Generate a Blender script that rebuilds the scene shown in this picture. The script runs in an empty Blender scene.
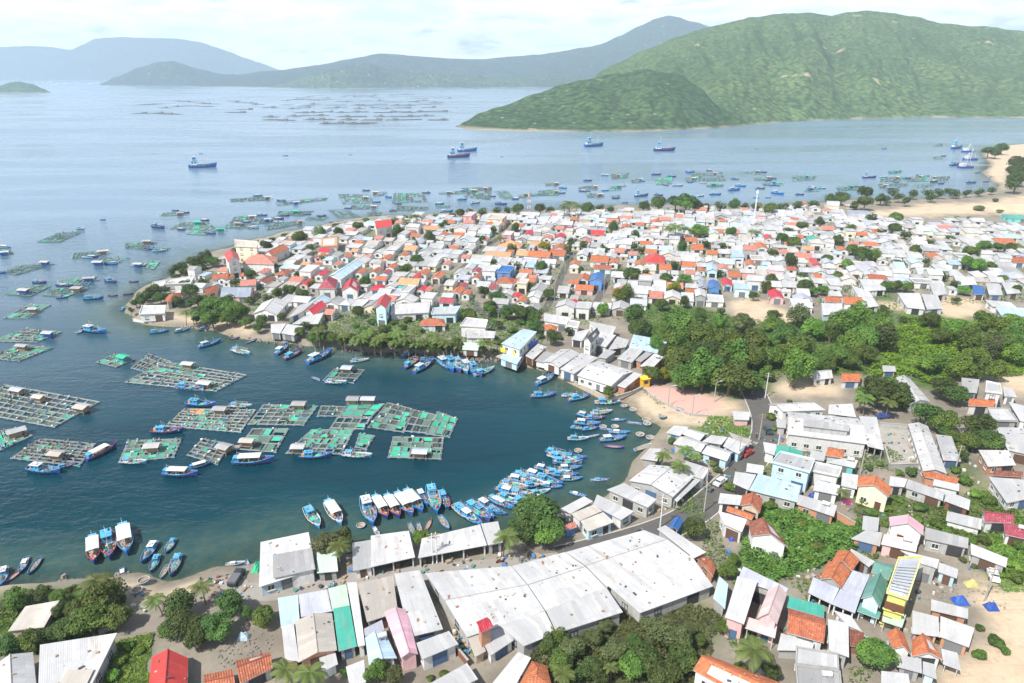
import bpy, math, random
import numpy as np
from mathutils import Vector, noise
R = math.radians
rnd = random.Random(7)
S = bpy.context.scene
COL = S.collection
# ------------------------------------------------------------------ camera
CAM_H, F, CX, CY, HORIZON = 100.0, 683.0, 512.0, 341.5, 72.0
PITCH = math.atan((CY - HORIZON) / F)
cam_d = bpy.data.cameras.new('camera'); cam = bpy.data.objects.new('camera', cam_d); COL.objects.link(cam)
cam_d.sensor_width = 36; cam_d.lens = 36 * F / 1024; cam_d.clip_start = 0.5; cam_d.clip_end = 40000
cam.location = (0, 0, CAM_H); cam.rotation_euler = (math.pi / 2 - PITCH, 0, 0)
S.camera = cam
S.render.resolution_x, S.render.resolution_y = 1024, 683
# ------------------------------------------------------------------ light
SUN_EL, SUN_AZ = R(53), R(-134)          # azimuth from +Y, clockwise: the sun stands to the left, a little behind the camera
w = bpy.data.worlds.new('World'); S.world = w; w.use_nodes = True
nt = w.node_tree; nt.nodes.clear()
def N(t, kind, **kw):
    n = t.nodes.new(kind)
    for k, v in kw.items(): setattr(n, k, v)
    return n
out = N(nt, 'ShaderNodeOutputWorld'); bg = N(nt, 'ShaderNodeBackground')
sky = N(nt, 'ShaderNodeTexSky', sky_type='NISHITA', sun_disc=False, sun_elevation=SUN_EL, sun_rotation=SUN_AZ, altitude=0, air_density=1.0, dust_density=1.5, ozone_density=1.5)
tc = N(nt, 'ShaderNodeTexCoord'); sep = N(nt, 'ShaderNodeSeparateXYZ')
nt.links.new(tc.outputs['Generated'], sep.inputs[0])
# clouds on a level layer: direction divided by its height
mx = N(nt, 'ShaderNodeMath', operation='MAXIMUM'); mx.inputs[1].default_value = 0.0
ad = N(nt, 'ShaderNodeMath', operation='ADD'); ad.inputs[1].default_value = 0.17
dv = N(nt, 'ShaderNodeVectorMath', operation='DIVIDE'); cmb = N(nt, 'ShaderNodeCombineXYZ')
nt.links.new(sep.outputs[2], mx.inputs[0]); nt.links.new(mx.outputs[0], ad.inputs[0])
for i in range(3): nt.links.new(ad.outputs[0], cmb.inputs[i])
nt.links.new(tc.outputs['Generated'], dv.inputs[0]); nt.links.new(cmb.outputs[0], dv.inputs[1])
n1 = N(nt, 'ShaderNodeTexNoise'); n1.inputs['Scale'].default_value = 1.7; n1.inputs['Detail'].default_value = 9; n1.inputs['Roughness'].default_value = 0.58; n1.inputs['Distortion'].default_value = 0.25
nt.links.new(dv.outputs[0], n1.inputs['Vector'])
cov = N(nt, 'ShaderNodeMapRange'); cov.inputs[1].default_value = 0.30; cov.inputs[2].default_value = 0.50
nt.links.new(n1.outputs[0], cov.inputs[0])
shade = N(nt, 'ShaderNodeValToRGB')
e = shade.color_ramp.elements; e[0].position = 0.42; e[0].color = (16, 16.3, 16.6, 1); e[1].position = 0.64; e[1].color = (8.8, 9.7, 11.2, 1)
nt.links.new(n1.outputs[0], shade.inputs[0])
mixc = N(nt, 'ShaderNodeMix', data_type='RGBA')
hi_ = N(nt, 'ShaderNodeMapRange'); hi_.inputs[1].default_value = .20; hi_.inputs[2].default_value = .50; hi_.inputs[3].default_value = 1; hi_.inputs[4].default_value = .18; nt.links.new(sep.outputs[2], hi_.inputs[0])
cm = N(nt, 'ShaderNodeMath', operation='MULTIPLY'); nt.links.new(cov.outputs[0], cm.inputs[0]); nt.links.new(hi_.outputs[0], cm.inputs[1]); nt.links.new(cm.outputs[0], mixc.inputs[0]); nt.links.new(sky.outputs[0], mixc.inputs[6]); nt.links.new(shade.outputs[0], mixc.inputs[7])
nt.links.new(mixc.outputs[2], bg.inputs[0]); bg.inputs[1].default_value = 0.064
nt.links.new(bg.outputs[0], out.inputs[0])
sd = bpy.data.lights.new('sun', 'SUN'); so = bpy.data.objects.new('sun', sd); COL.objects.link(so)
sd.energy = 4.3; sd.angle = R(0.55); sd.color = (1.0, 0.955, 0.88)
so.rotation_euler = (math.pi / 2 - SUN_EL, 0, -SUN_AZ + math.pi)
S.view_settings.view_transform = 'Standard'; S.view_settings.look = 'None'; S.view_settings.gamma = 1; S.view_settings.use_curve_mapping = False
S.view_settings.exposure = 0.82
S.cycles.max_bounces = 6; S.cycles.diffuse_bounces = 3; S.cycles.glossy_bounces = 3; S.cycles.volume_bounces = 1; S.cycles.transparent_max_bounces = 8
# ------------------------------------------------------------------ helpers
LZ = 1.5                                  # height of the built-up land above the water
sp, cp = math.sin(PITCH), math.cos(PITCH)
def ray(px, py):
    u, v = (px - CX) / F, (CY - py) / F
    return Vector((u, cp + v * sp, -sp + v * cp))
def P(px, py, z=LZ):
    d = ray(px, py); t = (z - CAM_H) / d.z
    return Vector((d.x * t, d.y * t, z))
def depth_of(p): return p.y * cp + (CAM_H - p.z) * sp
def pix(p):
    d = depth_of(p); up = (p.y * sp + (p.z - CAM_H) * cp)
    return CX + F * p.x / d, CY - F * up / d
THINGS = []
def tag(o, desc=None, cat=None, group=None, kind=None, label=None):
    if kind: o['kind'] = kind
    if label: o['label'] = label
    if cat: o['category'] = cat
    if group: o['group'] = group
    if cat: THINGS.append([o, desc, label])
    return o
def empty(name, loc, rz=0.0):
    o = bpy.data.objects.new(name, None); COL.objects.link(o)
    o.location = loc; o.rotation_euler = (0, 0, rz); o.empty_display_size = 0.2
    return o
def link(name, me, parent=None):
    o = bpy.data.objects.new(name, me); COL.objects.link(o)
    if parent: o.parent = parent
    return o
class MB:
    def __init__(s): s.v, s.f, s.m, s.uv = [], [], [], []
    def face(s, pts, m=0, uv=None):
        b = len(s.v); s.v += [tuple(p) for p in pts]; s.f.append(tuple(range(b, b + len(pts)))); s.m.append(m)
        s.uv += list(uv) if uv else [(0.0, 0.0)] * len(pts)
    def box(s, c, d, m=0, rz=0.0, taper=1.0):
        cx, cy, cz = c; hx, hy, hz = d[0] / 2, d[1] / 2, d[2] / 2; ca, sa = math.cos(rz), math.sin(rz)
        q = []
        for z, k in ((-hz, 1.0), (hz, taper)):
            for x, y in ((-hx, -hy), (hx, -hy), (hx, hy), (-hx, hy)):
                x, y = x * k, y * k; q.append((cx + x * ca - y * sa, cy + x * sa + y * ca, cz + z))
        for f in ((3, 2, 1, 0), (4, 5, 6, 7), (0, 1, 5, 4), (1, 2, 6, 5), (2, 3, 7, 6), (3, 0, 4, 7)): s.face([q[i] for i in f], m)
    def bar(s, a, b, r, m=0, n=4, r2=None, squash=1.0):
        a, b = Vector(a), Vector(b); d = (b - a); r2 = r if r2 is None else r2
        if d.length < 1e-6: return
        d.normalize(); x = d.cross(Vector((0, 0, 1)))
        if x.length < 1e-3: x = Vector((1, 0, 0))
        x.normalize(); y = x.cross(d)
        ra = [a + (x * math.cos(2 * math.pi * (i + .5) / n) + y * squash * math.sin(2 * math.pi * (i + .5) / n)) * r for i in range(n)]
        rb = [b + (x * math.cos(2 * math.pi * (i + .5) / n) + y * squash * math.sin(2 * math.pi * (i + .5) / n)) * r2 for i in range(n)]
        for i in range(n):
            j = (i + 1) % n; s.face([ra[i], ra[j], rb[j], rb[i]][::-1], m)
        s.face(ra, m); s.face(rb[::-1], m)
    def mesh(s, name, mats):
        me = bpy.data.meshes.new(name); me.from_pydata(s.v, [], s.f)
        for x in (mats if isinstance(mats, (list, tuple)) else [mats]): me.materials.append(x)
        if any(s.m): me.polygons.foreach_set('material_index', s.m)
        uvl = me.uv_layers.new(name='UVMap'); uvl.data.foreach_set('uv', [c for t in s.uv for c in t])
        me.update(); return me
    def build(s, name, mats, parent=None): return link(name, s.mesh(name, mats), parent)
def copy_tree(o, parent=None):
    c = o.copy(); COL.objects.link(c); c.parent = parent
    for ch in o.children: copy_tree(ch, c)
    return c
def np_mesh(name, verts, faces, mat, attrs=None, smooth=True):
    me = bpy.data.meshes.new(name); nv, nf = len(verts), len(faces)
    me.vertices.add(nv); me.vertices.foreach_set('co', np.asarray(verts, dtype=np.float32).ravel())
    k = faces.shape[1]; me.loops.add(nf * k); me.loops.foreach_set('vertex_index', faces.astype(np.int32).ravel())
    me.polygons.add(nf); me.polygons.foreach_set('loop_start', np.arange(nf, dtype=np.int32) * k)
    if smooth: me.polygons.foreach_set('use_smooth', np.ones(nf, dtype=bool))
    for nm, (typ, data) in (attrs or {}).items():
        a = me.attributes.new(nm, typ, 'POINT'); a.data.foreach_set('color' if typ == 'FLOAT_COLOR' else 'value', np.asarray(data, dtype=np.float32).ravel())
    me.materials.append(mat); me.update(calc_edges=True); return me
def grid_faces(nx, ny):
    i = np.arange(nx * ny).reshape(ny, nx); return np.stack([i[:-1, :-1].ravel(), i[:-1, 1:].ravel(), i[1:, 1:].ravel(), i[1:, :-1].ravel()], 1)
# ------------------------------------------------------------------ materials
MATS = {}
def new_mat(name):
    m = bpy.data.materials.new(name); m.use_nodes = True; t = m.node_tree; t.nodes.clear()
    o = N(t, 'ShaderNodeOutputMaterial'); b = N(t, 'ShaderNodeBsdfPrincipled'); t.links.new(b.outputs[0], o.inputs[0])
    return m, t, b, o
def rgb(t, c):
    n = N(t, 'ShaderNodeRGB'); n.outputs[0].default_value = (*c, 1); return n.outputs[0]
def mix(t, fac, a, b, mode='MIX'):
    n = N(t, 'ShaderNodeMix', data_type='RGBA', blend_type=mode)
    for sock, val in ((n.inputs[0], fac), (n.inputs[6], a), (n.inputs[7], b)):
        if hasattr(val, 'links'): t.links.new(val, sock)
        elif isinstance(val, (int, float)): sock.default_value = val
        else: sock.default_value = (*val, 1)
    return n.outputs[2]
def nz(t, vec, scale, detail=4, rough=0.6, dist=0.0):
    n = N(t, 'ShaderNodeTexNoise'); n.inputs['Scale'].default_value = scale; n.inputs['Detail'].default_value = detail; n.inputs['Roughness'].default_value = rough; n.inputs['Distortion'].default_value = dist
    if vec is not None: t.links.new(vec, n.inputs['Vector'])
    return n.outputs[0]
def mr(t, v, a, b, c=0.0, d=1.0):
    n = N(t, 'ShaderNodeMapRange'); t.links.new(v, n.inputs[0])
    for i, x in enumerate((a, b, c, d)): n.inputs[i + 1].default_value = x
    return n.outputs[0]
def coord(t, which='Object', scale=None):
    c = N(t, 'ShaderNodeTexCoord').outputs[which]
    if scale:
        m = N(t, 'ShaderNodeMapping'); t.links.new(c, m.inputs[0]); m.inputs['Scale'].default_value = scale; c = m.outputs[0]
    return c
def geo_pos(t, scale=None):
    c = N(t, 'ShaderNodeNewGeometry').outputs['Position']
    if scale:
        m = N(t, 'ShaderNodeMapping'); t.links.new(c, m.inputs[0]); m.inputs['Scale'].default_value = scale; c = m.outputs[0]
    return c
def orand(t): return N(t, 'ShaderNodeObjectInfo').outputs['Random']
def bump(t, b, h, strength, dist):
    n = N(t, 'ShaderNodeBump'); n.inputs['Strength'].default_value = strength; n.inputs['Distance'].default_value = dist
    t.links.new(h, n.inputs['Height']); t.links.new(n.outputs[0], b.inputs['Normal'])
def scale_c(c, k): return tuple(min(1, x * k) for x in c)
def plain(name, c, rough=0.6, var=0.12, dirt=0.15, sc=1.5, metal=0.0):
    key = ('p', name)
    if key in MATS: return MATS[key]
    m, t, b, o = new_mat(name)
    a = mix(t, orand(t), scale_c(c, 1 - var), scale_c(c, 1 + var))
    d = mr(t, nz(t, coord(t), sc, 5), 0.45, 0.75)
    n = N(t, 'ShaderNodeMath', operation='MULTIPLY'); t.links.new(d, n.inputs[0]); n.inputs[1].default_value = dirt
    a = mix(t, n.outputs[0], a, scale_c((0.16, 0.14, 0.11), 1))
    t.links.new(a, b.inputs['Base Color']); b.inputs['Roughness'].default_value = rough; b.inputs['Metallic'].default_value = metal
    MATS[key] = m; return m
RC = dict(white=(.51, .51, .515), grey=(.37, .37, .375), ltblue=(.42, .56, .67), lav=(.44, .46, .54), cream=(.50, .46, .41), pgreen=(.52, .66, .54),
    teal=(.06, .36, .28), green=(.12, .29, .25), pink=(.72, .42, .50), palepink=(.72, .55, .54), red=(.50, .045, .04), orange=(.46, .145, .06),
    paleorange=(.56, .31, .16), brown=(.36, .11, .055), rust=(.24, .085, .055), maroon=(.32, .06, .09), salmon=(.52, .21, .16), crimson=(.52, .03, .06),
    yellow=(.78, .72, .2), blue=(.03, .14, .42), dark=(.09, .09, .10), tan=(.45, .415, .375), slate=(.30, .34, .42))
TILE = {'orange', 'brown', 'paleorange', 'rust', 'salmon', 'crimson', 'maroon'}
WORD = dict(white='white', grey='grey', ltblue='pale blue', lav='lavender grey', cream='cream', pgreen='pale green', teal='teal', green='green', pink='pink', palepink='pale pink',
    red='red', orange='orange', paleorange='pale orange', brown='brown', rust='rust brown', maroon='maroon', salmon='salmon', crimson='crimson', yellow='yellow', blue='blue', dark='dark grey', tan='tan', slate='slate blue')
def roof_mat(key):
    k = ('roof', key)
    if k in MATS: return MATS[k]
    c = RC[key]; tile = key in TILE
    m, t, b, o = new_mat('roof_' + key)
    uv = coord(t, 'UV'); r = orand(t)
    a = mix(t, r, scale_c(c, 0.84), scale_c(c, 1.14))
    if tile:
        br = N(t, 'ShaderNodeTexBrick'); t.links.new(uv, br.inputs['Vector'])
        br.inputs['Color1'].default_value = (.6, .6, .6, 1); br.inputs['Color2'].default_value = (1.25, 1.2, 1.15, 1); br.inputs['Mortar'].default_value = (.55, .5, .5, 1)
        br.inputs['Scale'].default_value = 1; br.inputs['Brick Width'].default_value = .42; br.inputs['Row Height'].default_value = .5; br.inputs['Mortar Size'].default_value = .035; br.inputs['Mortar Smooth'].default_value = .6
        a = mix(t, 0.75, a, br.outputs[0], 'MULTIPLY')
        st = mr(t, nz(t, uv, .55, 6, .7), .48, .72); a = mix(t, st, a, scale_c(c, .52))
        st2 = mr(t, nz(t, uv, 1.7, 3, .6), .60, .68, 0, .5); a = mix(t, st2, a, (.75, .42, .28))
        wv = N(t, 'ShaderNodeTexWave', wave_type='BANDS', bands_direction='X'); t.links.new(uv, wv.inputs[0]); wv.inputs['Scale'].default_value = .75
        bump(t, b, wv.outputs[0], .7, .12); b.inputs['Roughness'].default_value = .75
    else:
        br = N(t, 'ShaderNodeTexBrick'); t.links.new(uv, br.inputs['Vector']); br.offset = 0.0
        br.inputs['Color1'].default_value = (.74, .75, .77, 1); br.inputs['Color2'].default_value = (1.1, 1.1, 1.1, 1); br.inputs['Mortar'].default_value = (.64, .63, .62, 1)
        br.inputs['Scale'].default_value = 1; br.inputs['Brick Width'].default_value = 1.05; br.inputs['Row Height'].default_value = 5.2; br.inputs['Mortar Size'].default_value = .035; br.inputs['Mortar Smooth'].default_value = .5
        a = mix(t, 0.8, a, br.outputs[0], 'MULTIPLY')
        mp = N(t, 'ShaderNodeMapping'); t.links.new(uv, mp.inputs[0]); mp.inputs['Scale'].default_value = (1.3, .16, 1)
        off = N(t, 'ShaderNodeVectorMath', operation='SCALE'); t.links.new(r, off.inputs['Scale']); off.inputs[0].default_value = (37, 91, 13); t.links.new(off.outputs[0], mp.inputs['Location'])
        st = mr(t, nz(t, mp.outputs[0], 1.0, 6, .65), .52, .74, 0, .55); a = mix(t, st, a, tuple(x * .62 + .0 for x in c))
        rs = mr(t, nz(t, mp.outputs[0], .45, 5, .7), .56, .70, 0, .6); a = mix(t, rs, a, (.33, .25, .19)); cl = N(t, 'ShaderNodeVectorMath', operation='ADD'); t.links.new(uv, cl.inputs[0]); t.links.new(off.outputs[0], cl.inputs[1]); a = mix(t, mr(t, nz(t, cl.outputs[0], .16, 6, .72), .40, .68, 0, .62), a, tuple(x * .55 + .02 for x in c)); a = mix(t, mr(t, nz(t, cl.outputs[0], 1.3, 2, .5), .70, .76, 0, .5), a, (.12, .11, .10))
        wv = N(t, 'ShaderNodeTexWave', wave_type='BANDS', bands_direction='X'); t.links.new(uv, wv.inputs[0]); wv.inputs['Scale'].default_value = 1.1
        bump(t, b, wv.outputs[0], .35, .06); b.inputs['Roughness'].default_value = .48; b.inputs['Specular IOR Level'].default_value = .35
    t.links.new(a, b.inputs['Base Color']); MATS[k] = m; return m
WC = dict(white=(.64, .64, .625), grey=(.36, .36, .35), cream=(.70, .63, .48), ltblue=(.50, .68, .76), brick=(.42, .18, .10), yellow=(.66, .66, .20), teal=(.16, .52, .50), pink=(.66, .42, .42), blue=(.10, .25, .55), tan=(.48, .40, .30), rust=(.22, .09, .06), pgreen=(.5, .64, .5))
def wall_mat(key):
    k = ('wall', key)
    if k in MATS: return MATS[k]
    c = WC[key]; m, t, b, o = new_mat('wall_' + key)
    a = mix(t, orand(t), scale_c(c, .86), scale_c(c, 1.12))
    po = coord(t, 'Object', (1, 1, .35))
    a = mix(t, mr(t, nz(t, po, 1.1, 6, .7), .45, .75, 0, .75), a, tuple(x * .5 + .02 for x in c))
    if key == 'brick':
        a = mix(t, mr(t, nz(t, coord(t, 'Object', (1.5, 1.5, 6)), 2.0, 3), .4, .65), a, (.50, .30, .20))
    t.links.new(a, b.inputs['Base Color']); b.inputs['Roughness'].default_value = .85; MATS[k] = m; return m
def leaf_mat(key, c1, c2, tr=.25):
    k = ('leaf', key)
    if k in MATS: return MATS[k]
    m, t, b, o = new_mat('leaf_' + key)
    v = nz(t, coord(t), .55, 3, .6); rr = orand(t)
    a = mix(t, mr(t, v, .32, .68), c1, c2)
    hs = N(t, 'ShaderNodeHueSaturation'); t.links.new(a, hs.inputs['Color']); hs.inputs['Saturation'].default_value = 1
    t.links.new(mr(t, rr, 0, 1, .462, .522), hs.inputs['Hue']); t.links.new(mr(t, rr, 0, 1, .75, 1.45), hs.inputs['Value'])
    t.links.new(hs.outputs[0], b.inputs['Base Color']); b.inputs['Roughness'].default_value = .55; b.inputs['Specular IOR Level'].default_value = .3
    tl = N(t, 'ShaderNodeBsdfTranslucent'); t.links.new(hs.outputs[0], tl.inputs[0])
    ms = N(t, 'ShaderNodeMixShader'); ms.inputs[0].default_value = tr
    t.links.new(b.outputs[0], ms.inputs[1]); t.links.new(tl.outputs[0], ms.inputs[2]); t.links.new(ms.outputs[0], o.inputs[0])
    MATS[k] = m; return m
LEAF = dict(dark=leaf_mat('dark', (.028, .060, .013), (.085, .142, .030)), mid=leaf_mat('mid', (.042, .086, .014), (.12, .195, .034)),
    light=leaf_mat('light', (.06, .13, .018), (.15, .26, .04)), yellow=leaf_mat('yellow', (.12, .16, .012), (.26, .28, .03)),
    olive=leaf_mat('olive', (.05, .075, .026), (.13, .16, .055)), palm=leaf_mat('palm', (.06, .105, .02), (.16, .22, .06)), vine=leaf_mat('vine', (.07, .19, .012), (.16, .36, .025)))
BARK = plain('bark', (.17, .125, .09), .9)
GLASS = plain('window_glass', (.035, .045, .055), .12, .2, .05)
FRAME = plain('frame_paint', (.55, .55, .52), .6)
WOOD = plain('weathered_wood', (.28, .21, .14), .85, .2, .4)
DOORS = [plain('door_blue', (.07, .13, .24), .6), plain('door_brown', (.11, .06, .04), .6), plain('door_grey', (.16, .17, .18), .5), plain('doorway_dark', (.035, .035, .04), .7)]  # doorway_dark paints the shaded interior of an open doorway onto a panel
CONC = plain('concrete', (.36, .34, .31), .9, .1, .5, .6)
STEEL = plain('galvanised_steel', (.5, .51, .52), .5, .1, .2, 2)
# ------------------------------------------------------------------ setting: terrain, water, hills
def pts(s): return [tuple(float(c) for c in p.split(',')) for p in s.split()]
COAST = pts("-330,602 -200,598 -100,594 0,590 30,589 60,587 78,585 110,583 128,581 150,588 168,590 200,579 216,574 238,570 258,562 285,557 312,551 350,554 372,552 412,547 440,548 486,540 520,532 540,524 "
 "556,518 566,516 590,508 602,503 612,498 627,487 636,476 640,461 646,452 656,441 665,433 667,426 657,421 648,413 634,399 626,393 613,400 590,391 570,380 556,373 530,368 515,362 495,359 470,358 440,357 "
 "420,354 400,352 375,351 350,348 330,347 310,345 290,342 270,341 250,338 235,334 215,329 195,326 180,325 165,324 150,322 135,318 127,312 129,304 134,298 142,291 152,285 165,281 173,275 177,270 187,264 201,257 "
 "216,252 230,249 246,243 270,238 290,232 310,230 330,225 350,221 380,217 420,216 450,214 480,213 520,213 560,211 600,208 640,206 680,207 720,206 760,207 800,205 830,203 850,201 880,201 920,199 "
 "960,197 985,194 1000,191 1003,185 991,178 985,172 994,165 987,158 982,152 990,148 1010,146 1030,144 1100,141 1250,139")
coast_w = [P(x, y, 0).to_2d() for x, y in COAST]
land_poly = np.array([tuple(c) for c in coast_w] + [(1700, 1100), (1700, -60), (-420, -60)])
def pip(X, Y, poly):
    ins = np.zeros(X.shape, bool); n = len(poly)
    for i in range(n):
        x1, y1 = poly[i]; x2, y2 = poly[(i + 1) % n]
        if y1 == y2: continue
        c = ((y1 > Y) != (y2 > Y)) & (X < (x2 - x1) * (Y - y1) / (y2 - y1) + x1); ins ^= c
    return ins
def sdist(X, Y, poly):
    d = np.full(X.shape, 1e9); n = len(poly)
    for i in range(n):
        x1, y1 = poly[i]; x2, y2 = poly[(i + 1) % n]; dx, dy = x2 - x1, y2 - y1
        t = np.clip(((X - x1) * dx + (Y - y1) * dy) / (dx * dx + dy * dy + 1e-9), 0, 1)
        d = np.minimum(d, np.hypot(X - x1 - t * dx, Y - y1 - t * dy))
    return np.where(pip(X, Y, poly), d, -d)
def vnoise(X, Y, s, seed=0):
    f = lambda a: np.frombuffer(a, dtype=np.float64)
    rs = np.random.RandomState(seed); T = rs.rand(256, 256)
    x, y = X / s, Y / s; i, j = np.floor(x).astype(int), np.floor(y).astype(int); u, v = x - i, y - j
    u, v = u * u * (3 - 2 * u), v * v * (3 - 2 * v); g = lambda a, b: T[a % 256, b % 256]
    return (g(i, j) * (1 - u) + g(i + 1, j) * u) * (1 - v) + (g(i, j + 1) * (1 - u) + g(i + 1, j + 1) * u) * v
def fbm(X, Y, s, seed=0, o=4): return sum(vnoise(X, Y, s / 2 ** k, seed + k) * .5 ** k for k in range(o)) / sum(.5 ** k for k in range(o))
def wpoly(s, z=LZ): return np.array([tuple(P(x, y, z).to_2d()) for x, y in pts(s)])
DUNE = wpoly("862,212 900,206 940,202 985,200 1005,197 1060,188 1200,185 1200,214 1060,216 1000,211 960,212 925,214 885,215", 3)
SANDS = [DUNE, wpoly("628,394 646,396 665,408 690,419 722,414 736,418 734,426 700,432 672,428 655,422 640,408", 1.5), wpoly("730,301 745,298 768,300 772,312 768,322 757,330 745,326 732,318"),
    wpoly("126,580 150,588 168,591 200,579 214,573 218,578 205,590 182,598 150,603 132,602 124,592"), wpoly("962,600 990,575 1060,560 1100,640 1060,700 930,700 940,672 975,668 985,640 990,620 975,605"),
    wpoly("988,146 1060,142 1100,158 1010,168 1003,190 992,180 986,172 994,165 987,158"), wpoly("770,383 812,380 842,386 840,397 800,396 772,392"), wpoly("940,296 975,300 985,312 980,325 950,322 935,312"),
    wpoly("960,478 1000,486 1010,496 985,500 960,490"), wpoly("880,300 905,305 915,320 895,330 885,318"), wpoly("150,318 190,322 250,332 250,326 200,316 160,312"), wpoly("640,392 700,396 735,402 745,412 720,415 690,420 660,408"),
    wpoly("760,300 812,322 800,330 770,326"), wpoly("985,372 1060,366 1060,400 1010,392"), wpoly("765,528 790,535 800,548 780,556 764,548")]
VEGS = [wpoly("640,300 700,306 760,326 810,318 870,306 960,318 1060,322 1060,372 960,376 940,392 880,388 860,376 780,372 770,392 740,398 660,382 642,368 640,330"), wpoly("755,500 800,508 860,524 862,548 838,562 800,566 760,586 740,590 735,570 745,548"),
    wpoly("1000,536 1060,520 1060,590 1005,590 990,570"), wpoly("100,640 155,632 152,700 95,700"), wpoly("-60,588 20,590 60,590 96,590 122,603 130,625 115,640 60,645 -40,665"), wpoly("525,640 600,612 700,600 730,620 720,650 690,700 540,700"),
    wpoly("925,496 985,492 1010,510 990,530 960,540 930,522"), wpoly("945,455 965,462 1000,500 985,505 955,480"), wpoly("920,224 1000,232 1060,245 1060,255 1000,243 960,236 920,230"), wpoly("870,291 898,293 900,301 875,300"),
    wpoly("640,420 700,430 744,428 752,440 740,445 700,438"), wpoly("850,478 900,496 930,512 920,530 870,520 845,495"), wpoly("925,240 955,243 952,252 925,252")]
CONCS = [wpoly("640,387 664,385 722,399 717,410 708,417 690,415 672,407 655,398")]
xs = np.concatenate([np.arange(-460, 420, 2.6), np.arange(420, 1720, 6.0)]); ys = np.concatenate([np.arange(-60, 320, 2.4), np.arange(320, 1160, 5.0)])
GX, GY = np.meshgrid(xs, ys)
jit = (fbm(GX, GY, 14, 3) - .5) * 5
D = sdist(GX, GY, land_poly) + jit
sst = lambda a, b, x: (lambda t: t * t * (3 - 2 * t))(np.clip((x - a) / (b - a), 0, 1))
beachy = np.zeros(GX.shape)
for _p in SANDS: beachy = np.maximum(beachy, sst(-14, -2, sdist(GX, GY, _p)))
Z = (-2.6 + 4.1 * sst(-13, 3.5, D)) * beachy + (-2.6 + 4.1 * sst(-4.5, 1.2, D)) * (1 - beachy)
def zmask(poly, soft): return sst(-soft, soft, sdist(GX, GY, poly) + (fbm(GX, GY, 9, 11) - .5) * soft * 2.4)
sand = np.zeros(GX.shape); veg = np.zeros(GX.shape); conc = np.zeros(GX.shape)
for i, p in enumerate(SANDS): sand = np.maximum(sand, zmask(p, 3.0 if i else 9.0))
for p in VEGS: veg = np.maximum(veg, zmask(p, 4.0))
for p in CONCS: conc = np.maximum(conc, zmask(p, .8))
Z += sst(6, 40, sdist(GX, GY, DUNE)) * (4.0 + 3 * fbm(GX, GY, 45, 5)) * sst(2, 20, D)
shore = sst(7, 0, D); sand = np.maximum(sand, shore * sst(0.5, .62, fbm(GX, GY, 40, 8)) * .35)
wet = sst(1.5, -3, D)
m, t, b, o = new_mat('terrain')
at = N(t, 'ShaderNodeAttribute', attribute_name='zones'); sp3 = N(t, 'ShaderNodeSeparateColor'); t.links.new(at.outputs['Color'], sp3.inputs[0])
gp = geo_pos(t); n_a = nz(t, gp, .10, 6, .65); n_b = nz(t, gp, .9, 5, .65); n_c = nz(t, gp, 4.0, 3, .6)
urban = mix(t, mr(t, n_a, .35, .65), (.15, .13, .105), (.26, .23, .185)); urban = mix(t, mr(t, n_b, .45, .7, 0, .6), urban, (.17, .155, .13)); urban = mix(t, mr(t, n_b, .62, .70, 0, .5), urban, (.12, .14, .06))
sandc = mix(t, mr(t, n_a, .3, .7), (.43, .33, .225), (.53, .43, .31)); sandc = mix(t, mr(t, n_b, .48, .72, 0, .6), sandc, (.33, .26, .18)); sandc = mix(t, mr(t, nz(t, geo_pos(t, (.05, .5, 1)), 1.0, 5, .6, 1.5), .55, .62, 0, .45), sandc, (.30, .235, .165))
vegc = mix(t, mr(t, n_b, .35, .65), (.035, .065, .016), (.095, .15, .035)); vegc = mix(t, mr(t, n_a, .56, .70, 0, .55), vegc, (.30, .24, .15))
c = mix(t, sp3.outputs[0], urban, sandc); c = mix(t, sp3.outputs[1], c, vegc)
c = mix(t, sp3.outputs[2], c, mix(t, mr(t, n_c, .3, .7), (.46, .26, .22), (.54, .36, .31)))
wa = N(t, 'ShaderNodeAttribute', attribute_name='wet'); c = mix(t, wa.outputs['Fac'], c, mix(t, mr(t, n_b, .4, .6), (.13, .11, .08), (.22, .19, .13)))
t.links.new(c, b.inputs['Base Color']); b.inputs['Roughness'].default_value = .92; bump(t, b, n_c, .5, .15)
cols = np.stack([sand, veg, conc, np.ones_like(sand)], -1)
terr = link('ground', np_mesh('ground', np.stack([GX, GY, Z], -1).reshape(-1, 3), grid_faces(len(xs), len(ys)), m, {'zones': ('FLOAT_COLOR', cols), 'wet': ('FLOAT', wet)})); tag(terr, kind='structure')
# seabed far out, then the water sheet
sb = MB(); sb.face([(-14000, -400, -3), (14000, -400, -3), (14000, 12500, -3), (-14000, 12500, -3)])
tag(sb.build('seabed_ground', plain('seabed', (.12, .13, .11), .9)), kind='structure')
wx = np.concatenate([[-13900, -9000, -5000, -3000, -2000, -1200, -800], np.arange(-600, 1100, 5.0), [1300, 1800, 2600, 4000, 7000, 13900]])
wy = np.concatenate([[-350, -100], np.arange(0, 700, 4.0), np.arange(700, 2000, 25.), np.arange(2000, 6000, 250.), [6000, 7500, 9000, 10500, 12400]])
WX, WY = np.meshgrid(wx, wy); WD = -sdist(WX, WY, land_poly) + (fbm(WX, WY, 16, 3) - .5) * 5
m, t, b, o = new_mat('water')
dp = N(t, 'ShaderNodeAttribute', attribute_name='offshore').outputs['Fac']
gp = geo_pos(t); big = nz(t, geo_pos(t, (.0016, .0075, 1)), 1.0, 5, .55, .6); mid = nz(t, geo_pos(t, (.012, .05, 1)), 1.0, 4, .6, .4)
deep = mix(t, mr(t, mid, .35, .7), (.001, .025, .040), (.002, .038, .056))
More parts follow.
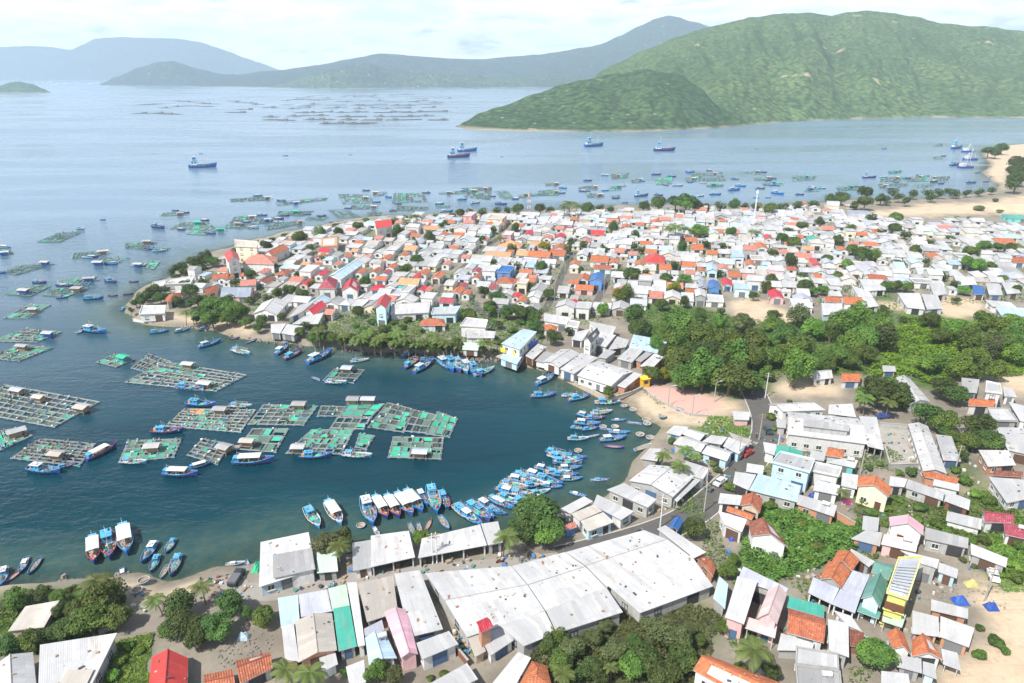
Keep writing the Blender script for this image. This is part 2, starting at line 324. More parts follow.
far = mix(t, mr(t, N(t, 'ShaderNodeVectorMath', operation='LENGTH').outputs['Value'], 0, 1), (.03, .10, .16), (.03, .10, .16))
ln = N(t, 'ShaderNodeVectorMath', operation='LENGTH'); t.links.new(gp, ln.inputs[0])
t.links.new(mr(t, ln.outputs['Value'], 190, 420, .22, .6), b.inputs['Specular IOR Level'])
deep = mix(t, mr(t, ln.outputs['Value'], 210, 620), deep, (.11, .19, .27))  # sky sheen and haze on distant water painted as a paler base colour
shc = mix(t, mr(t, nz(t, gp, .25, 4), .35, .65), (.045, .085, .075), (.10, .125, .085))
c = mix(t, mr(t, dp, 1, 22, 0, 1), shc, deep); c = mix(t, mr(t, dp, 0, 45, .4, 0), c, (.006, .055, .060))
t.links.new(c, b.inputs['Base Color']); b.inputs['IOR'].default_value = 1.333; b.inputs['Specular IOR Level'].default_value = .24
t.links.new(mr(t, big, .42, .58, .05, .30), b.inputs['Roughness'])
w1 = nz(t, geo_pos(t, (1, 1.7, 1)), .42, 3, .55); w2 = nz(t, geo_pos(t, (1, 2.2, 1)), .09, 3, .5)
ma = N(t, 'ShaderNodeMath', operation='MULTIPLY_ADD'); t.links.new(w2, ma.inputs[0]); ma.inputs[1].default_value = 2.2; t.links.new(w1, ma.inputs[2])
bn = N(t, 'ShaderNodeBump'); bn.inputs['Distance'].default_value = .5; t.links.new(ma.outputs[0], bn.inputs['Height'])
calm = mr(t, big, .44, .56, .75, .14); t.links.new(calm, bn.inputs['Strength']); t.links.new(bn.outputs[0], b.inputs['Normal'])
# the shallows let the bottom show through
tr = N(t, 'ShaderNodeBsdfTransparent'); tr.inputs[0].default_value = (.72, .88, .85, 1); ms = N(t, 'ShaderNodeMixShader'); t.links.new(mr(t, dp, -2, 9, .30, 1), ms.inputs[0])
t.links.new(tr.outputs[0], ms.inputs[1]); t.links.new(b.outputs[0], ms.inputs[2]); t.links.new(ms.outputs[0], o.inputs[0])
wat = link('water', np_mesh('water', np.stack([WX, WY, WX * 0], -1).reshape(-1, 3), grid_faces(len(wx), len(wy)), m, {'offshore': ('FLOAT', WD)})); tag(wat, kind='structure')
# hills: a ridge at its own distance seen along the bearing, a foot on the water's edge, spurs and gullies between
def hill_mat(name, c1, c2, bare, sc=1.0):
    m, t, b, o = new_mat(name); gp = geo_pos(t)
    vo = N(t, 'ShaderNodeTexVoronoi'); t.links.new(gp, vo.inputs['Vector']); vo.inputs['Scale'].default_value = .075 * sc
    a = mix(t, mr(t, nz(t, gp, .004 * sc, 6, .7), .36, .66), c1, c2)
    a = mix(t, mr(t, vo.outputs['Distance'], .15, .75), a, scale_c(c1, .6))
    a = mix(t, mr(t, nz(t, gp, .03 * sc, 5, .7), .58, .72, 0, .45), a, tuple(x * 1.5 for x in c2))
    sx = N(t, 'ShaderNodeSeparateXYZ'); t.links.new(gp, sx.inputs[0])
    a = mix(t, mr(t, nz(t, gp, .006 * sc, 5, .65), .665, .69, 0, .7), a, bare)
    v2 = N(t, 'ShaderNodeTexVoronoi'); t.links.new(gp, v2.inputs['Vector']); v2.inputs['Scale'].default_value = .028 * sc; a = mix(t, mr(t, v2.outputs['Distance'], .13, .07, 0, .55), a, (.36, .36, .28))
    lo = mr(t, sx.outputs[2], 4, 1.0); lm = N(t, 'ShaderNodeMath', operation='MULTIPLY'); t.links.new(lo, lm.inputs[0]); t.links.new(mr(t, nz(t, gp, .012, 4), .42, .58, .15, .8), lm.inputs[1]); a = mix(t, lm.outputs[0], a, (.34, .28, .20))
    t.links.new(a, b.inputs['Base Color']); b.inputs['Roughness'].default_value = .95; b.inputs['Specular IOR Level'].default_value = .1
    h = N(t, 'ShaderNodeMath', operation='MULTIPLY_ADD'); t.links.new(nz(t, gp, .02 * sc, 6, .75), h.inputs[0]); h.inputs[1].default_value = 26; 
    inv = mr(t, vo.outputs['Distance'], 0, 1, 7, 0); t.links.new(inv, h.inputs[2]); bump(t, b, h.outputs[0], .38, 1.0)
    return m
def interp(prof, x):
    for (x1, y1), (x2, y2) in zip(prof, prof[1:]):
        if x <= x2:
            k = max(0, (x - x1) / (x2 - x1)); return y1 + (y2 - y1) * (k * k * (3 - 2 * k) * .35 + k * .65)
    return prof[-1][1]
def hill(name, ridge, foot, dist, mat, nu=260, nv=60, rough=.16, seed=1, kind='structure'):
    """ridge: silhouette as the photograph shows it; foot: the shore line; dist(u 0..1): how far away the crest stands"""
    ridge, foot = pts(ridge), pts(foot); x0, x1 = ridge[0][0], ridge[-1][0]; V = np.zeros((nv, nu, 3))
    for i in range(nu):
        u = i / (nu - 1); px = x0 + (x1 - x0) * u
        f = P(px, interp(foot, px), 0); d = ray(px, interp(ridge, px)); k = max(dist(u) / d.y, f.y / d.y * 1.02)
        r = Vector((d.x * k, d.y * k, max(.5, CAM_H + d.z * k)))
        for j in range(nv):
            v = j / (nv - 1) * 1.5; q = min(v, 1); p = f.lerp(r, q)
            if v > 1: p = r + (r - f) * (v - 1)
            spur = noise.fractal(Vector((u * (x1 - x0) / 42 + v * .9, v * 1.3, seed)), 1.0, 2.0, 5) 
            fine = noise.fractal(Vector((p.x / 60, p.y / 60, seed)), 1.0, 2.0, 3)
            g = math.sin(math.pi * q) if v <= 1 else 0
            z = r.z * (q ** .92 if v <= 1 else max(0, 1 - (v - 1) * 1.6)) + r.z * rough * spur * g + fine * 4 * min(1, r.z / 60) * min(1, q * 4)
            V[j, i] = (p.x, p.y, z - (1.5 if j == 0 else 0))
    o = link(name, np_mesh(name, V.reshape(-1, 3), grid_faces(nu, nv), mat)); tag(o, kind=kind); return o
GREEN = hill_mat('hill_green', (.066, .122, .048), (.15, .215, .08), (.42, .33, .22))
DARKG = hill_mat('hill_dark_shaded', (.042, .086, .036), (.088, .145, .052), (.30, .26, .17))  # headland's cloud shadow painted in as darker green; the islet shares the colour
MTN = hill_mat('mountain_forest', (.028, .052, .038), (.055, .088, .055), (.3, .27, .2), .4)
hill('hill', "590,82 602,71 620,62 640,51 660,44 677,37 700,29 717,25 752,17 787,13 810,12.5 832,15 862,10 892,12 915,16 937,22 962,25 992,27 1024,31 1100,46 1200,66 1290,84", "590,128 720,127 760,124 790,122 830,120 870,118 920,117 980,118 1290,118", lambda u: 2350 + 350 * math.sin(u * 3), GREEN, 340, 90, .15, 3)
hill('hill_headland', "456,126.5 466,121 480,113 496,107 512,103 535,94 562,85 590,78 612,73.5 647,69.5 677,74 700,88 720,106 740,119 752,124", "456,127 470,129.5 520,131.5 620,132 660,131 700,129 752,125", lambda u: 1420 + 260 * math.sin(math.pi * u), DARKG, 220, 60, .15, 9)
hill('mountain_range', "100,84 118,76 140,67 158,61.5 172,60.5 200,69 222,74 240,74.5 262,71 280,70 300,67 320,64.5 350,58.5 380,53 400,54 420,56 450,58 480,59 512,56 540,54 560,51 585,47 600,44 620,35 640,25 655,18 668,14.5 678,16 690,20 712,26 740,40 780,60", "100,85.5 250,87 512,86 780,86", lambda u: 5600 + 1500 * u, MTN, 300, 50, .14, 21)
hill('foothills', "264,87 290,82 310,75 330,70 352,65 370,64 388,69 402,72 430,73 470,75 505,78 530,76 560,72 600,78 640,84", "264,87.6 330,88.5 420,88 640,87", lambda u: 4700, hill_mat('foothill_green', (.05, .085, .045), (.10, .14, .065), (.3, .27, .2), .6), 200, 40, .16, 33)
hill('mountain_far', "-160,52 -60,50 0,47 30,46 52,47 70,50 82,45 95,38.5 120,37 150,38 175,38.5 200,42 215,47 230,52 245,58 260,63 280,70 300,76", "-160,80 0,80 300,80.5", lambda u: 9600, MTN, 200, 40, .14, 41)
hill('islet', "-40,91 -10,87 0,85 10,82 20,81 32,83.5 42,88 51,92.2", "-40,92.8 51,92.8", lambda u: 3350, DARKG, 60, 20, .12, 51)
hz = MB(); hz.box((0, 6150, 360), (29000, 13700, 728))
m = bpy.data.materials.new('haze'); m.use_nodes = True; t = m.node_tree; t.nodes.clear(); o = N(t, 'ShaderNodeOutputMaterial'); vol = N(t, 'ShaderNodeVolumePrincipled')
vol.inputs['Color'].default_value = (.68, .84, 1, 1); vol.inputs['Density'].default_value = 1.05e-4; vol.inputs['Anisotropy'].default_value = .1
t.links.new(vol.outputs[0], o.inputs['Volume']); m.volume_intersection_method = 'FAST' if hasattr(m, 'volume_intersection_method') else None
hzo = hz.build('haze', m); tag(hzo, kind='stuff')
# ------------------------------------------------------------------ roads
ASPH = plain('asphalt', (.085, .083, .08), .9, .05, .35, .4)
KERB = plain('kerb_stone', (.40, .39, .37), .9, .1, .3)
def strip(name, line, width, z, mat, parent=None, kind='structure', off=0.0, thick=0.0):
    p = [P(x, y).to_2d() for x, y in pts(line)] if isinstance(line, str) else line
    q = []
    for a, b_ in zip(p, p[1:]):
        n = max(1, int((b_ - a).length / 4)); q += [a.lerp(b_, i / n) for i in range(n)]
    q.append(p[-1])
    for _ in range(2): q = [q[0]] + [(q[i - 1] + q[i] * 2 + q[i + 1]) / 4 for i in range(1, len(q) - 1)] + [q[-1]]
    L, Rr = [], []
    for i, c_ in enumerate(q):
        d = (q[min(i + 1, len(q) - 1)] - q[max(i - 1, 0)]).normalized(); n = Vector((-d.y, d.x))
        L.append(c_ + n * (off + width / 2)); Rr.append(c_ + n * (off - width / 2))
    mb = MB()
    for i in range(len(q) - 1):
        mb.face([(*Rr[i], z), (*Rr[i + 1], z), (*L[i + 1], z), (*L[i], z)])
        if thick:
            for A in (L, Rr): mb.face([(*A[i], z - thick), (*A[i + 1], z - thick), (*A[i + 1], z), (*A[i], z)])
    o = mb.build(name, mat, parent); tag(o, kind=kind); return o
ROADLINE = "752,388 758,402 765,416 767,432 762,449 748,467 726,487 706,505 686,520 656,533 628,541 600,549 560,558"
strip('road', ROADLINE, 7.5, LZ + .045, ASPH)
for s in (-1, 1): strip('kerb', ROADLINE, .3, LZ + .15, KERB, off=s * 3.9, thick=.14)
strip('road_lane', "560,560 500,566 430,572 350,581 300,590 262,596 240,594 226,588 231,575", 5.0, LZ + .05, plain('lane_concrete', (.27, .25, .23), .9, .05, .4, .4))
strip('road_track', "100,622 125,630 160,628 205,612 232,590", 5.0, LZ + .04, plain('lane_dirt', (.22, .19, .16), .95, .05, .4, .4))
STREETS = ["428,303 440,290 462,268 488,246 504,234 520,226", "544,312 556,290 566,266 574,252", "596,303 603,290 610,276 616,262", "499,332 489,320 479,310 470,300"]
for s in STREETS: strip('road_street', s, 3.4, LZ + .05, ASPH)
strip('path', "974,428 985,442 992,454", 3.0, LZ + .04, plain('path_sand', (.5, .42, .3), .95))
yd = MB(); yd.face([P(x, y, LZ + .05) for x, y in pts("888,468 920,468 908,430 878,427")]); tag(yd.build('yard_ground', CONC), kind='structure')
# ------------------------------------------------------------------ plants
def rand_dir(r):
    z = r.uniform(-1, 1); a = r.uniform(0, 2 * math.pi); s = math.sqrt(1 - z * z); return Vector((s * math.cos(a), s * math.sin(a), z))
def leaf_quad(mb, p, nrm, s, r, asp=1.5):
    x = nrm.cross(rand_dir(r)); 
    if x.length < 1e-3: x = nrm.cross(Vector((0, 0, 1)))
    x.normalize(); y = nrm.cross(x); x *= s * asp * .5; y *= s * .5; c = nrm * s * .18
    mb.face([p - x - y * .4, p - x * .1 - y, p + x - c, p + y - x * .1])
def crown_mesh(seed, n=3600, blobs=16, flat=.72, s=(.06, .12), spread=.62, cone=False):
    """a unit crown (radius 1, centred at 0): leaf clumps on and in uneven lobes"""
    r = random.Random(seed); B = []
    for i in range(blobs):
        if cone:
            z = r.uniform(-.95, .95); rad = (1 - z) * .32 + .1; a = r.uniform(0, 6.283); B.append((Vector((math.cos(a) * rad * r.uniform(.2, 1), math.sin(a) * rad * r.uniform(.2, 1), z)), r.uniform(.15, .28)))
        else:
            d = rand_dir(r); d.z = abs(d.z) * 1.0 - .25; q = r.uniform(.25, 1) ** .6
            B.append((Vector((d.x * spread * q, d.y * spread * q, d.z * flat * spread * q)), r.uniform(.24, .46)))
    B.append((Vector((0, 0, -.05)), .5 if not cone else .2))
    W = [b[1] ** 2 for b in B]; mb = MB()
    for c, rad in r.choices(B, W, k=n):
        d = rand_dir(r)
        if d.z < -.45 and r.random() < .7: d.z = -d.z
        k = rad * (r.uniform(.86, 1.06) if r.random() < .75 else r.uniform(.3, .9))
        p = c + Vector((d.x, d.y, d.z * (flat + .12))) * k
        nrm = (d + rand_dir(r) * .55 + Vector((0, 0, .25))).normalized(); leaf_quad(mb, p, nrm, r.uniform(*s), r)
    return mb.mesh('crown', LEAF['mid'])
CROWNS = [crown_mesh(100 + i, 4600, 22, .80, spread=.74) for i in range(6)]
TALLC = [crown_mesh(150 + i, 3000, 12, 1.2, spread=.72) for i in range(4)]
BUSHC = [crown_mesh(200 + i, 2200, 10, .62, (.08, .15)) for i in range(3)]
PINEC = [crown_mesh(300 + i, 2200, 26, 1, (.06, .11), cone=True) for i in range(2)]
def trunk_mesh(seed):
    r = random.Random(seed); mb = MB(); top = Vector((r.uniform(-.1, .1), r.uniform(-.1, .1), .62)); mid = top * .5 + Vector((r.uniform(-.04, .04), r.uniform(-.04, .04), 0))
    mb.bar((0, 0, -.03), mid, .055, 0, 7, .042); mb.bar(mid, top, .042, 0, 7, .03)
    for i in range(6):
        a = i * 1.05 + r.uniform(-.3, .3); s0 = mid.lerp(top, r.uniform(.1, .8)); e0 = s0 + Vector((math.cos(a) * r.uniform(.12, .2), math.sin(a) * r.uniform(.12, .2), r.uniform(.04, .10)))
        mb.bar(s0, e0, .022, 0, 5, .008)
    return mb.mesh('trunk', BARK)
TRUNKS = [trunk_mesh(i) for i in range(4)]
def set_mat(o, m): o.material_slots[0].link = 'OBJECT'; o.material_slots[0].material = m
def ground_z(p): return LZ
def tree(px, py, rpx, tone='mid', kind='tree', group='trees around the village', gz=None, label=None):
    """px,py: middle of the crown in the photograph; rpx its half width"""
    gz = LZ if gz is None else gz
    p = P(px, py, gz + 3); rr = rpx * depth_of(p) / F
    h = {'tree': max(.92 * rr, 2.0), 'bush': .45 * rr, 'pine_tree': 1.5 * rr}[kind]; p = P(px, py, gz + h); rr = rpx * depth_of(p) / F
    e_ = empty(kind, (p.x, p.y, gz), rnd.uniform(0, 6.28))
    src = {'tree': CROWNS if rnd.random() < .68 else TALLC, 'bush': BUSHC, 'pine_tree': PINEC}[kind]
    c_ = link('crown', rnd.choice(src), e_); set_mat(c_, LEAF[tone]); c_.location = (0, 0, h)
    k = rr * 1.0; c_.scale = (k, k * rnd.uniform(.75, 1.2), k * (1.5 if kind == 'pine_tree' else rnd.uniform(.85, 1.05)))
    if kind != 'bush':
        tk = link('trunk', rnd.choice(TRUNKS), e_); q = (h + .1 * rr) / .62; tk.scale = (q * .8 if kind == 'tree' else q * .4, q * .8 if kind == 'tree' else q * .4, q)
    size = 'small' if rr < 2.3 else 'large' if rr > 4.2 else 'mid-sized'
    td = dict(dark='dark green', mid='green', light='light green', yellow='yellow-green', olive='olive green')[tone]
    d = {'tree': f'{size} {td} leafy tree', 'bush': f'{size} {td} bush', 'pine_tree': f'{size} feathery {td} pine tree'}[kind]
    tag(e_, d, {'tree': 'tree', 'bush': 'bush', 'pine_tree': 'tree'}[kind], group, label=label); e_['_r'] = rr; e_['_rp'] = rpx; e_['_h'] = h; return e_
def palm_meshes(seed):
    r = random.Random(seed); tb = MB(); fb = MB(); n = 6; lean = Vector((r.uniform(-.16, .16), r.uniform(-.16, .16), 0)); p = [Vector((0, 0, 0)) + lean * (i / n) ** 1.6 + Vector((0, 0, i / n)) for i in range(n + 1)]
    for i in range(n): tb.bar(p[i], p[i + 1], .024 - .012 * i / n, 0, 6, .024 - .012 * (i + 1) / n)
    for i in range(15):
        a = i * 2.39996 + r.uniform(-.2, .2); up = r.uniform(.1, .95) if i > 5 else r.uniform(-.3, .1); L = r.uniform(.42, .56); d = Vector((math.cos(a), math.sin(a), 0)); pr = None; m = 9
        for k in range(m + 1):
            u = k / m; q = p[-1] + d * (L * u * (1 - .18 * u * u)) + Vector((0, 0, L * (up * u * .9 - (.30 + .42 * up) * u * u * 1.1)))
            if pr is not None:
                ax = (q - pr).normalized(); sd_ = ax.cross(Vector((0, 0, 1))).normalized(); wd = L * .17 * math.sin(math.pi * min(1, .12 + .88 * u)) + .02
                for s_ in (-1, 1):
                    for h_ in (.15, .65):
                        b0 = pr.lerp(q, h_); tip = b0 + sd_ * s_ * wd + ax * wd * .5 - Vector((0, 0, wd * .42)); fb.face([b0, b0 + ax * L * .042, tip + ax * .012, tip])
                fb.bar(pr, q, .005, 0, 3)
            pr = q
    return tb.mesh('trunk', BARK), fb.mesh('crown', LEAF['palm'])
PALMS = [palm_meshes(400 + i) for i in range(5)]
def palm(px, py, rpx, group='coconut palms', tone=None, label=None):
    """px,py: middle of the head of fronds"""
    p = P(px, py, LZ + 7); rr = rpx * depth_of(p) / F; h = max(4.2, min(10, rr * 2.0)); p = P(px, py, LZ + h * .97)
    e_ = empty('palm_tree', (p.x, p.y, LZ - .1), rnd.uniform(0, 6.28)); t_, c_ = rnd.choice(PALMS); k = rr / .44
    top = t_.vertices[len(t_.vertices) - 1].co
    a = link('trunk', t_, e_); a.scale = (k, k, h); b_ = link('crown', c_, e_); b_.scale = (k, k, k); b_.location = (0, 0, h - k)
    if tone: set_mat(b_, LEAF[tone])
    tag(e_, ('tall' if h > 8 else 'short' if h < 5.5 else 'slender') + ' coconut palm', 'palm tree', group, label=label); return e_
def ground_cover(name, poly_px, n, mat, label, s=(.25, .6), hmax=1.0, cat='undergrowth', seed=0):
    pl = wpoly(poly_px); r = random.Random(seed); lo, hi = pl.min(0), pl.max(0); mb = MB(); X = np.array([r.uniform(lo[0], hi[0]) for _ in range(n * 3)]); Y = np.array([r.uniform(lo[1], hi[1]) for _ in range(n * 3)])
    ok = sdist(X, Y, pl) + (fbm(X, Y, 8, 17) - .5) * 9 > 0; hh = np.clip((fbm(X, Y, 7, 21) - .34) * 2.6, 0, 1) * hmax
    for i in np.nonzero(ok)[0][:n]: leaf_quad(mb, Vector((X[i], Y[i], LZ + .05 + hh[i] * r.uniform(.35, 1.0))), (rand_dir(r) * .6 + Vector((0, 0, 1))).normalized(), r.uniform(*s), r)
    o = mb.build(name, mat); tag(o, None, cat, None, 'stuff', label); return o
# ------------------------------------------------------------------ buildings
WIN = {}
def window_mesh(wd, ht, style=0):
    k = (round(wd, 1), round(ht, 1), style)
    if k not in WIN:
        wd, ht = k[0], k[1]; f = MB(); g = MB()
        f.box((0, .02, ht / 2 + .05), (wd + .2, .12, .1)) if False else None
        for z in (0, ht): f.box((0, .0, z), (wd + .2, .16, .1))
        for x in (-wd / 2, 0, wd / 2): f.box((x, -.004, ht / 2), (.08, .13, ht - .1))
        f.box((0, -.06, -.08), (wd + .36, .26, .06)); g.box((0, .02, ht / 2), (wd, .05, ht))
        WIN[k] = (f.mesh('window', FRAME), g.mesh('pane', GLASS))
    return WIN[k]
DOORM = {}
def door_mesh(wd, ht, i):
    k = (round(wd, 1), round(ht, 1), i)
    if k not in DOORM:
        d = MB(); d.box((0, .02, k[1] / 2), (k[0], .10, k[1])); d.box((0, -.02, k[1] + .05), (k[0] + .24, .14, .12))
        for s_ in (-1, 1): d.box((s_ * (k[0] / 2 + .06), -.02, k[1] / 2), (.1, .14, k[1]))
        if k[0] > 2.2:
            for j in range(int(k[1] / .3)): d.box((0, -.04, .15 + j * .3), (k[0] - .1, .05, .08))
        DOORM[k] = d.mesh('door', DOORS[i])
    return DOORM[k]
def bil(q, s, t): return (q[0] * (1 - s) + q[1] * s) * (1 - t) + (q[3] * (1 - s) + q[2] * s) * t
def building(name, q, h, roof='gu', rc='white', wc='white', rise=None, base=LZ, detail=2, over=.4, thick=.14, open_front=False, posts=False, floors=None, gap=.0, win=True, door=True, gear=False):
    """q: four world-plan corners of the roof (far left, far right, near right, near left); walls stand a little inside. detail 0..2"""
    q = [Vector((v[0], v[1])) for v in q]; c = sum(q, Vector((0, 0))) / 4
    ux = ((q[1] - q[0]) + (q[2] - q[3])); rz = math.atan2(ux.y, ux.x); e_ = empty(name, (c.x, c.y, base), rz)
    ca, sa = math.cos(-rz), math.sin(-rz); L = [Vector(((v - c).x * ca - (v - c).y * sa, (v - c).x * sa + (v - c).y * ca)) for v in q]
    W = ((L[1] - L[0]).length + (L[2] - L[3]).length) / 2; Dp = ((L[3] - L[0]).length + (L[2] - L[1]).length) / 2
    if rise is None: rise = {'gu': Dp * .17, 'gv': W * .2, 'shed': min(Dp * .07, 1.0), 'flat': 0, 'hip': min(W, Dp) * .26}[roof]
    hipu = W >= Dp; hi = min(.5, .5 * min(W, Dp) / max(W, Dp))
    def rzf(s, t):
        if roof == 'gu': return h + rise * (1 - abs(2 * t - 1))
        if roof == 'gv': return h + rise * (1 - abs(2 * s - 1))
        if roof == 'shed': return h + rise * (1 - t)
        if roof == 'hip': return h + rise * min(1, (1 - abs(2 * t - 1)) if hipu else (1 - abs(2 * s - 1)), (min(s, 1 - s) if hipu else min(t, 1 - t)) / hi)
        return h
    V3 = lambda s, t, dz=0: (*bil(L, s, t), rzf(s, t) + dz)
    # roof
    mb = MB()
    if roof == 'gu': planes = [[(0, 0), (1, 0), (1, .5), (0, .5)], [(0, .5), (1, .5), (1, 1), (0, 1)]]
    elif roof == 'gv': planes = [[(0, 0), (.5, 0), (.5, 1), (0, 1)], [(.5, 0), (1, 0), (1, 1), (.5, 1)]]
    elif roof == 'hip':
        if hipu: a, b_ = (hi, .5), (1 - hi, .5); planes = [[(0, 0), (1, 0), b_, a], [a, b_, (1, 1), (0, 1)], [(0, 0), a, (0, 1)], [(1, 0), (1, 1), b_]]
        else: a, b_ = (.5, hi), (.5, 1 - hi); planes = [[(0, 0), (1, 0), a], [(0, 1), b_, (1, 1)], [(0, 0), a, b_, (0, 1)], [(1, 0), (1, 1), b_, a]]
    else: planes = [[(0, 0), (1, 0), (1, 1), (0, 1)]]
    for pl in planes:
        up = [V3(*x) for x in pl]
        n = (Vector(up[1]) - Vector(up[0])).cross(Vector(up[2]) - Vector(up[0])); flip = n.z < 0
        side = roof == 'gv' or (roof == 'hip' and ((hipu and len(pl) == 3) or (not hipu and len(pl) == 4)))
        uv = [((t_ * Dp, s_ * W) if side else (s_ * W, t_ * Dp)) for s_, t_ in pl]
        mb.face(up[::-1] if flip else up, 0, uv[::-1] if flip else uv)
        dn = [V3(*x, -thick) for x in pl]; mb.face(dn if flip else dn[::-1], 1)
    if gear and W * Dp > 50:
        gm_ = MB()
        for _ in range(int(min(40, W * Dp / 11))):
            s_, t_ = rnd.uniform(.05, .95), rnd.uniform(.06, .94); x, y, z = V3(s_, t_); k_ = rnd.uniform(.15, .42)
            gm_.box((x, y, z + k_ * .2), (k_, k_ * rnd.uniform(.6, 2.6), k_ * .5), rnd.randrange(4), rnd.uniform(0, 3))
        gm_.build('roof_weights', [WOOD, CONC, plain('junk_dark', (.06, .06, .065)), plain('rust_sheet', (.26, .13, .08))], e_)['kind'] = 'stuff'
    eave = {'gu': [(0, 0), (1, 0), (1, .5), (1, 1), (0, 1), (0, .5)], 'gv': [(0, 0), (.5, 0), (1, 0), (1, 1), (.5, 1), (0, 1)]}.get(roof, [(0, 0), (1, 0), (1, 1), (0, 1)])
    for a, b_ in zip(eave, eave[1:] + eave[:1]): mb.face([V3(*a), V3(*b_), V3(*b_, -thick), V3(*a, -thick)], 1)
    ro = mb.build('roof', [roof_mat(rc), plain('roof_edge', (.42, .42, .42), .6)], e_)
    # walls
    ds, dt = min(.2, over / W), min(.2, over / Dp); s0, s1, t0, t1 = ds, 1 - ds, dt, 1 - dt
    ring = {'gu': [(s0, t0), (s1, t0), (s1, .5), (s1, t1), (s0, t1), (s0, .5)], 'gv': [(s0, t0), (.5, t0), (s1, t0), (s1, t1), (.5, t1), (s0, t1)]}.get(roof, [(s0, t0), (s1, t0), (s1, t1), (s0, t1)])
    if posts:
        for s_, t_ in ((s0, t0), (s1, t0), (s1, t1), (s0, t1)):
            pb = MB(); x, y = bil(L, s_, t_); pb.box((x, y, (rzf(s_, t_) - thick) / 2 + gap / 2), (.14, .14, rzf(s_, t_) - thick - gap)); pb.build('post', STEEL, e_)
    else:
        wb = MB(); n = len(ring)
        for i in range(n):
            a, b_ = ring[i], ring[(i + 1) % n]
            if open_front and abs(a[1] - t1) < 1e-6 and abs(b_[1] - t1) < 1e-6:
                A, B_ = bil(L, *a), bil(L, *b_); zt = rzf(*a) - thick
                for k in range(max(2, int(W / 4)) + 1): pq = A.lerp(B_, k / max(2, int(W / 4))); wb.box((pq.x, pq.y + .1, zt / 2), (.25, .25, zt))
                continue
            A, B_ = bil(L, *a), bil(L, *b_); wb.face([(*B_, gap), (*A, gap), (*A, rzf(*a) - thick - .004), (*B_, rzf(*b_) - thick - .004)])
        wo = wb.build('wall', wall_mat(wc), e_)
        # openings on the three sides seen from the air
        if detail >= 1 and not open_front:
            fl = floors or max(1, int((h + .4) / 3.0))
            cam2 = Vector((0, 0)) - c
            for k_, (a, b_) in enumerate((((s0, t1), (s1, t1)), ((s1, t1), (s1, t0)), ((s0, t0), (s0, t1)))):
                A, B_ = bil(L, *a), bil(L, *b_); dl = (B_ - A); ln_ = dl.length; dl.normalize(); nrm = Vector((dl.y, -dl.x))
                wn = Vector((nrm.x * math.cos(rz) - nrm.y * math.sin(rz), nrm.x * math.sin(rz) + nrm.y * math.cos(rz)))
                if wn.dot(cam2.normalized()) < .12 or ln_ < 2.4: continue
                az = math.atan2(dl.y, dl.x); m = max(1, int(ln_ / (3.1 if detail == 2 else 4.5)))
                if detail == 1: m = min(m, 2)
                for f_ in range(fl):
                    if f_ * 3.1 + 2.2 > h - .25: continue
                    for j in range(m):
                        pq = A.lerp(B_, (j + .5) / m) + nrm * .015
                        isd = door and f_ == 0 and k_ == 0 and j == m // 2
                        if isd:
                            big = ln_ / m > 3.4; dw = 2.6 if big else 1.1; dh = min(2.5 if big else 2.1, h - .4)
                            d_ = link('door', door_mesh(dw, dh, rnd.randrange(4)), e_); d_.location = (pq.x, pq.y, .02); d_.rotation_euler.z = az
                        elif win and h > 1.9:
                            fm, pm = window_mesh(1.3 if detail == 2 else 1.4, min(1.25, h - 1.6), 0)
                            w_ = link('window', fm, e_); w_.location = (pq.x, pq.y, f_ * 3.1 + 1.0); w_.rotation_euler.z = az
                            if detail == 2: link('pane', pm, w_)
                            else: set_mat(w_, GLASS)
    if detail >= 1 and roof in ('gu', 'gv', 'hip') and rise > .5:
        rb = MB(); a, b_ = {'gu': ((0, .5), (1, .5)), 'gv': ((.5, 0), (.5, 1)), 'hip': ((hi, .5), (1 - hi, .5)) if hipu else ((.5, hi), (.5, 1 - hi))}[roof]
        rb.bar(V3(*a, .03), V3(*b_, .03), .13, 0, 5); rb.build('ridge_cap', roof_mat(rc), e_)
    if roof == 'flat' and detail >= 1:
        for i, (a, b_) in enumerate(zip([(0, 0), (1, 0), (1, 1), (0, 1)], [(1, 0), (1, 1), (0, 1), (0, 0)])):
            A, B_ = Vector(V3(*a)), Vector(V3(*b_)); dl = B_ - A; pb = MB(); mid_ = (A + B_) / 2; cen = Vector((0, 0, mid_.z)); inn = (cen - mid_).normalized() * .1
            pb.box((mid_.x + inn.x, mid_.y + inn.y, mid_.z + .22), (dl.length - (.2 if i % 2 else 0), .18, .42), 0, math.atan2(dl.y, dl.x)); pb.build('parapet', wall_mat(wc), e_)
    e_['_wd'] = W; e_['_dp'] = Dp; e_['_q'] = [c_ for v in L for c_ in v]
    return e_
TANKM = None
def tank(parent, x, y, z, blue=False):
    mb = MB()
    for dx in (-.45, .45): mb.box((x + dx, y, z + .25), (.08, .9, .5))
    mb.bar((x - .8, y, z + .95), (x + .8, y, z + .95), .48, 0, 12); return mb.build('water_tank', plain('tank_blue', (.05, .22, .5), .4) if blue else STEEL, parent)
def sizeword(wd, dp):
    a = wd * dp; return 'small' if a < 55 else 'large' if a > 260 else 'long' if max(wd, dp) > 2.1 * min(wd, dp) else ''
ROOFW = {'gu': 'gable', 'gv': 'end-on gable', 'shed': 'lean-to', 'flat': 'flat', 'hip': 'hipped'}
def roofdesc(rc, roof): return f"{WORD[rc]} {'tiled' if rc in TILE else 'metal' if roof != 'flat' else ''} {ROOFW[roof]} roof".replace('  ', ' ')
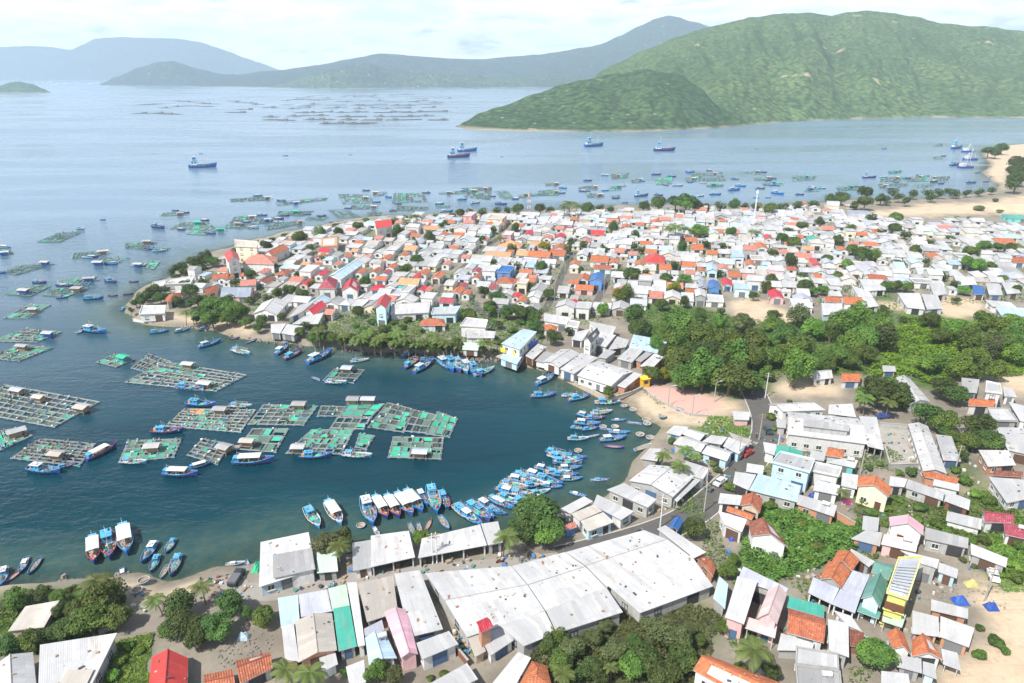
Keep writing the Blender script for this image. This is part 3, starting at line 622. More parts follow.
def pb(name, corners, h, roof='shed', rc='white', wc='white', label=None, rise=None, cat=None, group=None, word=None, **kw):
    """building from the four roof corners seen in the photograph at eave height h"""
    h = h * .70 if h <= 5.3 else h * .80 if h < 6.6 else h * .9
    q = [P(x, y, LZ + h) for x, y in pts(corners)]
    e_ = building(name, q, h, roof, rc, wc, rise, gear=not kw.get('posts') and sum(v.y for v in q) / 4 < 250, **kw)
    word = word or name.replace('_', ' ')
    wcw = {'brick': 'brick-walled', 'grey': 'grey-walled', 'ltblue': 'blue-walled', 'yellow': 'yellow-walled', 'pink': 'pink-walled', 'teal': 'teal-walled', 'cream': 'cream-walled', 'tan': 'tan-walled', 'blue': 'blue-walled'}.get(wc, '')
    d = ' '.join(x for x in (sizeword(e_['_wd'], e_['_dp']), wcw, word, 'under', roofdesc(rc, roof)) if x)
    tag(e_, d, cat or word, group or 'buildings by the harbour', label=label); return e_
# ------------------------------------------------------------------ boats
def paint(name, c): return plain('paint_' + name, c, .4, .14, .22, 1.2)
HULLS = dict(blue=paint('hull_blue', (.012, .10, .44)), navy=paint('hull_navy', (.012, .05, .24)), cyan=paint('hull_cyan', (.03, .27, .55)), violet=paint('hull_violet', (.09, .09, .36)), white=paint('hull_white', (.62, .66, .70)), brown=paint('hull_brown', (.24, .14, .08)), teal=paint('hull_teal', (.02, .26, .34)))
DECKM = plain('deck_planks', (.30, .24, .19), .8, .2, .5); REDS = paint('strake_red', (.42, .06, .06)); CYAN = paint('cabin_cyan', (.07, .33, .58)); WHITEP = paint('cabin_white', (.58, .60, .62)); ORANGEP = paint('cabin_orange', (.62, .30, .06))
AWN = plain('awning_canvas', (.58, .58, .56), .8, .1, .45); NETG = plain('net_green', (.02, .36, .22), .9, .25, .3, 2); NETD = plain('net_dark', (.05, .075, .065), .95, .2, .3, 2); TARPB = plain('tarp_blue', (.02, .13, .46), .6, .1, .15); REDP = plain('gear_red', (.5, .05, .06), .7); PINKP = plain('gear_pink', (.68, .10, .34), .7)
def hull(L, B, Dh, sheer, transom=.62, n=12):
    """outer skin, deck height, gunwale line; bow towards +x, waterline z=0, keel below"""
    st = []
    for i in range(n + 1):
        u = i / n; x = -L / 2 + L * u
        b = B / 2 * (transom + (1 - transom) * math.sin(math.pi * min(u, .5))) if u < .5 else B / 2 * max(0.0, 1 - ((u - .5) / .5) ** 2.3)
        zs = Dh * (.80 + .12 * (1 - u)) + sheer * max(0, (u - .35) / .65) ** 2; zk = -.35 + (.5 * max(0, (u - .82) / .18) ** 2)
        xo = .05 * L * max(0, (u - .6) / .4) ** 1.4
        st.append((x, xo, max(b, .03), zs, zk))
    return st
def hull_meshes(st, mat, stripe, name='hull'):
    mb = MB(); n = len(st) - 1
    def sec(s): x, xo, b, zs, zk = s; return [(x, 0, zk), (x + xo * .35, b * .72, zk + (zs - zk) * .35), (x + xo * .7, b * .95, zk + (zs - zk) * .72), (x + xo, b, zs)]
    for i in range(n):
        A, B_ = sec(st[i]), sec(st[i + 1])
        for k in range(3):
            m_ = 1 if k == 2 and stripe else 0
            mb.face([A[k], B_[k], B_[k + 1], A[k + 1]], m_); mir = lambda p: (p[0], -p[1], p[2]); mb.face([mir(A[k + 1]), mir(B_[k + 1]), mir(B_[k]), mir(A[k])], m_)
    A = sec(st[0]); mb.face([(p[0], -p[1], p[2]) for p in A[::-1]] + A[1:])
    return mb, sec
BOATS = {}
def boat_proto(kind, hullc, L=12.0):
    r = random.Random(kind + hullc); big = kind in ('trawler', 'canopy', 'vessel', 'gear'); B, Dh, sh = (L * .30, L * .125, L * .085) if big else (L * .27, L * .12, L * .07)
    if kind == 'vessel': B = L * .24
    name = {'trawler': 'fishing_boat', 'canopy': 'fishing_boat', 'gear': 'fishing_boat', 'vessel': 'fishing_boat', 'skiff': 'rowing_boat', 'motor': 'motor_boat'}[kind]
    e_ = empty(name, (0, 0, 0)); st = hull(L, B, Dh, sh); mb, sec = hull_meshes(st, 0, True)
    ho = mb.build('hull', [HULLS[hullc], {'blue': HULLS['cyan'], 'navy': HULLS['blue'], 'violet': HULLS['blue'], 'cyan': HULLS['white'], 'white': HULLS['blue'], 'brown': HULLS['cyan'], 'teal': HULLS['cyan']}[hullc]], e_)
    dz = Dh * .52; db = MB(); n = len(st) - 1
    for i in range(n - 1):
        a, c_ = st[i], st[i + 1]; ya, yc = a[2] * .90, c_[2] * .90; za = dz + max(0, a[3] - Dh * .95) * .55; zc = dz + max(0, c_[3] - Dh * .95) * .55
        db.face([(a[0] + a[1] * .6, -ya, za), (c_[0] + c_[1] * .6, -yc, zc), (c_[0] + c_[1] * .6, yc, zc), (a[0] + a[1] * .6, ya, za)])
    db.build('deck', DECKM, e_)
    gb = MB()
    for s_ in (-1, 1):
        for i in range(n): a, c_ = st[i], st[i + 1]; gb.bar((a[0] + a[1], s_ * a[2], a[3]), (c_[0] + c_[1], s_ * c_[2], c_[3]), .075 * L / 12, 0, 4)
    a = st[0]; gb.bar((a[0], -a[2], a[3]), (a[0], a[2], a[3]), .075 * L / 12, 0, 4)
    gb.build('gunwale', {'blue': CYAN, 'navy': REDS, 'cyan': WHITEP, 'violet': CYAN, 'white': CYAN, 'brown': REDS, 'teal': WHITEP}[hullc], ho)
    def cabin(x, l, wd, hh, m, rm, z=dz):
        c = MB(); c.box((x, 0, z + hh / 2), (l, wd, hh), 0, 0, .94); co = c.build('cabin', m, e_)
        for s_ in (-1, 1):
            for k in range(2): w_ = MB(); w_.box((x + (k - .5) * l * .45, s_ * wd * .475, z + hh * .66), (l * .3, .06, hh * .28)); w_.build('window', GLASS, co)
        w_ = MB(); w_.box((x + l * .478, 0, z + hh * .68), (.06, wd * .7, hh * .28)); w_.build('window', GLASS, co)
        rf = MB(); rf.box((x - l * .04, 0, z + hh + .06), (l * 1.18, wd * 1.16, .12)); rf.build('cabin_roof', rm, e_)
        return z + hh + .12
    def mast(x, z, hh):
        q = MB(); q.bar((x, 0, z), (x, 0, z + hh), .07, 0, 6, .04); q.bar((x, 0, z + hh * .7), (x + 1.4, 0, z + hh * .5), .04, 0, 4); q.build('mast', STEEL, e_)
    def awning(x, l, wd, hh, m):
        q = MB(); nn = 5
        for k in range(nn):
            y0, y1 = -wd / 2 + wd * k / nn, -wd / 2 + wd * (k + 1) / nn; z0, z1 = [dz + hh + .22 * (1 - (2 * y / wd) ** 2) for y in (y0, y1)]
            q.face([(x - l / 2, y0, z0), (x + l / 2, y0, z0), (x + l / 2, y1, z1), (x - l / 2, y1, z1)]); q.face([(x - l / 2, y1, z1 - .05), (x + l / 2, y1, z1 - .05), (x + l / 2, y0, z0 - .05), (x - l / 2, y0, z0 - .05)])
        ao = q.build('awning', m, e_)
        for k in range(3):
            for s_ in (-1, 1): fr = MB(); fr.bar((x + (k - 1) * l * .46, s_ * wd * .46, dz), (x + (k - 1) * l * .46, s_ * wd * .46, dz + hh), .045, 0, 4); fr.build('awning_post', STEEL, ao)
    zt = 0
    def heap(x, y, l, wd, hh, m, nm):
        q = MB(); nx, ny = 7, 5; rr = random.Random(x * 10 + y); Z_ = [[max(.02, hh * math.sin(math.pi * (i + .3) / (nx - .4)) * math.sin(math.pi * (j + .3) / (ny - .4)) * rr.uniform(.6, 1.2)) for j in range(ny)] for i in range(nx)]
        for i in range(nx - 1):
            for j in range(ny - 1): q.face([(x + l * (a / (nx - 1) - .5), y + wd * (b_ / (ny - 1) - .5), dz + Z_[a][b_]) for a, b_ in ((i, j), (i + 1, j), (i + 1, j + 1), (i, j + 1))])
        q.build(nm, m, e_)
    if kind == 'trawler':
        zt = cabin(-L * .2, L * .26, B * .58, 1.9, CYAN, CYAN if hullc != 'blue' else WHITEP); mast(-L * .14, zt, 2.6); mast(L * .2, dz, 3.2)
        aw = MB(); heap(L * .08, 0, L * .22, B * .5, .7, NETG if hullc in ('violet', 'cyan') else NETD, 'net_pile'); heap(L * .27, .1, L * .12, B * .35, .5, TARPB, 'tarp')
        cr = MB(); cr.box((-L * .40, B * .12, dz + .35), (L * .08, B * .3, .7)); cr.build('fish_box', ORANGEP, e_)
    elif kind == 'gear':
        zt = cabin(-L * .27, L * .2, B * .55, 1.8, WHITEP if hullc == 'cyan' else CYAN, CYAN); mast(-L * .2, zt, 2.2)
        fr = MB()
        for s_ in (-1, 1):
            fr.bar((-L * .1, s_ * B * .4, dz + 2), (L * .3, s_ * B * .34, dz + 2), .05, 0, 4)
            for x in (-.1, .1, .3): fr.bar((L * x, s_ * B * .37, dz), (L * x, s_ * B * .37, dz + 2), .05, 0, 4)
        for x in (-.1, .1, .3): fr.bar((L * x, -B * .37, dz + 2), (L * x, B * .37, dz + 2), .05, 0, 4)
        fr.build('light_frame', STEEL, e_); heap(L * .05, 0, L * .2, B * .5, .6, NETG, 'net_pile'); heap(L * .24, 0, L * .1, B * .4, .5, PINKP if hullc == 'blue' else REDP, 'gear_pile')
    elif kind == 'canopy':
        awning(-L * .06, L * .56, B * .86, 2.0, AWN); zt = cabin(-L * .39, L * .12, B * .5, 1.7, CYAN, CYAN); mast(-L * .36, zt, 2.0); heap(L * .30, 0, L * .12, B * .45, .5, REDP if hullc == 'navy' else TARPB, 'gear_pile')
    elif kind == 'vessel':
        zt = cabin(-L * .28, L * .24, B * .66, 2.2, WHITEP, CYAN); z2 = cabin(-L * .26, L * .12, B * .5, 1.8, CYAN, WHITEP, zt); mast(-L * .2, z2, 3.2); mast(L * .22, dz, 5.0); heap(L * .04, 0, L * .2, B * .6, .8, NETD, 'net_pile')
    elif kind == 'motor':
        cabin(-L * .12, L * .24, B * .56, 1.25, WHITEP, WHITEP if hullc != 'white' else CYAN); heap(L * .16, 0, L * .14, B * .4, .3, TARPB, 'tarp')
    else:
        for x in (-.25, 0, .22): q = MB(); q.box((L * x, 0, Dh * .72), (.28, B * .78, .06)); q.build('thwart', WOOD, e_)
        q = MB(); q.box((-L * .44, 0, Dh * .95), (.35, .3, .6)); q.bar((-L * .46, 0, Dh * .8), (-L * .56, 0, -.2), .05); q.build('outboard_motor', plain('motor_black', (.03, .03, .035), .4), e_)
    g = MB(); gm = [WHITEP, TARPB, NETG, ORANGEP, REDP, plain('rope_tan', (.45, .36, .22)), plain('tyre', (.02, .02, .02), .9), CYAN, NETD]
    for i in range(46 if big else 12):
        u = r.uniform(-.40, .40); k = int((u + .5) * n); bb = st[min(k, n)][2] * .8; y = r.uniform(-bb, bb); s_ = r.uniform(.18, .6) * L / 12; onr = -.33 < u < -.08 and abs(y) < B * .25 and kind in ('trawler', 'gear')
        if onr and r.random() < .6: continue
        z = zt + .1 if onr else dz + s_ * .3 + (max(0, u) * .6 * Dh)
        if r.random() < .6: g.box((u * L, y, z), (s_, s_ * r.uniform(.4, 1.6), s_ * r.uniform(.5, 1)), r.randrange(9), r.uniform(0, 3), r.uniform(.7, 1))
        else: g.bar((u * L, y, z - s_ * .3), (u * L, y, z + s_ * .5), s_ * .42, r.randrange(9), 8)
    if big:
        for s_ in (-1, 1):
            for i in range(5): q = st[2 + i * 2]; g.bar((q[0] + q[1], s_ * (q[2] + .02), q[3] - .45), (q[0] + q[1], s_ * (q[2] + .2), q[3] - .45), .3, 6, 9)
        g.bar((-L * .1, 0, dz + 2.2), (L * .42, 0, Dh * 1.3), .035, 5, 3); g.bar((-L * .12, B * .2, dz + 2.4), (-L * .44, 0, dz + 1), .035, 5, 3)
    g.build('deck_gear', gm, e_)['kind'] = 'stuff'
    e_.location = (0, 0, -500); return e_
def coracle_proto():
    e_ = empty('basket_boat', (0, 0, 0)); mb = MB(); n = 16; prof = [(0, -.12), (.55, -.08), (.92, .18), (1.05, .55)]; inn = [(0, .02), (.5, .05), (.86, .25), (.98, .55)]
    for pr, fl in ((prof, 0), (inn, 1)):
        for i in range(n):
            a, b_ = 2 * math.pi * i / n, 2 * math.pi * (i + 1) / n
            for (r1, z1), (r2, z2) in zip(pr, pr[1:]):
                f = [(r1 * math.cos(a), r1 * math.sin(a), z1), (r1 * math.cos(b_), r1 * math.sin(b_), z1), (r2 * math.cos(b_), r2 * math.sin(b_), z2), (r2 * math.cos(a), r2 * math.sin(a), z2)]
                mb.face(f[::-1] if fl == 0 else f, fl)
    mb.build('hull', [HULLS['cyan'], DECKM], e_); rb = MB()
    for i in range(n): a, b_ = 2 * math.pi * i / n, 2 * math.pi * (i + 1) / n; rb.bar((1.02 * math.cos(a), 1.02 * math.sin(a), .56), (1.02 * math.cos(b_), 1.02 * math.sin(b_), .56), .05, 0, 4)
    rb.build('rim', WHITEP, e_); q = MB(); q.box((0, 0, .35), (.25, 1.7, .05)); q.build('thwart', WOOD, e_); e_.location = (0, 0, -500); return e_
BDESC = {'trawler': 'fishing boat with net heap', 'canopy': 'fishing boat under white awning', 'gear': 'fishing boat with lamp frame', 'vessel': 'fishing boat with two-storey wheelhouse', 'skiff': 'open boat with benches', 'motor': 'small cabin boat'}
USED = set()
def boat(x1, y1, x2, y2, kind='trawler', hc='blue', label=None, group='fishing boats on the bay', z=0.0, lmin=0):
    """stern pixel, bow pixel at the waterline"""
    a, c_ = P(x1, y1, z), P(x2, y2, z); d = c_ - a; L = max(d.length, lmin); key = (kind, hc)
    if key not in BOATS: BOATS[key] = boat_proto(kind, hc)
    src = BOATS[key]; e_ = src if key not in USED else copy_tree(src); USED.add(key)
    k = L / 12.6; e_.location = ((a.x + c_.x) / 2, (a.y + c_.y) / 2, z + rnd.uniform(-.02, .03)); e_.rotation_euler = (0, 0, math.atan2(d.y, d.x)); e_.scale = (k,) * 3
    desc = {'violet': 'violet-blue', 'cyan': 'light blue', 'teal': 'teal'}.get(hc, hc) + ' ' + BDESC[kind].format(c='white' if (kind, hc) in (('gear', 'cyan'),) else 'pale blue')
    for old in [x for x in THINGS if x[0] is e_]: THINGS.remove(old)
    tag(e_, desc, 'boat' if kind in ('skiff', 'motor') else 'fishing boat', group, label=label)
    if not label and 'label' in e_: del e_['label']
    return e_
def coracle(px, py, z=0.0, label=None):
    global CORA
    p = P(px, py, z); key = 'coracle'
    if key not in BOATS: BOATS[key] = coracle_proto()
    e_ = BOATS[key] if key not in USED else copy_tree(BOATS[key]); USED.add(key); e_.location = (p.x, p.y, z); e_.rotation_euler = (0, 0, rnd.uniform(0, 3)); e_.scale = (rnd.uniform(.95, 1.25),) * 3
    tag(e_, 'round blue basket boat', 'basket boat', 'round basket boats', label=label); return e_
# ------------------------------------------------------------------ fish-farm rafts
BEAM = plain('raft_beam', (.27, .29, .28), .8, .2, .55, .8); FLOAT = plain('raft_float', (.05, .16, .30), .5, .2, .2)
COVERS = [plain('net_green', (.02, .38, .25), .9, .3, .55, 1.4), plain('net_teal', (.03, .29, .21), .9, .3, .6, 1.4), plain('net_seagreen', (.07, .16, .125), .9, .35, .6, 1.4), NETD, plain('net_slate', (.04, .075, .08), .95, .3, .3, 2)]
def raft(corners, nu, nv, green=.4, huts=(), near=True, label=None, seed=0, orange=False, hutc='white'):
    if not near: nu, nv, green = int(nu * 1.5 + .5), nv + 1, green * 1.0
    else: green = min(.95, green + .10); nu, nv = (nu + 1, nv + 1) if nu * nv > 11 else (nu, nv)
    r = random.Random(seed + int(1000 * green)); q = [P(x, y, .25) for x, y in pts(corners)]; c = sum(q, Vector()) / 4; ux = (q[1] - q[0]) + (q[2] - q[3]); rz = math.atan2(ux.y, ux.x)
    e_ = empty('fish_raft', (c.x, c.y, 0), rz); ca, sa = math.cos(-rz), math.sin(-rz); L = [Vector(((v - c).x * ca - (v - c).y * sa, (v - c).x * sa + (v - c).y * ca)) for v in q]
    G = lambda i, j: bil(L, i / nu, j / nv); fm = MB(); fl = MB(); bw = .15 if near else .26
    for i in range(nu + 1):
        for s_ in ((-1, 1) if near else (0,)):
            A, B_ = G(i, 0), G(i, nv); n = (B_ - A).normalized(); off = Vector((-n.y, n.x)) * s_ * .17; m_ = (A + B_) / 2 + off; fm.box((m_.x, m_.y, .34), ((B_ - A).length + bw, bw, .14), 0, math.atan2(n.y, n.x))
    for j in range(nv + 1):
        for s_ in ((-1, 1) if near else (0,)):
            A, B_ = G(0, j), G(nu, j); n = (B_ - A).normalized(); off = Vector((-n.y, n.x)) * s_ * .17; m_ = (A + B_) / 2 + off; fm.box((m_.x, m_.y, .29), ((B_ - A).length + bw, bw, .14), 0, math.atan2(n.y, n.x))
    fo = fm.build('frame', BEAM if near else plain('far_raft_beam', (.14, .235, .225), .8, .25, .4, .8), e_)
    if near:
        for i in range(nu + 1):
            for j in range(nv + 1):
                A = G(i, j); fl.bar((A.x - .45, A.y, .05), (A.x + .45, A.y, .05), .27, 0, 7)
        fl.build('floats', FLOAT, fo)['kind'] = 'stuff'
    gr = MB(); gmm = [WHITEP, TARPB, NETG, WOOD, NETD, AWN, WOOD, NETD]
    for i in range(nu * nv * 2 if near else nu * nv // 2):
        on_i = r.random() < .5; a_ = G(r.randrange(nu + 1), r.uniform(0, nv)) if on_i else G(r.uniform(0, nu), r.randrange(nv + 1)); s_ = r.uniform(.2, .55) * (1 if near else 1.3)
        if r.random() < .5: gr.box((a_.x, a_.y, .42 + s_ * .3), (s_, s_ * r.uniform(.5, 2), s_ * .6), r.randrange(8), r.uniform(0, 3))
        else: gr.bar((a_.x, a_.y, .4), (a_.x, a_.y, .4 + s_ * 1.2), s_ * .4, r.randrange(8), 8)
    gr.build('raft_gear', gmm, e_)['kind'] = 'stuff'
    one = MB(); mats = COVERS + ([ORANGEP] if orange else []); used = []
    for i in range(nu):
        for j in range(nv):
            x = fbm(np.array([i * 1.0 + seed * 7]), np.array([j * 1.0]), 2.2, seed, 2)[0] * .75 + r.random() * .25
            x = min(.999, max(0, (x - .22) / .56)); m_ = (0 if r.random() < .5 else 1) if x < green * .6 else 2 if x < green else (3 if r.random() < .5 else 4) if x < green + (1 - green) * .6 else None
            if orange and 0 < i < 3 and j < 2: m_ = 5
            if m_ is None: continue
            ua, va = r.uniform(.06, .16), r.uniform(.06, .14); ub, vb = (r.uniform(.5, .9) if r.random() < .35 else .93), (r.uniform(.55, .92) if r.random() < .35 else .93); a = [bil(L, (i + u) / nu, (j + v) / nv) for u, v in ((ua, va), (ub, va + r.uniform(-.05, .06)), (ub + r.uniform(-.05, .04), vb), (ua, vb + r.uniform(-.06, .04)))]; cc = sum(a, Vector((0, 0))) / 4
            if any((Vector(P(hx, hy, 1).to_2d()) - Vector((c.x + cc.x * math.cos(rz) - cc.y * math.sin(rz), c.y + cc.x * math.sin(rz) + cc.y * math.cos(rz)))).length < 2.4 for hx, hy in huts): continue
            z = .38 if m_ in (0, 1, 2, 5) else .12; tgt = MB() if near else one; cz = z - r.uniform(.05, .2)
            for k in range(4): tgt.face([(*a[k], z), (*a[(k + 1) % 4], z), (*cc, cz)], 0 if near else m_)
            if near: tgt.build('net_cover' if m_ != 3 and m_ != 4 else 'cage_net', mats[m_], e_)
    if not near and one.f: mats = mats[:1] + [mats[2]] + mats[2:]
    if not near and one.f: one.build('net_cover', mats, e_)['kind'] = 'stuff'
    for k, (hx, hy) in enumerate(huts):
        p = P(hx, hy, 2.0); dx, dy = p.x - c.x, p.y - c.y; x, y = dx * ca - dy * sa, dx * sa + dy * ca; s_ = 1.0 if near else 1.2
        wdt, dpt = r.uniform(3.4, 4.6) * s_, r.uniform(2.6, 3.4) * s_; hb = MB()
        for sx in (-1, 1):
            for sy in (-1, 1): hb.box((x + sx * wdt * .46, y + sy * dpt * .46, 1.2), (.12, .12, 2.1))
        hb.box((x - wdt * .1, y + dpt * .1, 1.1), (wdt * .72, dpt * .7, 1.5)); ho = hb.build('hut', {'blue': TARPB, 'white': WOOD, 'teal': paint('hut_teal', (.05, .30, .34))}[hutc], e_)
        rb = MB(); z0, z1 = 2.25, 2.75
        for sy in (-1, 1): rb.face([(x - wdt * .56, y + sy * dpt * .58, z0), (x + wdt * .56, y + sy * dpt * .58, z0), (x + wdt * .56, y, z1), (x - wdt * .56, y, z1)][::-sy], 0, [(0, 0), (wdt, 0), (wdt, dpt / 2), (0, dpt / 2)])
        rb.build('roof', {'teal': NETG}.get(hutc, roof_mat(r.choice(['white', 'lav', 'cream', 'grey']))), ho)
    d = ('large ' if nu * nv > 24 else 'small ' if nu * nv < 9 else '') + 'fish cage raft' + (' with' + {1: '', 2: ' two', 3: ' three'}[len(huts)] + (' blue' if hutc == 'blue' else ' teal' if hutc == 'teal' else ' white-roofed') + (' hut' if len(huts) == 1 else ' huts') if huts else (' under green nets' if green > .55 else ' of open squares' if green < .25 else ' with some green nets'))
    tag(e_, d, 'fish raft', 'floating fish cage rafts', label=label); return e_
# ------------------------------------------------------------------ buildings close by, one by one
GA, GB, GC, GD, GE = 'sheds along the harbour front', 'roofs between the lane and the trees', 'houses on the hillside plot', 'buildings around the schoolyard', 'roadside shops and sheds'
# bottom left corner
pb('shed', "26,608 60,602 44,627 8,631", 3.2, 'shed', 'cream', 'tan', 'low cream flat-roofed shed between the bushes beside the beach', cat='shed', group=GA)
pb('shed', "-10,668 33,652 37,692 -10,702", 4.2, 'gv', 'white', 'grey', 'white shed roof cut by the bottom left corner, beside the pale blue patched shed', cat='shed', group=GA)
pb('warehouse', "41,648 118,636 91,686 38,692", 4.6, 'shed', 'white', 'grey', 'white warehouse with a pale blue sheet laid across its roof', cat='warehouse', group=GA, detail=1)
pb('shed', "68,671 94,670 87,683 58,685", 5.2, 'shed', 'cream', 'brick', 'small cream roof standing against the patched white warehouse', cat='shed', group=GA, rise=.2)
pb('house', "152,657 188,658 187,692 148,692", 3.6, 'gv', 'red', 'grey', 'house with a bright red metal gable roof by the grass path', cat='house', group=GA, rise=2.0)
pb('house', "203,675 233,669 236,690 206,696", 3.2, 'gu', 'brown', 'grey', 'low brown tiled roof cut by the bottom edge', cat='house', group=GB)
pb('house', "235,661 270,652 273,668 240,684", 3.6, 'gu', 'brown', 'grey', 'rust-orange tiled house with pale ridge line beside the rubble lot', cat='house', group=GB, rise=1.2)
# harbour front sheds
pb('warehouse', "261,545 309,535 316,569 259,587", 4.2, 'shed', 'white', 'ltblue', 'first white harbour warehouse with blue doors, at the water ramp', cat='warehouse', group=GA, rise=.8)
pb('shed', "273,556 312,549 315,569 273,578", 5.2, 'shed', 'grey', 'white', 'grey raised roof sitting inside the first white harbour warehouse', cat='shed', group=GA, rise=.3, detail=0)
pb('shed', "317,553 336,551 338,571 317,573", 3.6, 'shed', 'pgreen', 'grey', 'pale mossy green shed roof beside the shaggy quay tree', cat='shed', group=GA)
pb('shed', "352,545 371,542 373,567 353,571", 3.6, 'shed', 'grey', 'white', 'grey shed roof between the shaggy tree and a bright white shed', cat='shed', group=GA)
pb('shed', "371,538 409,533 415,557 371,567", 4.2, 'shed', 'white', 'white', 'bright white quay shed beside the bright green quay tree', cat='shed', group=GA, open_front=True)
pb('market_hall', "422,540 480,526 487,545 418,558", 4.2, 'shed', 'white', 'white', 'long white open-fronted market hall with orange shutter on the quay', cat='market hall', group=GA, open_front=True)
pb('shed', "481,525.5 498,523 503,542 488,545", 4.2, 'shed', 'white', 'grey', 'short white shed between the market hall and the big shade tree', cat='shed', group=GA)
# roofs south of the lane
pb('shed', "278,600 298,597 300,626 281,628", 4.0, 'shed', 'ltblue', 'grey', 'pale blue lean-to roof at the corner beside the dark round tree', cat='shed', group=GB)
pb('workshop', "299,596 327,591 332,611 301,617", 4.2, 'shed', 'lav', 'grey', 'lavender grey workshop roof on the lane, next to the mossy green one', cat='workshop', group=GB)
pb('shed', "282,629 294,625.5 299,662 285,659", 3.8, 'shed', 'white', 'brick', 'narrow white shed roof with brick side, below the pale blue lean-to', cat='shed', group=GB)
pb('warehouse', "295,621 332,613 337,650 299,662", 4.6, 'gv', 'cream', 'brick', 'cream warehouse roof with a brick edge, next to the teal roof', cat='warehouse', group=GB, rise=.9)
pb('shed', "328.5,590 346,586 350,607 332.5,611", 4.2, 'shed', 'pgreen', 'grey', 'mossy pale green roof above the teal one', cat='shed', group=GB)
pb('shed', "333.5,611.5 350,608 357,646 338.5,651", 4.0, 'shed', 'teal', 'grey', 'long roof of bright teal sheets among white roofs', cat='shed', group=GB)
pb('shed', "347.5,586.5 357,586 365,645 358,646.5", 4.2, 'shed', 'white', 'white', 'very narrow white strip roof beside the teal roof', cat='shed', group=GB, detail=0)
pb('warehouse', "358,586 393,578 398,612 367,622", 4.6, 'shed', 'tan', 'grey', 'wide tan-white warehouse roof above the lavender and pale blue roofs', cat='warehouse', group=GB)
pb('warehouse', "394.5,577.5 420,574 443,629 410,637", 4.6, 'shed', 'white', 'grey', 'broad white warehouse roof between the pink striped roof and the gully', cat='warehouse', group=GB)
pb('shed', "364,630 382,621 384.5,630 365,636", 4.6, 'shed', 'lav', 'white', 'small lavender roof joined to the pale blue house roof', cat='shed', group=GB, rise=.3)
pb('house', "365,637.5 384.5,631 397,658 369,665", 4.2, 'gv', 'ltblue', 'white', 'house with a pale blue roof beside the pink striped roof', cat='house', group=GB, rise=.7)
pb('house', "384,612 407,609.5 418,654 401,658", 5.0, 'gv', 'pink', 'pink', 'house with a pink roof striped by dark battens', cat='house', group=GB, rise=.9)
pb('house', "416.5,645 449,633 458.5,644 422,659.5", 4.6, 'shed', 'white', 'white', 'plain white box house with one window, beside the gully', cat='house', group=GB, rise=.5)
pb('house', "346,668 364,661 366,682 350,688", 3.4, 'shed', 'white', 'white', 'small white roof between two leafy trees at the bottom edge', cat='house', group=GB)
pb('house', "318,652 334,647 338,664 322,672", 3.2, 'shed', 'white', 'white', 'low white house with dark openings below the cream warehouse', cat='house', group=GB)
pb('shed', "429,685 467,664 478,679 446,694", 3.4, 'shed', 'white', 'grey', 'white lean-to roof at the bottom edge beside the footpath', cat='shed', group=GB)
pb('house', "518,654 531,660 514,688 490,686", 3.8, 'shed', 'white', 'white', 'white half roof joined to an orange tiled one at the bottom edge', cat='house', group=GB)
pb('house', "532,660.5 547,666 553,690 516,690", 3.8, 'hip', 'orange', 'white', 'orange hipped tile roof at the bottom edge beside the trees', cat='house', group=GB)
pb('shed', "467,637 478,635 486,651 475,657", 3.4, 'shed', 'cream', 'tan', 'cream narrow shed roof below the small red roof', cat='shed', group=GB)
pb('shed', "479,635 506,624 514,640 490,656", 3.6, 'shed', 'white', 'white', 'white shed with a cut corner by the climbing plants', cat='shed', group=GB)
pb('hut', "476,622 487,617 493.5,626.5 480,633", 7.2, 'gu', 'crimson', 'brick', 'little crimson roof standing up from the huge pale roof', cat='hut', group=GB, detail=0)
# the great pale roofs
pb('warehouse', "425,573 511,566 545,611 467,637", 4.4, 'gu', 'white', 'grey', 'huge pale warehouse roof between the gully and the market hall', cat='warehouse', group=GB, rise=.7, detail=1)
pb('warehouse', "512,566 565,552 606,588 546,611", 4.6, 'gu', 'white', 'grey', 'large pale warehouse roof below the big shade tree', cat='warehouse', group=GB, rise=.7, detail=1)
pb('warehouse', "566,552 644,530 690,556 607,587", 5.0, 'gu', 'white', 'grey', 'largest white warehouse roof, beside the road and the blue canopy', cat='warehouse', group=GB, rise=.9, detail=1)
pb('shed', "657,530.5 665,527 706,552 694,558", 5.0, 'shed', 'white', 'grey', 'narrow white roof along the edge of the largest white warehouse', cat='shed', group=GB, detail=1, rise=.5)
pb('warehouse', "608,588 691,557.5 713,586 640,613", 4.6, 'shed', 'white', 'grey', 'dusty pale warehouse roof above the leafy yard', cat='warehouse', group=GB, detail=1)
pb('shed', "546,612 606,589 623,612 557,633", 5.0, 'shed', 'white', 'grey', 'weathered white roof at the edge of the leafy yard', cat='shed', group=GB, detail=1)
pb('shed', "500,627 545,613 556,633 524,646", 4.4, 'shed', 'white', 'grey', 'white roof with ragged lower edge beside the leafy yard', cat='shed', group=GB, detail=1)
pb('shed', "695,558 704,556 716,568 713,577", 3.6, 'gu', 'brown', 'brick', 'small rust-brown tiled roof beside the grey warehouse', cat='shed', group=GC, detail=1)
pb('shed', "719,578 728,586 725,609 713,598", 3.8, 'shed', 'ltblue', 'grey', 'narrow pale blue roof tucked against the grey warehouse', cat='shed', group=GC, detail=1)
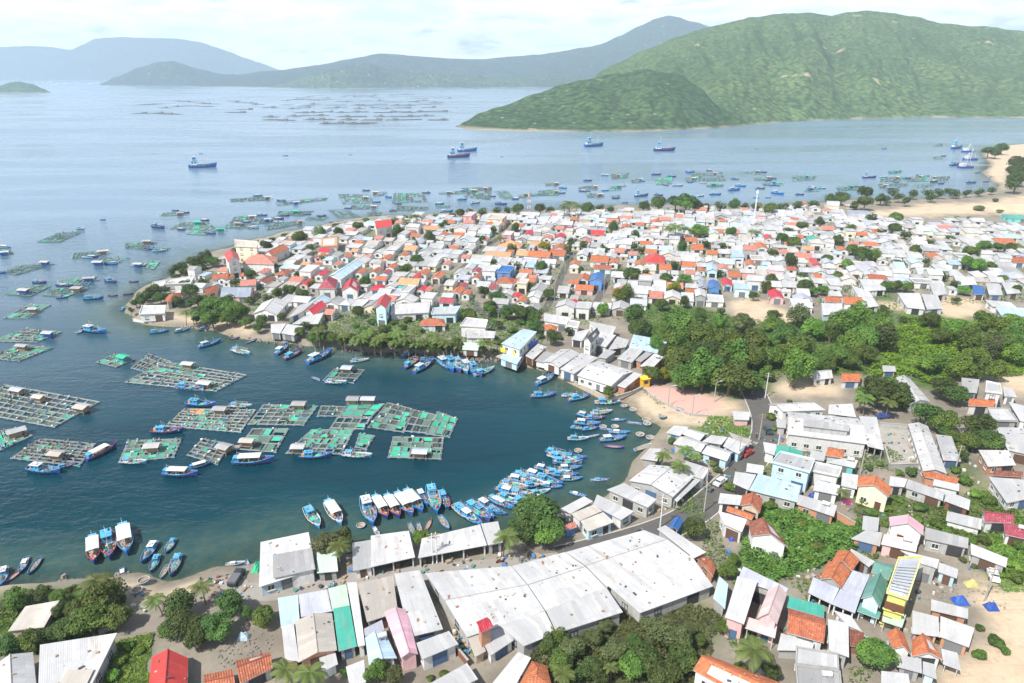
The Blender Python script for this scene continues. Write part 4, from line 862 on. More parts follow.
# hillside plot
pb('house', "737,579.5 757,584 744,624 725,617", 6.0, 'shed', 'white', 'pink', 'long white half of the pink house, with pink side wall', cat='house', group=GC)
pb('shed', "743,567 788,589 785,595 738,579", 5.6, 'shed', 'lav', 'grey', 'grey lean-to roof along the back of the pink house', cat='shed', group=GC, detail=1)
PINKH = pb('house', "768,590 787,594 777,624 757,618", 6.4, 'gv', 'palepink', 'pink', 'pale pink gable house on the hillside plot', cat='house', group=GC, rise=1.9)
PORCH1 = pb('porch', "747,617.5 777,627 775,638 745,628", 4.6, 'shed', 'palepink', 'white', 'pale pink porch roof in front of the pink gable house', cat='porch', group=GC, posts=True)
pb('house', "708,655 800,690 762,708 693,670", 5.0, 'gu', 'orange', 'white', 'long plain orange roof at the bottom edge beside the coconut palm', cat='house', group=GC, rise=1.5)
pb('house', "838,550 860,560 852,571 832,561", 5.0, 'gv', 'orange', 'grey', 'smaller orange tiled house, upper of the pair by the thicket', cat='house', group=GC, rise=1.2)
pb('house', "828,561 851,572 841,588 820,579", 4.6, 'gv', 'orange', 'grey', 'larger orange tiled house, lower of the pair by the thicket', cat='house', group=GC, rise=1.3)
pb('house', "852.5,572 869,577.5 860,598 841.5,588.5", 4.2, 'shed', 'lav', 'white', 'lavender white roof between orange tiles and the green gable', cat='house', group=GC)
pb('shed', "851,549 875,562 869,567 849,552", 4.2, 'shed', 'white', 'grey', 'slim grey-white roof behind the orange tiled pair', cat='shed', group=GC, detail=1)
pb('house', "876,561 895,565.5 889,580 871,572", 5.0, 'gu', 'green', 'white', 'grey-green gable roof behind the yellow house', cat='house', group=GC, rise=1.2)
GREENH = pb('house', "869,578 888,583.5 880,608 861,598.5", 5.6, 'gv', 'green', 'ltblue', 'grey-green gable house with pale blue front, next to the yellow house', cat='house', group=GC, rise=1.9)
PORCH2 = pb('porch', "860.5,603 881,613 879,619 857,611", 3.4, 'shed', 'green', 'ltblue', 'grey-green porch roof below the green gable house', cat='porch', group=GC, posts=True)
YH = pb('house', "898,558.5 922,557.5 908,600 886,593", 9.0, 'flat', 'lav', 'yellow', 'tall lemon yellow house with brown windows and a slatted roof', cat='house', group=GC, floors=2, win=False)
_Q = [Vector((YH['_q'][2 * k], YH['_q'][2 * k + 1])) for k in range(4)]
for _s0, _z in ((.30, 5.4), (.70, 5.4), (.30, 2.0)):
    _p = bil(_Q, _s0, .985); _dl = (_Q[2] - _Q[3]).normalized(); _az = math.atan2(_dl.y, _dl.x); _b = MB(); _b.box((_p.x, _p.y, _z), (1.75, .2, 1.6), 0, _az); _s = _b.build('window', plain('shutter_brown', (.13, .055, .03), .6), YH); _f = MB(); _f.box((_p.x, _p.y - .06, _z - .95), (2.1, .4, .14), 0, _az); _f.build('sill', wall_mat('yellow'), _s)
for _k in range(9):
    _a, _c = bil(_Q, .1, .30 + .075 * _k), bil(_Q, .9, .30 + .075 * _k); _b = MB(); _b.bar((_a.x, _a.y, 8.65), (_c.x, _c.y, 8.65), .09); _b.build('roof_slat', plain('slat_grey', (.42, .45, .44), .6), YH)
PORCH3 = pb('porch', "884,607 906,616 902,627.5 882,621", 3.8, 'shed', 'pgreen', 'yellow', 'pale mint porch roof in front of the yellow house', cat='porch', group=GC, posts=True)
pb('house', "900,551 939,560.5 937,568 922,563.5", 5.6, 'shed', 'white', 'grey', 'white roof behind the lemon yellow house', cat='house', group=GC)
pb('house', "939,563 958,570 957,578 938,571.5", 4.0, 'shed', 'white', 'ltblue', 'white roof over a pale blue wall beside the yard of sand', cat='house', group=GC)
pb('shed', "813,578.5 839,590 832,604 808,592.5", 4.0, 'shed', 'lav', 'white', 'bluish ribbed roof below the orange tiled pair, outer half', cat='shed', group=GC, open_front=True)
pb('shed', "840,590 860,598.5 855,613 832,604", 4.0, 'shed', 'lav', 'white', 'bluish ribbed roof below the orange tiled pair, inner half', cat='shed', group=GC, open_front=True)
pb('shed', "789,597 824,606.5 824,617.5 787,607", 4.0, 'shed', 'teal', 'grey', 'blue-green metal roof along the back of a brown tiled house', cat='shed', group=GC, detail=1)
pb('house', "788,608 825,618.5 824,643 787,632.5", 4.6, 'gu', 'brown', 'white', 'brown tiled house with mottled roof below the blue-green metal strip', cat='house', group=GC, rise=1.4)
pb('shed', "781,634 814,644 812,651 777,650", 3.4, 'shed', 'white', 'grey', 'low white lean-to under the mottled brown tiles', cat='shed', group=GC, detail=1)
pb('house', "827.5,621 848,625.5 849,657 829,650", 5.0, 'shed', 'white', 'grey', 'tall narrow white roof next to the mottled brown tiles', cat='house', group=GC, rise=.5)
pb('house', "796,647.5 838,654.5 839,670 795,664.5", 5.0, 'flat', 'white', 'grey', 'flat white roof with a low parapet by the bottom edge', cat='house', group=GC)
pb('house', "795,666 840,672 842,692 797,692", 4.2, 'flat', 'grey', 'grey', 'flat stained grey roof cut by the bottom edge', cat='house', group=GC)
pb('house', "833,611 851,617 862,631.5 848,625.5", 3.6, 'shed', 'white', 'white', 'white slanting roof below the ribbed bluish sheds', cat='house', group=GC, detail=1)
pb('shed', "849,629.5 864,634 862,648 850,645.5", 3.0, 'shed', 'rust', 'rust', 'rust brown shed roof beside the round tree', cat='shed', group=GC, detail=1)
pb('house', "886,633 904,633 911.5,655 893,648.5", 4.2, 'gv', 'orange', 'white', 'orange mottled tile gable next to the round tree', cat='house', group=GC, rise=1.3)
pb('house', "912,640 930,637.5 943.5,660 912,656.5", 4.2, 'gv', 'orange', 'white', 'orange mottled tile gable between its twin and the thin canopy', cat='house', group=GC, rise=1.3)
pb('house', "912,612 938,618.5 939,636.5 912,633.5", 3.8, 'shed', 'white', 'pink', 'white roof above the twin orange tile gables', cat='house', group=GC)
pb('house', "940,617.5 974,629.5 969,647 940,636.5", 3.8, 'shed', 'white', 'brick', 'long white roof over a salmon wall, beside the hedge', cat='house', group=GC)
pb('house', "931,600 968,609.5 968,618.5 931,610", 3.8, 'shed', 'white', 'brick', 'white roof over a brick wall next to the blue tarpaulin', cat='house', group=GC)
pb('house', "902,656.5 921,659.5 922,673 897,666.5", 3.6, 'shed', 'white', 'grey', 'small white roof below the twin orange tile gables', cat='house', group=GC)
pb('house', "922.5,662 934,665 937,679 923,673.5", 3.4, 'shed', 'white', 'ltblue', 'little white roof with pale blue wall below the thin canopy', cat='house', group=GC, detail=1)
pb('house', "881,672 908,675 911,692 881,692", 3.6, 'shed', 'white', 'white', 'white roof cut by the bottom edge below the round tree', cat='house', group=GC, detail=1)
pb('canopy', "941,649.5 957,653.5 961,670.5 943,664", 3.2, 'shed', 'white', 'white', 'thin white canopy on posts beside the twin tile gables', cat='canopy', group=GC, posts=True, rise=.2, thick=.07)
# around the yard
HALL = pb('hall', "787,411.5 858,418.5 867,444 788,434", 6.0, 'gu', 'white', 'white', 'long pale-roofed hall with a row of dark windows by the concrete yard', cat='hall', group=GD, rise=1.8)
LANT = pb('roof_lantern', "804,418.5 850,425.5 849,431 803,425.5", 8.0, 'shed', 'grey', 'grey', 'raised grey strip on top of the long pale-roofed hall', cat='roof strip', group=GD, rise=.1, detail=0)
pb('shed', "858.5,419 876,420 884,450 867.5,446", 4.4, 'shed', 'white', 'grey', 'white lean-to on the yard end of the long pale-roofed hall', cat='shed', group=GD, open_front=True)
pb('house', "768,404 802,402 826,410 783,411.5", 4.4, 'gu', 'white', 'white', 'white roof behind the long pale-roofed hall', cat='house', group=GD)
pb('house', "829,406 852,405 856,417 828,413.5", 4.0, 'shed', 'white', 'white', 'short white roof behind the hall, below the sandy clearing', cat='house', group=GD, detail=1)
pb('hut', "776,420 786,421 786,428 777,427", 3.6, 'shed', 'white', 'grey', 'small white hut against the road end of the hall', cat='hut', group=GD, detail=1)
pb('warehouse', "908,424 928,426 947,473.5 923,471", 4.4, 'gv', 'white', 'grey', 'long ribbed metal roof along the concrete yard', cat='warehouse', group=GD, rise=.9)
pb('shed', "935,437 951,439 961,461 943,460", 3.8, 'shed', 'grey', 'grey', 'grey metal roof next to the long ribbed one', cat='shed', group=GD)
pb('house', "859,476 892,488 889,497 857,486", 6.0, 'gv', 'orange', 'cream', 'cream house with an orange tiled gable and one dark window', cat='house', group=GD, rise=1.8)
pb('house', "842,474 858,476.5 857,489 841,485.5", 4.4, 'shed', 'white', 'white', 'white roof joined to the cream gable house', cat='house', group=GD)
pb('house', "890,477 907,480 904.5,487 889,485.5", 4.0, 'shed', 'white', 'grey', 'small white roof beside the cream gable house', cat='house', group=GD, detail=1)
pb('house', "908,480 944,493 943,500.5 905.5,487.5", 4.0, 'shed', 'grey', 'grey', 'long grey house with weathered walls below the yard', cat='house', group=GD)
pb('house', "921,470 959,479 957,484 925,477", 3.8, 'shed', 'orange', 'brick', 'thin strip of orange tiles below the long ribbed roof', cat='house', group=GD, detail=0)
pb('house', "934,477 959,484.5 959,491 933,485", 3.4, 'shed', 'white', 'white', 'white roof in front of the thin strip of orange tiles', cat='house', group=GD, detail=1)
pb('house', "947,492 970,501 969,510 944,500.5", 3.8, 'shed', 'white', 'rust', 'white roof with brown wall by the sandy lot', cat='house', group=GD)
pb('shed', "947,512 982,520 981,529.5 946,520.5", 2.8, 'shed', 'white', 'white', 'low white shed with patched sheets beside the maroon roofs', cat='shed', group=GD)
pb('house', "981,510 1012,514 1014,523 985,522", 4.6, 'gu', 'maroon', 'white', 'maroon-roofed house at the edge, upper roof', cat='house', group=GD, rise=1)
pb('house', "1003,523.5 1030,529 1030,540 1005,534.5", 4.0, 'shed', 'maroon', 'white', 'lower maroon porch roof at the edge of the view', cat='house', group=GD)
pb('house', "889,517 924,526 923,535 890,525.5", 5.6, 'gv', 'pink', 'white', 'white house with a pink gable roof above the peach roof', cat='house', group=GC, rise=1.9)
pb('house', "863,517 879,519 878,531 862,529.5", 4.4, 'shed', 'white', 'grey', 'upright white roof beside the pink gable', cat='house', group=GC, detail=1)
pb('house', "866,531 882,534 880,546 851,538.5", 3.8, 'shed', 'white', 'brick', 'white skewed roof below the upright white one', cat='house', group=GC, detail=1)
pb('house', "884,535 918,541.5 916,552 881,544", 4.4, 'shed', 'palepink', 'pink', 'faded peach roof in front of the pink gable house', cat='house', group=GC)
pb('house', "925,529 968,540 968,548 925,538.5", 4.6, 'shed', 'grey', 'grey', 'long grey roof over bare block walls', cat='house', group=GC, rise=.5)
pb('house', "970,545 1007,560 1006,567 971,554", 4.4, 'shed', 'white', 'grey', 'white roof over block walls above the parked white car', cat='house', group=GC, rise=.5)
# roadside, seaward of the hall
pb('house', "780,452 815,460 810,473 771,462.5", 7.0, 'flat', 'grey', 'ltblue', 'pale blue two-storey house with three dark windows facing the road', cat='house', group=GE, floors=2)
pb('shed', "777,445 803,452 800,461 775,455.5", 4.6, 'gv', 'teal', 'grey', 'green sheet roof beside the pale blue two-storey house', cat='shed', group=GE, detail=1, rise=.7)
pb('shed', "763,443 776.5,445.5 774.5,455 765,452", 4.4, 'shed', 'white', 'white', 'small white roof joined to the green sheet roof', cat='shed', group=GE, detail=1)
pb('house', "828,447 845,450 843,458 826,455.5", 5.2, 'hip', 'orange', 'white', 'little orange hipped roof in front of the hall', cat='house', group=GE, detail=1)
pb('house', "811,451 826,454 824,461 809,458.5", 4.6, 'shed', 'white', 'white', 'white roof between the green sheets and the orange hip', cat='house', group=GE, detail=1)
pb('house', "843,459 858,461.5 855,468 826,462", 4.4, 'shed', 'white', 'teal', 'white roof with a teal edge in front of the hall', cat='house', group=GE, detail=1)
pb('house', "816,463 842,468 839,477 812,471.5", 6.0, 'flat', 'white', 'white', 'white house with a balcony beside the pale blue house', cat='house', group=GE, floors=2)
pb('warehouse', "758,475 801,487.5 797,502 749,490", 4.4, 'shed', 'ltblue', 'grey', 'wide pale blue roof below the pale blue two-storey house', cat='warehouse', group=GE)
pb('shed', "735,473 756,476 748.5,490 733,483", 4.2, 'shed', 'white', 'grey', 'white roof at the road joined to the wide pale blue roof', cat='shed', group=GE, detail=1)
pb('house', "799,495.5 837,506.5 834,516.5 796.5,504", 4.2, 'shed', 'white', 'brick', 'long white roof over an orange brick wall by the thicket', cat='house', group=GE)
pb('shed', "747,464 764,466.5 763,474 746,471.5", 4.0, 'shed', 'white', 'grey', 'small white shop roof on the inside of the road bend', cat='shed', group=GE, detail=1)
pb('house', "818,481 840,486.5 838,495 813,490", 4.2, 'shed', 'white', 'white', 'white roof between the balcony house and the cream gable', cat='house', group=GE, detail=1)
pb('house', "742.5,495 763,499.5 760,513 740.5,505.5", 5.0, 'gv', 'brown', 'tan', 'brown tiled gable house near the road, beside the bush', cat='house', group=GE, rise=1.5)
pb('house', "720,494 742,496.5 740,505 718,503", 4.2, 'shed', 'white', 'white', 'white roof joined to the brown tiled gable near the road', cat='house', group=GE, detail=1)
pb('house', "728,505.5 755,515 752,520 726,510.5", 4.2, 'gu', 'orange', 'brick', 'long thin orange tile roof in front of the brown gable', cat='house', group=GE, detail=1)
pb('house', "718,512 747,520.5 742,532 724,524", 5.0, 'shed', 'palepink', 'white', 'pinkish white terrace roof beside the round dark tree', cat='house', group=GE)
pb('house', "748.5,522 774,527.5 788,547 751,536", 5.8, 'gv', 'rust', 'white', 'white house with a dark red gable roof above the green thicket', cat='house', group=GE, rise=2.0)
pb('kiosk', "732,412 750,413 749,420 734,419.5", 3.2, 'shed', 'white', 'pink', 'white-roofed kiosk beside the road near the paved plaza', cat='kiosk', group=GE)
pb('shed', "650,449.5 661,450 657,461 640,458.5", 3.4, 'shed', 'white', 'grey', 'white boat shed at the water beside the palms', cat='shed', group=GE, detail=1)
pb('shed', "674,426.5 689,428 680,436 666,432.5", 3.6, 'shed', 'white', 'grey', 'white square roof at the head of the beach', cat='shed', group=GE, detail=1)
pb('shed', "691,429 709,434 700,440.5 682.5,434", 3.8, 'gu', 'white', 'grey', 'white roof second from the beach in the double row', cat='shed', group=GE, detail=1)
pb('shed', "686,436 709,444 701,452 673,443.5", 4.0, 'gu', 'white', 'grey', 'white roof behind the palms on the bay side of the row', cat='shed', group=GE, detail=1)
pb('shed', "711,436 727.5,438 721.5,444.5 702,441.5", 4.0, 'shed', 'white', 'grey', 'white roof in the middle of the double row', cat='shed', group=GE, detail=1)
pb('shop', "728.5,438 747,446 739,454 723,446", 4.2, 'shed', 'white', 'ltblue', 'white shop roof on the road side of the double row', cat='shop', group=GE)
pb('shop', "711,445 733.5,452 727,461 701.5,453", 4.2, 'gu', 'white', 'ltblue', 'white shop roof with blue front opposite the road bend', cat='shop', group=GE)
pb('shed', "728,432.5 752,441 748,447 734,439.5", 3.8, 'shed', 'tan', 'grey', 'tan roof at the road beside the weedy lot', cat='shed', group=GE, detail=1)
pb('shed', "684,461.5 710,469.5 703,479 676,471", 4.6, 'shed', 'white', 'white', 'white roof between the palms and the big roadside hall', cat='shed', group=GE)
ROADH = pb('market_hall', "650,464.5 694,476.5 673,497 629,480.5", 5.2, 'gv', 'white', 'grey', 'big white roadside hall with a green stripe along one edge', cat='market hall', group=GE, rise=1.2)
AWNR = pb('awning', "696,477.5 701.5,480 677,502 673,498.5", 3.6, 'shed', 'white', 'white', 'long white awning along the road front of the big hall', cat='awning', group=GE, posts=True, rise=.2, thick=.07)
pb('warehouse', "624,484 657,500.5 648,507.5 607,489.5", 4.8, 'shed', 'white', 'grey', 'white-roofed warehouse with bare grey wall at the water', cat='warehouse', group=GE)
pb('shed', "584,498 593,503 571,513.5 559,509.5", 4.0, 'shed', 'white', 'white', 'white quay roof nearest the moored boats', cat='shed', group=GE, detail=1)
pb('shed', "597,495.5 634,512.5 621,520 593,505", 4.2, 'shed', 'white', 'white', 'long white quay roof beside the bare grey warehouse', cat='shed', group=GE, detail=1)
pb('shed', "571,514.5 593,505.5 602,511 579.5,521", 4.2, 'shed', 'cream', 'white', 'cream quay roof in the block beside the shade tree', cat='shed', group=GE, detail=1)
pb('shed', "580.5,522 603,513 614,522 588,531.5", 4.2, 'shed', 'cream', 'ltblue', 'cream roof over a blue front facing the lane', cat='shed', group=GE)
pb('kiosk', "563,525.5 575,522 577,527 566,530.5", 3.0, 'shed', 'salmon', 'blue', 'tiny salmon-roofed blue kiosk beside the shade tree', cat='kiosk', group=GE, detail=1)
pb('canopy', "675,517 683.5,520.5 678,531 668,528", 3.2, 'gv', 'blue', 'blue', 'bright blue canopy on posts at the road', cat='canopy', group=GE, posts=True, rise=.7, thick=.05)
# north shore of the bay
GF = 'waterfront buildings across the bay'
SH = pb('shop_house', "523,330.5 537,333.5 520,349.5 501,343.5", 7.0, 'shed', 'ltblue', 'white', 'tall white waterfront house with yellow and blue panels and a pale blue roof', cat='house', group=GF, rise=.8, floors=2)
for _m, _x0, _x1, _y, _ax in ((plain('panel_yellow', (.68, .56, .04)), -.42, -.12, 0, 0), (plain('panel_yellow', (.68, .56, .04)), .30, .44, 0, 0), (plain('panel_blue', (.03, .12, .42)), -.3, .3, 0, 1)):
    _w, _d = SH['_wd'], SH['_dp']; _b = MB(); _b.box(((_x0 + _x1) / 2 * _w, -_d / 2 + .34, 3.9), ((_x1 - _x0) * _w, .12, 1.7)) if not _ax else _b.box((_w / 2 - .34, .22 * _d, 3.9), (.12, .35 * _d, 2.0)); _b.build('panel', _m, SH)
pb('stilt_house', "503,354.5 522,357.5 517,364.5 500,358.5", 3.8, 'shed', 'ltblue', 'ltblue', 'pale blue hut on stilts below the yellow-panelled house', cat='hut', group=GF, detail=1)
pb('house', "538,345.5 547,348.5 533,359.5 525,355.5", 4.2, 'shed', 'white', 'brick', 'white roof over brick walls beside the yellow-panelled house', cat='house', group=GF, detail=1)
pb('shed', "545,352 555,355.5 546,363 535,360.5", 3.4, 'shed', 'grey', 'white', 'low grey waterfront roof behind the sea wall', cat='shed', group=GF, detail=1)
pb('warehouse', "561,349 580,353.5 559,367.5 543,361.5", 4.4, 'gv', 'white', 'white', 'white waterfront hall with dark eaves above the sea wall', cat='warehouse', group=GF, detail=1, rise=.9)
pb('warehouse', "581,355.5 598,360 574,374 560,369", 4.6, 'shed', 'white', 'white', 'white waterfront hall on posts over the water', cat='warehouse', group=GF, detail=1)
pb('warehouse', "598,360.5 634,371.5 611,386 577,375.5", 4.8, 'gu', 'white', 'white', 'widest white waterfront hall with arched front behind the sea wall tree', cat='warehouse', group=GF, rise=1.4)
pb('shed', "634,374 642,376.5 625,388 617,385.5", 4.0, 'shed', 'white', 'brick', 'white strip roof over brick wall beside the yellow booth', cat='shed', group=GF, detail=1)
pb('warehouse', "633,336.5 667,342.5 665,355 629,347.5", 4.6, 'shed', 'ltblue', 'white', 'wide pale blue roof at the edge of the forest', cat='warehouse', group=GF, detail=1)
pb('house', "629,349.5 644,351.5 632,362.5 617,358.5", 4.2, 'shed', 'white', 'grey', 'white roof in front of the wide pale blue roof', cat='house', group=GF, detail=1)
pb('house', "654,355.5 665,357.5 652,368.5 640,366", 4.2, 'shed', 'white', 'brick', 'white roof beside the dark trees at the plaza', cat='house', group=GF, detail=1)
pb('house', "646,353 652.5,355 641,362 635,360", 3.8, 'shed', 'grey', 'brick', 'narrow grey roof between two white ones by the forest', cat='house', group=GF, detail=0)
pb('house', "594,330.5 600,333 591,343.5 583,340", 8.0, 'gv', 'dark', 'white', 'tall white house with a dark grey gable roof', cat='house', group=GF, rise=1.6, detail=1)
pb('house', "601,333.5 616,337 606,347 593,344", 4.6, 'shed', 'white', 'white', 'white roof beside the dark grey gable', cat='house', group=GF, detail=1)
pb('house', "588,322.5 616,328.5 612,336 601,332.5", 4.6, 'shed', 'white', 'white', 'long white roof behind the dark grey gable', cat='house', group=GF, detail=1)
pb('house', "617,338 629,341.5 626,347 608,350", 4.2, 'shed', 'white', 'grey', 'white roof below the forest trees and the grey gable', cat='house', group=GF, detail=1)
pb('house', "578,333 590,330.5 582,341 571,339", 4.4, 'shed', 'white', 'white', 'white roof on the town side of the dark grey gable', cat='house', group=GF, detail=1)
pb('house', "606,350.5 616,352.5 606,358.5 598,357", 4.0, 'shed', 'grey', 'grey', 'small grey roof behind the widest waterfront hall', cat='house', group=GF, detail=0)
pb('house', "544,314.5 572,318.5 568,325 544,321", 4.8, 'shed', 'white', 'white', 'long white house at the foot of the second street', cat='house', group=GF, detail=1)
pb('house', "544,324.5 558,326.5 556,331.5 543,329.5", 4.2, 'hip', 'orange', 'white', 'orange roof at the foot of the second street', cat='house', group=GF, detail=1)
pb('house', "568,320.5 580,322.5 578,328.5 566,326", 5.2, 'flat', 'white', 'white', 'white cube house beside the two bright bushes', cat='house', group=GF, detail=1)
pb('house', "466,318 488,320.5 486,327.5 460,326", 6.0, 'flat', 'white', 'white', 'white stepped house beside the narrow lane', cat='house', group=GF, detail=1, floors=2)
pb('house', "466,330.5 496,332.5 494,338 467,338", 4.2, 'shed', 'white', 'white', 'long white roof between the stepped house and the palms', cat='house', group=GF, detail=1)
pb('shed', "463,343.5 480,343.5 478,350.5 462,349.5", 3.6, 'shed', 'pgreen', 'white', 'pale green metal roof on the bank among palms', cat='shed', group=GF, detail=1)
pb('house', "421,320.5 444,319 446,325.5 419,325.5", 4.2, 'hip', 'brown', 'white', 'long red-brown tiled house behind the palms', cat='house', group=GF, detail=1)
pb('house', "433,308.5 461,306.5 456,314 431,314.5", 5.4, 'flat', 'white', 'ltblue', 'pale blue-walled flat house at the foot of the main street', cat='house', group=GF, detail=1)
pb('house', "395,304.5 432,302 429,312.5 390,314.5", 5.0, 'gu', 'white', 'white', 'wide white double roof beside the main street', cat='house', group=GF, detail=1)
GG = 'houses on the headland'
pb('house', "262,303 289,301.5 277,315 253,313.5", 4.4, 'gv', 'white', 'white', 'white house with a red ridge above the shore trees', cat='house', group=GG, detail=1)
pb('house', "318,302 327,305.5 314,315.5 305,311.5", 5.0, 'gv', 'crimson', 'white', 'long crimson roof running down to the palms', cat='house', group=GG, detail=1)
pb('house', "300,307 315,303 302,312 288,318", 4.4, 'shed', 'white', 'white', 'white roof beside the long crimson roof', cat='house', group=GG, detail=1)
pb('house', "304,318 324,314 318,324 292,324", 4.2, 'shed', 'white', 'white', 'white roof below the long crimson roof', cat='house', group=GG, detail=1)
pb('house', "271,325.5 286,325 280,333.5 271,332.5", 4.0, 'shed', 'white', 'white', 'small white waterside house, first of a close pair', cat='house', group=GG, detail=1)
pb('house', "287.5,325.5 303,327.5 294,335.5 281,333", 4.0, 'shed', 'white', 'grey', 'small white waterside house, second of a close pair', cat='house', group=GG, detail=1)
pb('villa', "324,280 338,280 335,288.5 318,288.5", 6.0, 'hip', 'maroon', 'white', 'white villa with a steep dark maroon roof and red pillars', cat='villa', group=GG, detail=1, rise=3)
pb('house', "346,282 359,283 358,291.5 341,290.5", 5.5, 'gv', 'crimson', 'white', 'villa with a crimson gable next to the maroon-roofed villa', cat='villa', group=GG, detail=1, rise=2.4)
pb('house', "380,297 392,298 386,308.5 375,307.5", 9.0, 'gv', 'red', 'ltblue', 'tall house with a vivid red roof and blue side wall', cat='house', group=GG, detail=1, rise=1.8, floors=2)
pb('house', "404,278 422,279.5 418,286 397,284.5", 6.0, 'gu', 'paleorange', 'teal', 'teal-walled house with a pale orange roof', cat='house', group=GG, detail=1)
pb('warehouse', "352,262 363,264 341,279.5 328,276", 5.6, 'gv', 'ltblue', 'white', 'long pale blue roof slanting through the headland houses', cat='warehouse', group=GG, detail=1)
pb('hall', "248,257.5 278,257.5 274,264.5 242,263.5", 6.0, 'hip', 'salmon', 'white', 'broad salmon-roofed hall behind the seafront', cat='hall', group=GG, detail=1)
pb('house', "278,246 290,248.5 272,256 264,253.5", 5.4, 'gv', 'brown', 'white', 'brown-orange roof near the pale yellow guesthouse', cat='house', group=GG, detail=1)
pb('house', "224,254 238,253.5 240,260 228,262.5", 10.0, 'gv', 'red', 'white', 'tall white seafront house with a bright red gable', cat='house', group=GG, detail=1, rise=2.6, floors=3)
pb('guesthouse', "234,240 258,242 257,247.5 235,246.5", 10.0, 'flat', 'cream', 'cream', 'pale yellow flat guesthouse on the seafront', cat='guesthouse', group=GG, detail=1, floors=3)
pb('house', "323,240.5 339,237.5 337,245.5 321,246.5", 6.0, 'gu', 'paleorange', 'cream', 'bright pale orange roof near the seafront trees', cat='house', group=GG, detail=1)
pb('house', "374,222 392,220.5 392,226 376,228.5", 8.0, 'gu', 'red', 'white', 'white seafront house with red gable beside tall palms', cat='house', group=GG, detail=1, rise=2.4)
pb('pavilion', "142,306 166,306 165,313.5 139,314.5", 4.8, 'flat', 'white', 'white', 'white seafront pavilion at the tip of the headland', cat='pavilion', group=GG, detail=1)
pb('house', "165,297 182,292.5 181,298.5 167,303", 4.5, 'hip', 'brown', 'white', 'brown-red hipped house behind the headland pavilion', cat='house', group=GG, detail=1)
pb('house', "205,289.5 220,284.5 218,290.5 206,295.5", 4.5, 'gu', 'brown', 'white', 'red tiled house among the dark headland trees', cat='house', group=GG, detail=1)
pb('house', "168,280 195,276 191,283.5 165,284.5", 5.0, 'flat', 'white', 'white', 'long white seafront house on the headland', cat='house', group=GG, detail=1)
pb('house', "153,282.5 166,280.5 164,286 152,286.5", 4.6, 'flat', 'white', 'white', 'small white house at the end of the headland row', cat='house', group=GG, detail=1)
pb('market_hall', "225,288 255,288 250,297 220,297", 4.4, 'gu', 'slate', 'pink', 'low slate-coloured market hall with purple-pink front', cat='market hall', group=GG, detail=1)
pb('house', "241,281 258,279.5 256,285 240,286", 5.0, 'gu', 'salmon', 'white', 'salmon roof beside the slate market hall', cat='house', group=GG, detail=1)
pb('house', "213,275.5 230,273.5 228,278 212,279.5", 4.6, 'gu', 'brown', 'white', 'red-brown roof below the tall red gable', cat='house', group=GG, detail=1)
# behind the school
GH = 'houses beside the forest'
pb('house', "814,371 829,369.5 833,378 813,380", 3.6, 'gu', 'white', 'white', 'small white house with a porch at the foot of the forest', cat='house', group=GH)
pb('hut', "841,372.5 861,373.5 860,381.5 841,381.5", 3.6, 'gu', 'orange', 'white', 'orange tiled hut at the foot of the forest', cat='hut', group=GH, rise=1.3)
pb('hut', "882,366 895,367 896,371.5 883,371.5", 3.6, 'shed', 'white', 'tan', 'little white roof deep among the trees', cat='hut', group=GH, detail=1)
pb('shed', "896,377.5 910,378.5 930,401 909,405", 4.2, 'gv', 'white', 'white', 'long white curved shed between the palms and round trees', cat='shed', group=GH, detail=1, rise=1.1)
pb('house', "961,379.5 979,381.5 977,393 962,391.5", 4.4, 'shed', 'grey', 'grey', 'grey roof at the forest edge near the orange one', cat='house', group=GH, detail=1)
pb('house', "986,381.5 1000,384.5 1002,394 985,392", 7.0, 'flat', 'white', 'white', 'tall white block house at the forest edge', cat='house', group=GH, detail=1, floors=2)
pb('house', "1003,387.5 1012,389.5 1017,397 1004,396", 4.2, 'shed', 'white', 'white', 'white roof beside the tall white block house', cat='house', group=GH, detail=1)
pb('house', "969,398 995,400.5 994,407 968,405.5", 4.4, 'gu', 'orange', 'white', 'orange tiled roof in front of the tall white block house', cat='house', group=GH, detail=1)
pb('house', "987,408.5 1008,409 1018,421.5 993,421", 4.4, 'flat', 'white', 'grey', 'flat white roof with a teal water basin on it', cat='house', group=GH, detail=1)
pb('house', "1008,404 1034,410.5 1036,425 1020,420.5", 4.4, 'shed', 'white', 'white', 'white roof at the edge of the view above the dark-walled house', cat='house', group=GH, detail=1)
pb('warehouse', "995,430 1032,431 1036,456 1008,450", 5.0, 'shed', 'white', 'grey', 'white roof over dark walls at the edge of the view', cat='warehouse', group=GH)
pb('house', "978,451.5 1008,452 1016,465 988,466.5", 4.2, 'shed', 'white', 'brick', 'pale roof over brick walls beside the sandy path', cat='house', group=GH)
pb('house', "993,470 1022,471.5 1023,477 993,475.5", 4.0, 'gu', 'rust', 'brick', 'strip of dark red roof at the edge of the view', cat='house', group=GH, detail=0)
pb('house', "988,479 1026,482 1032,498 1007,503", 4.0, 'shed', 'white', 'white', 'wide white roof below the strip of dark red roof', cat='house', group=GH)
GI = 'houses beyond the forest'
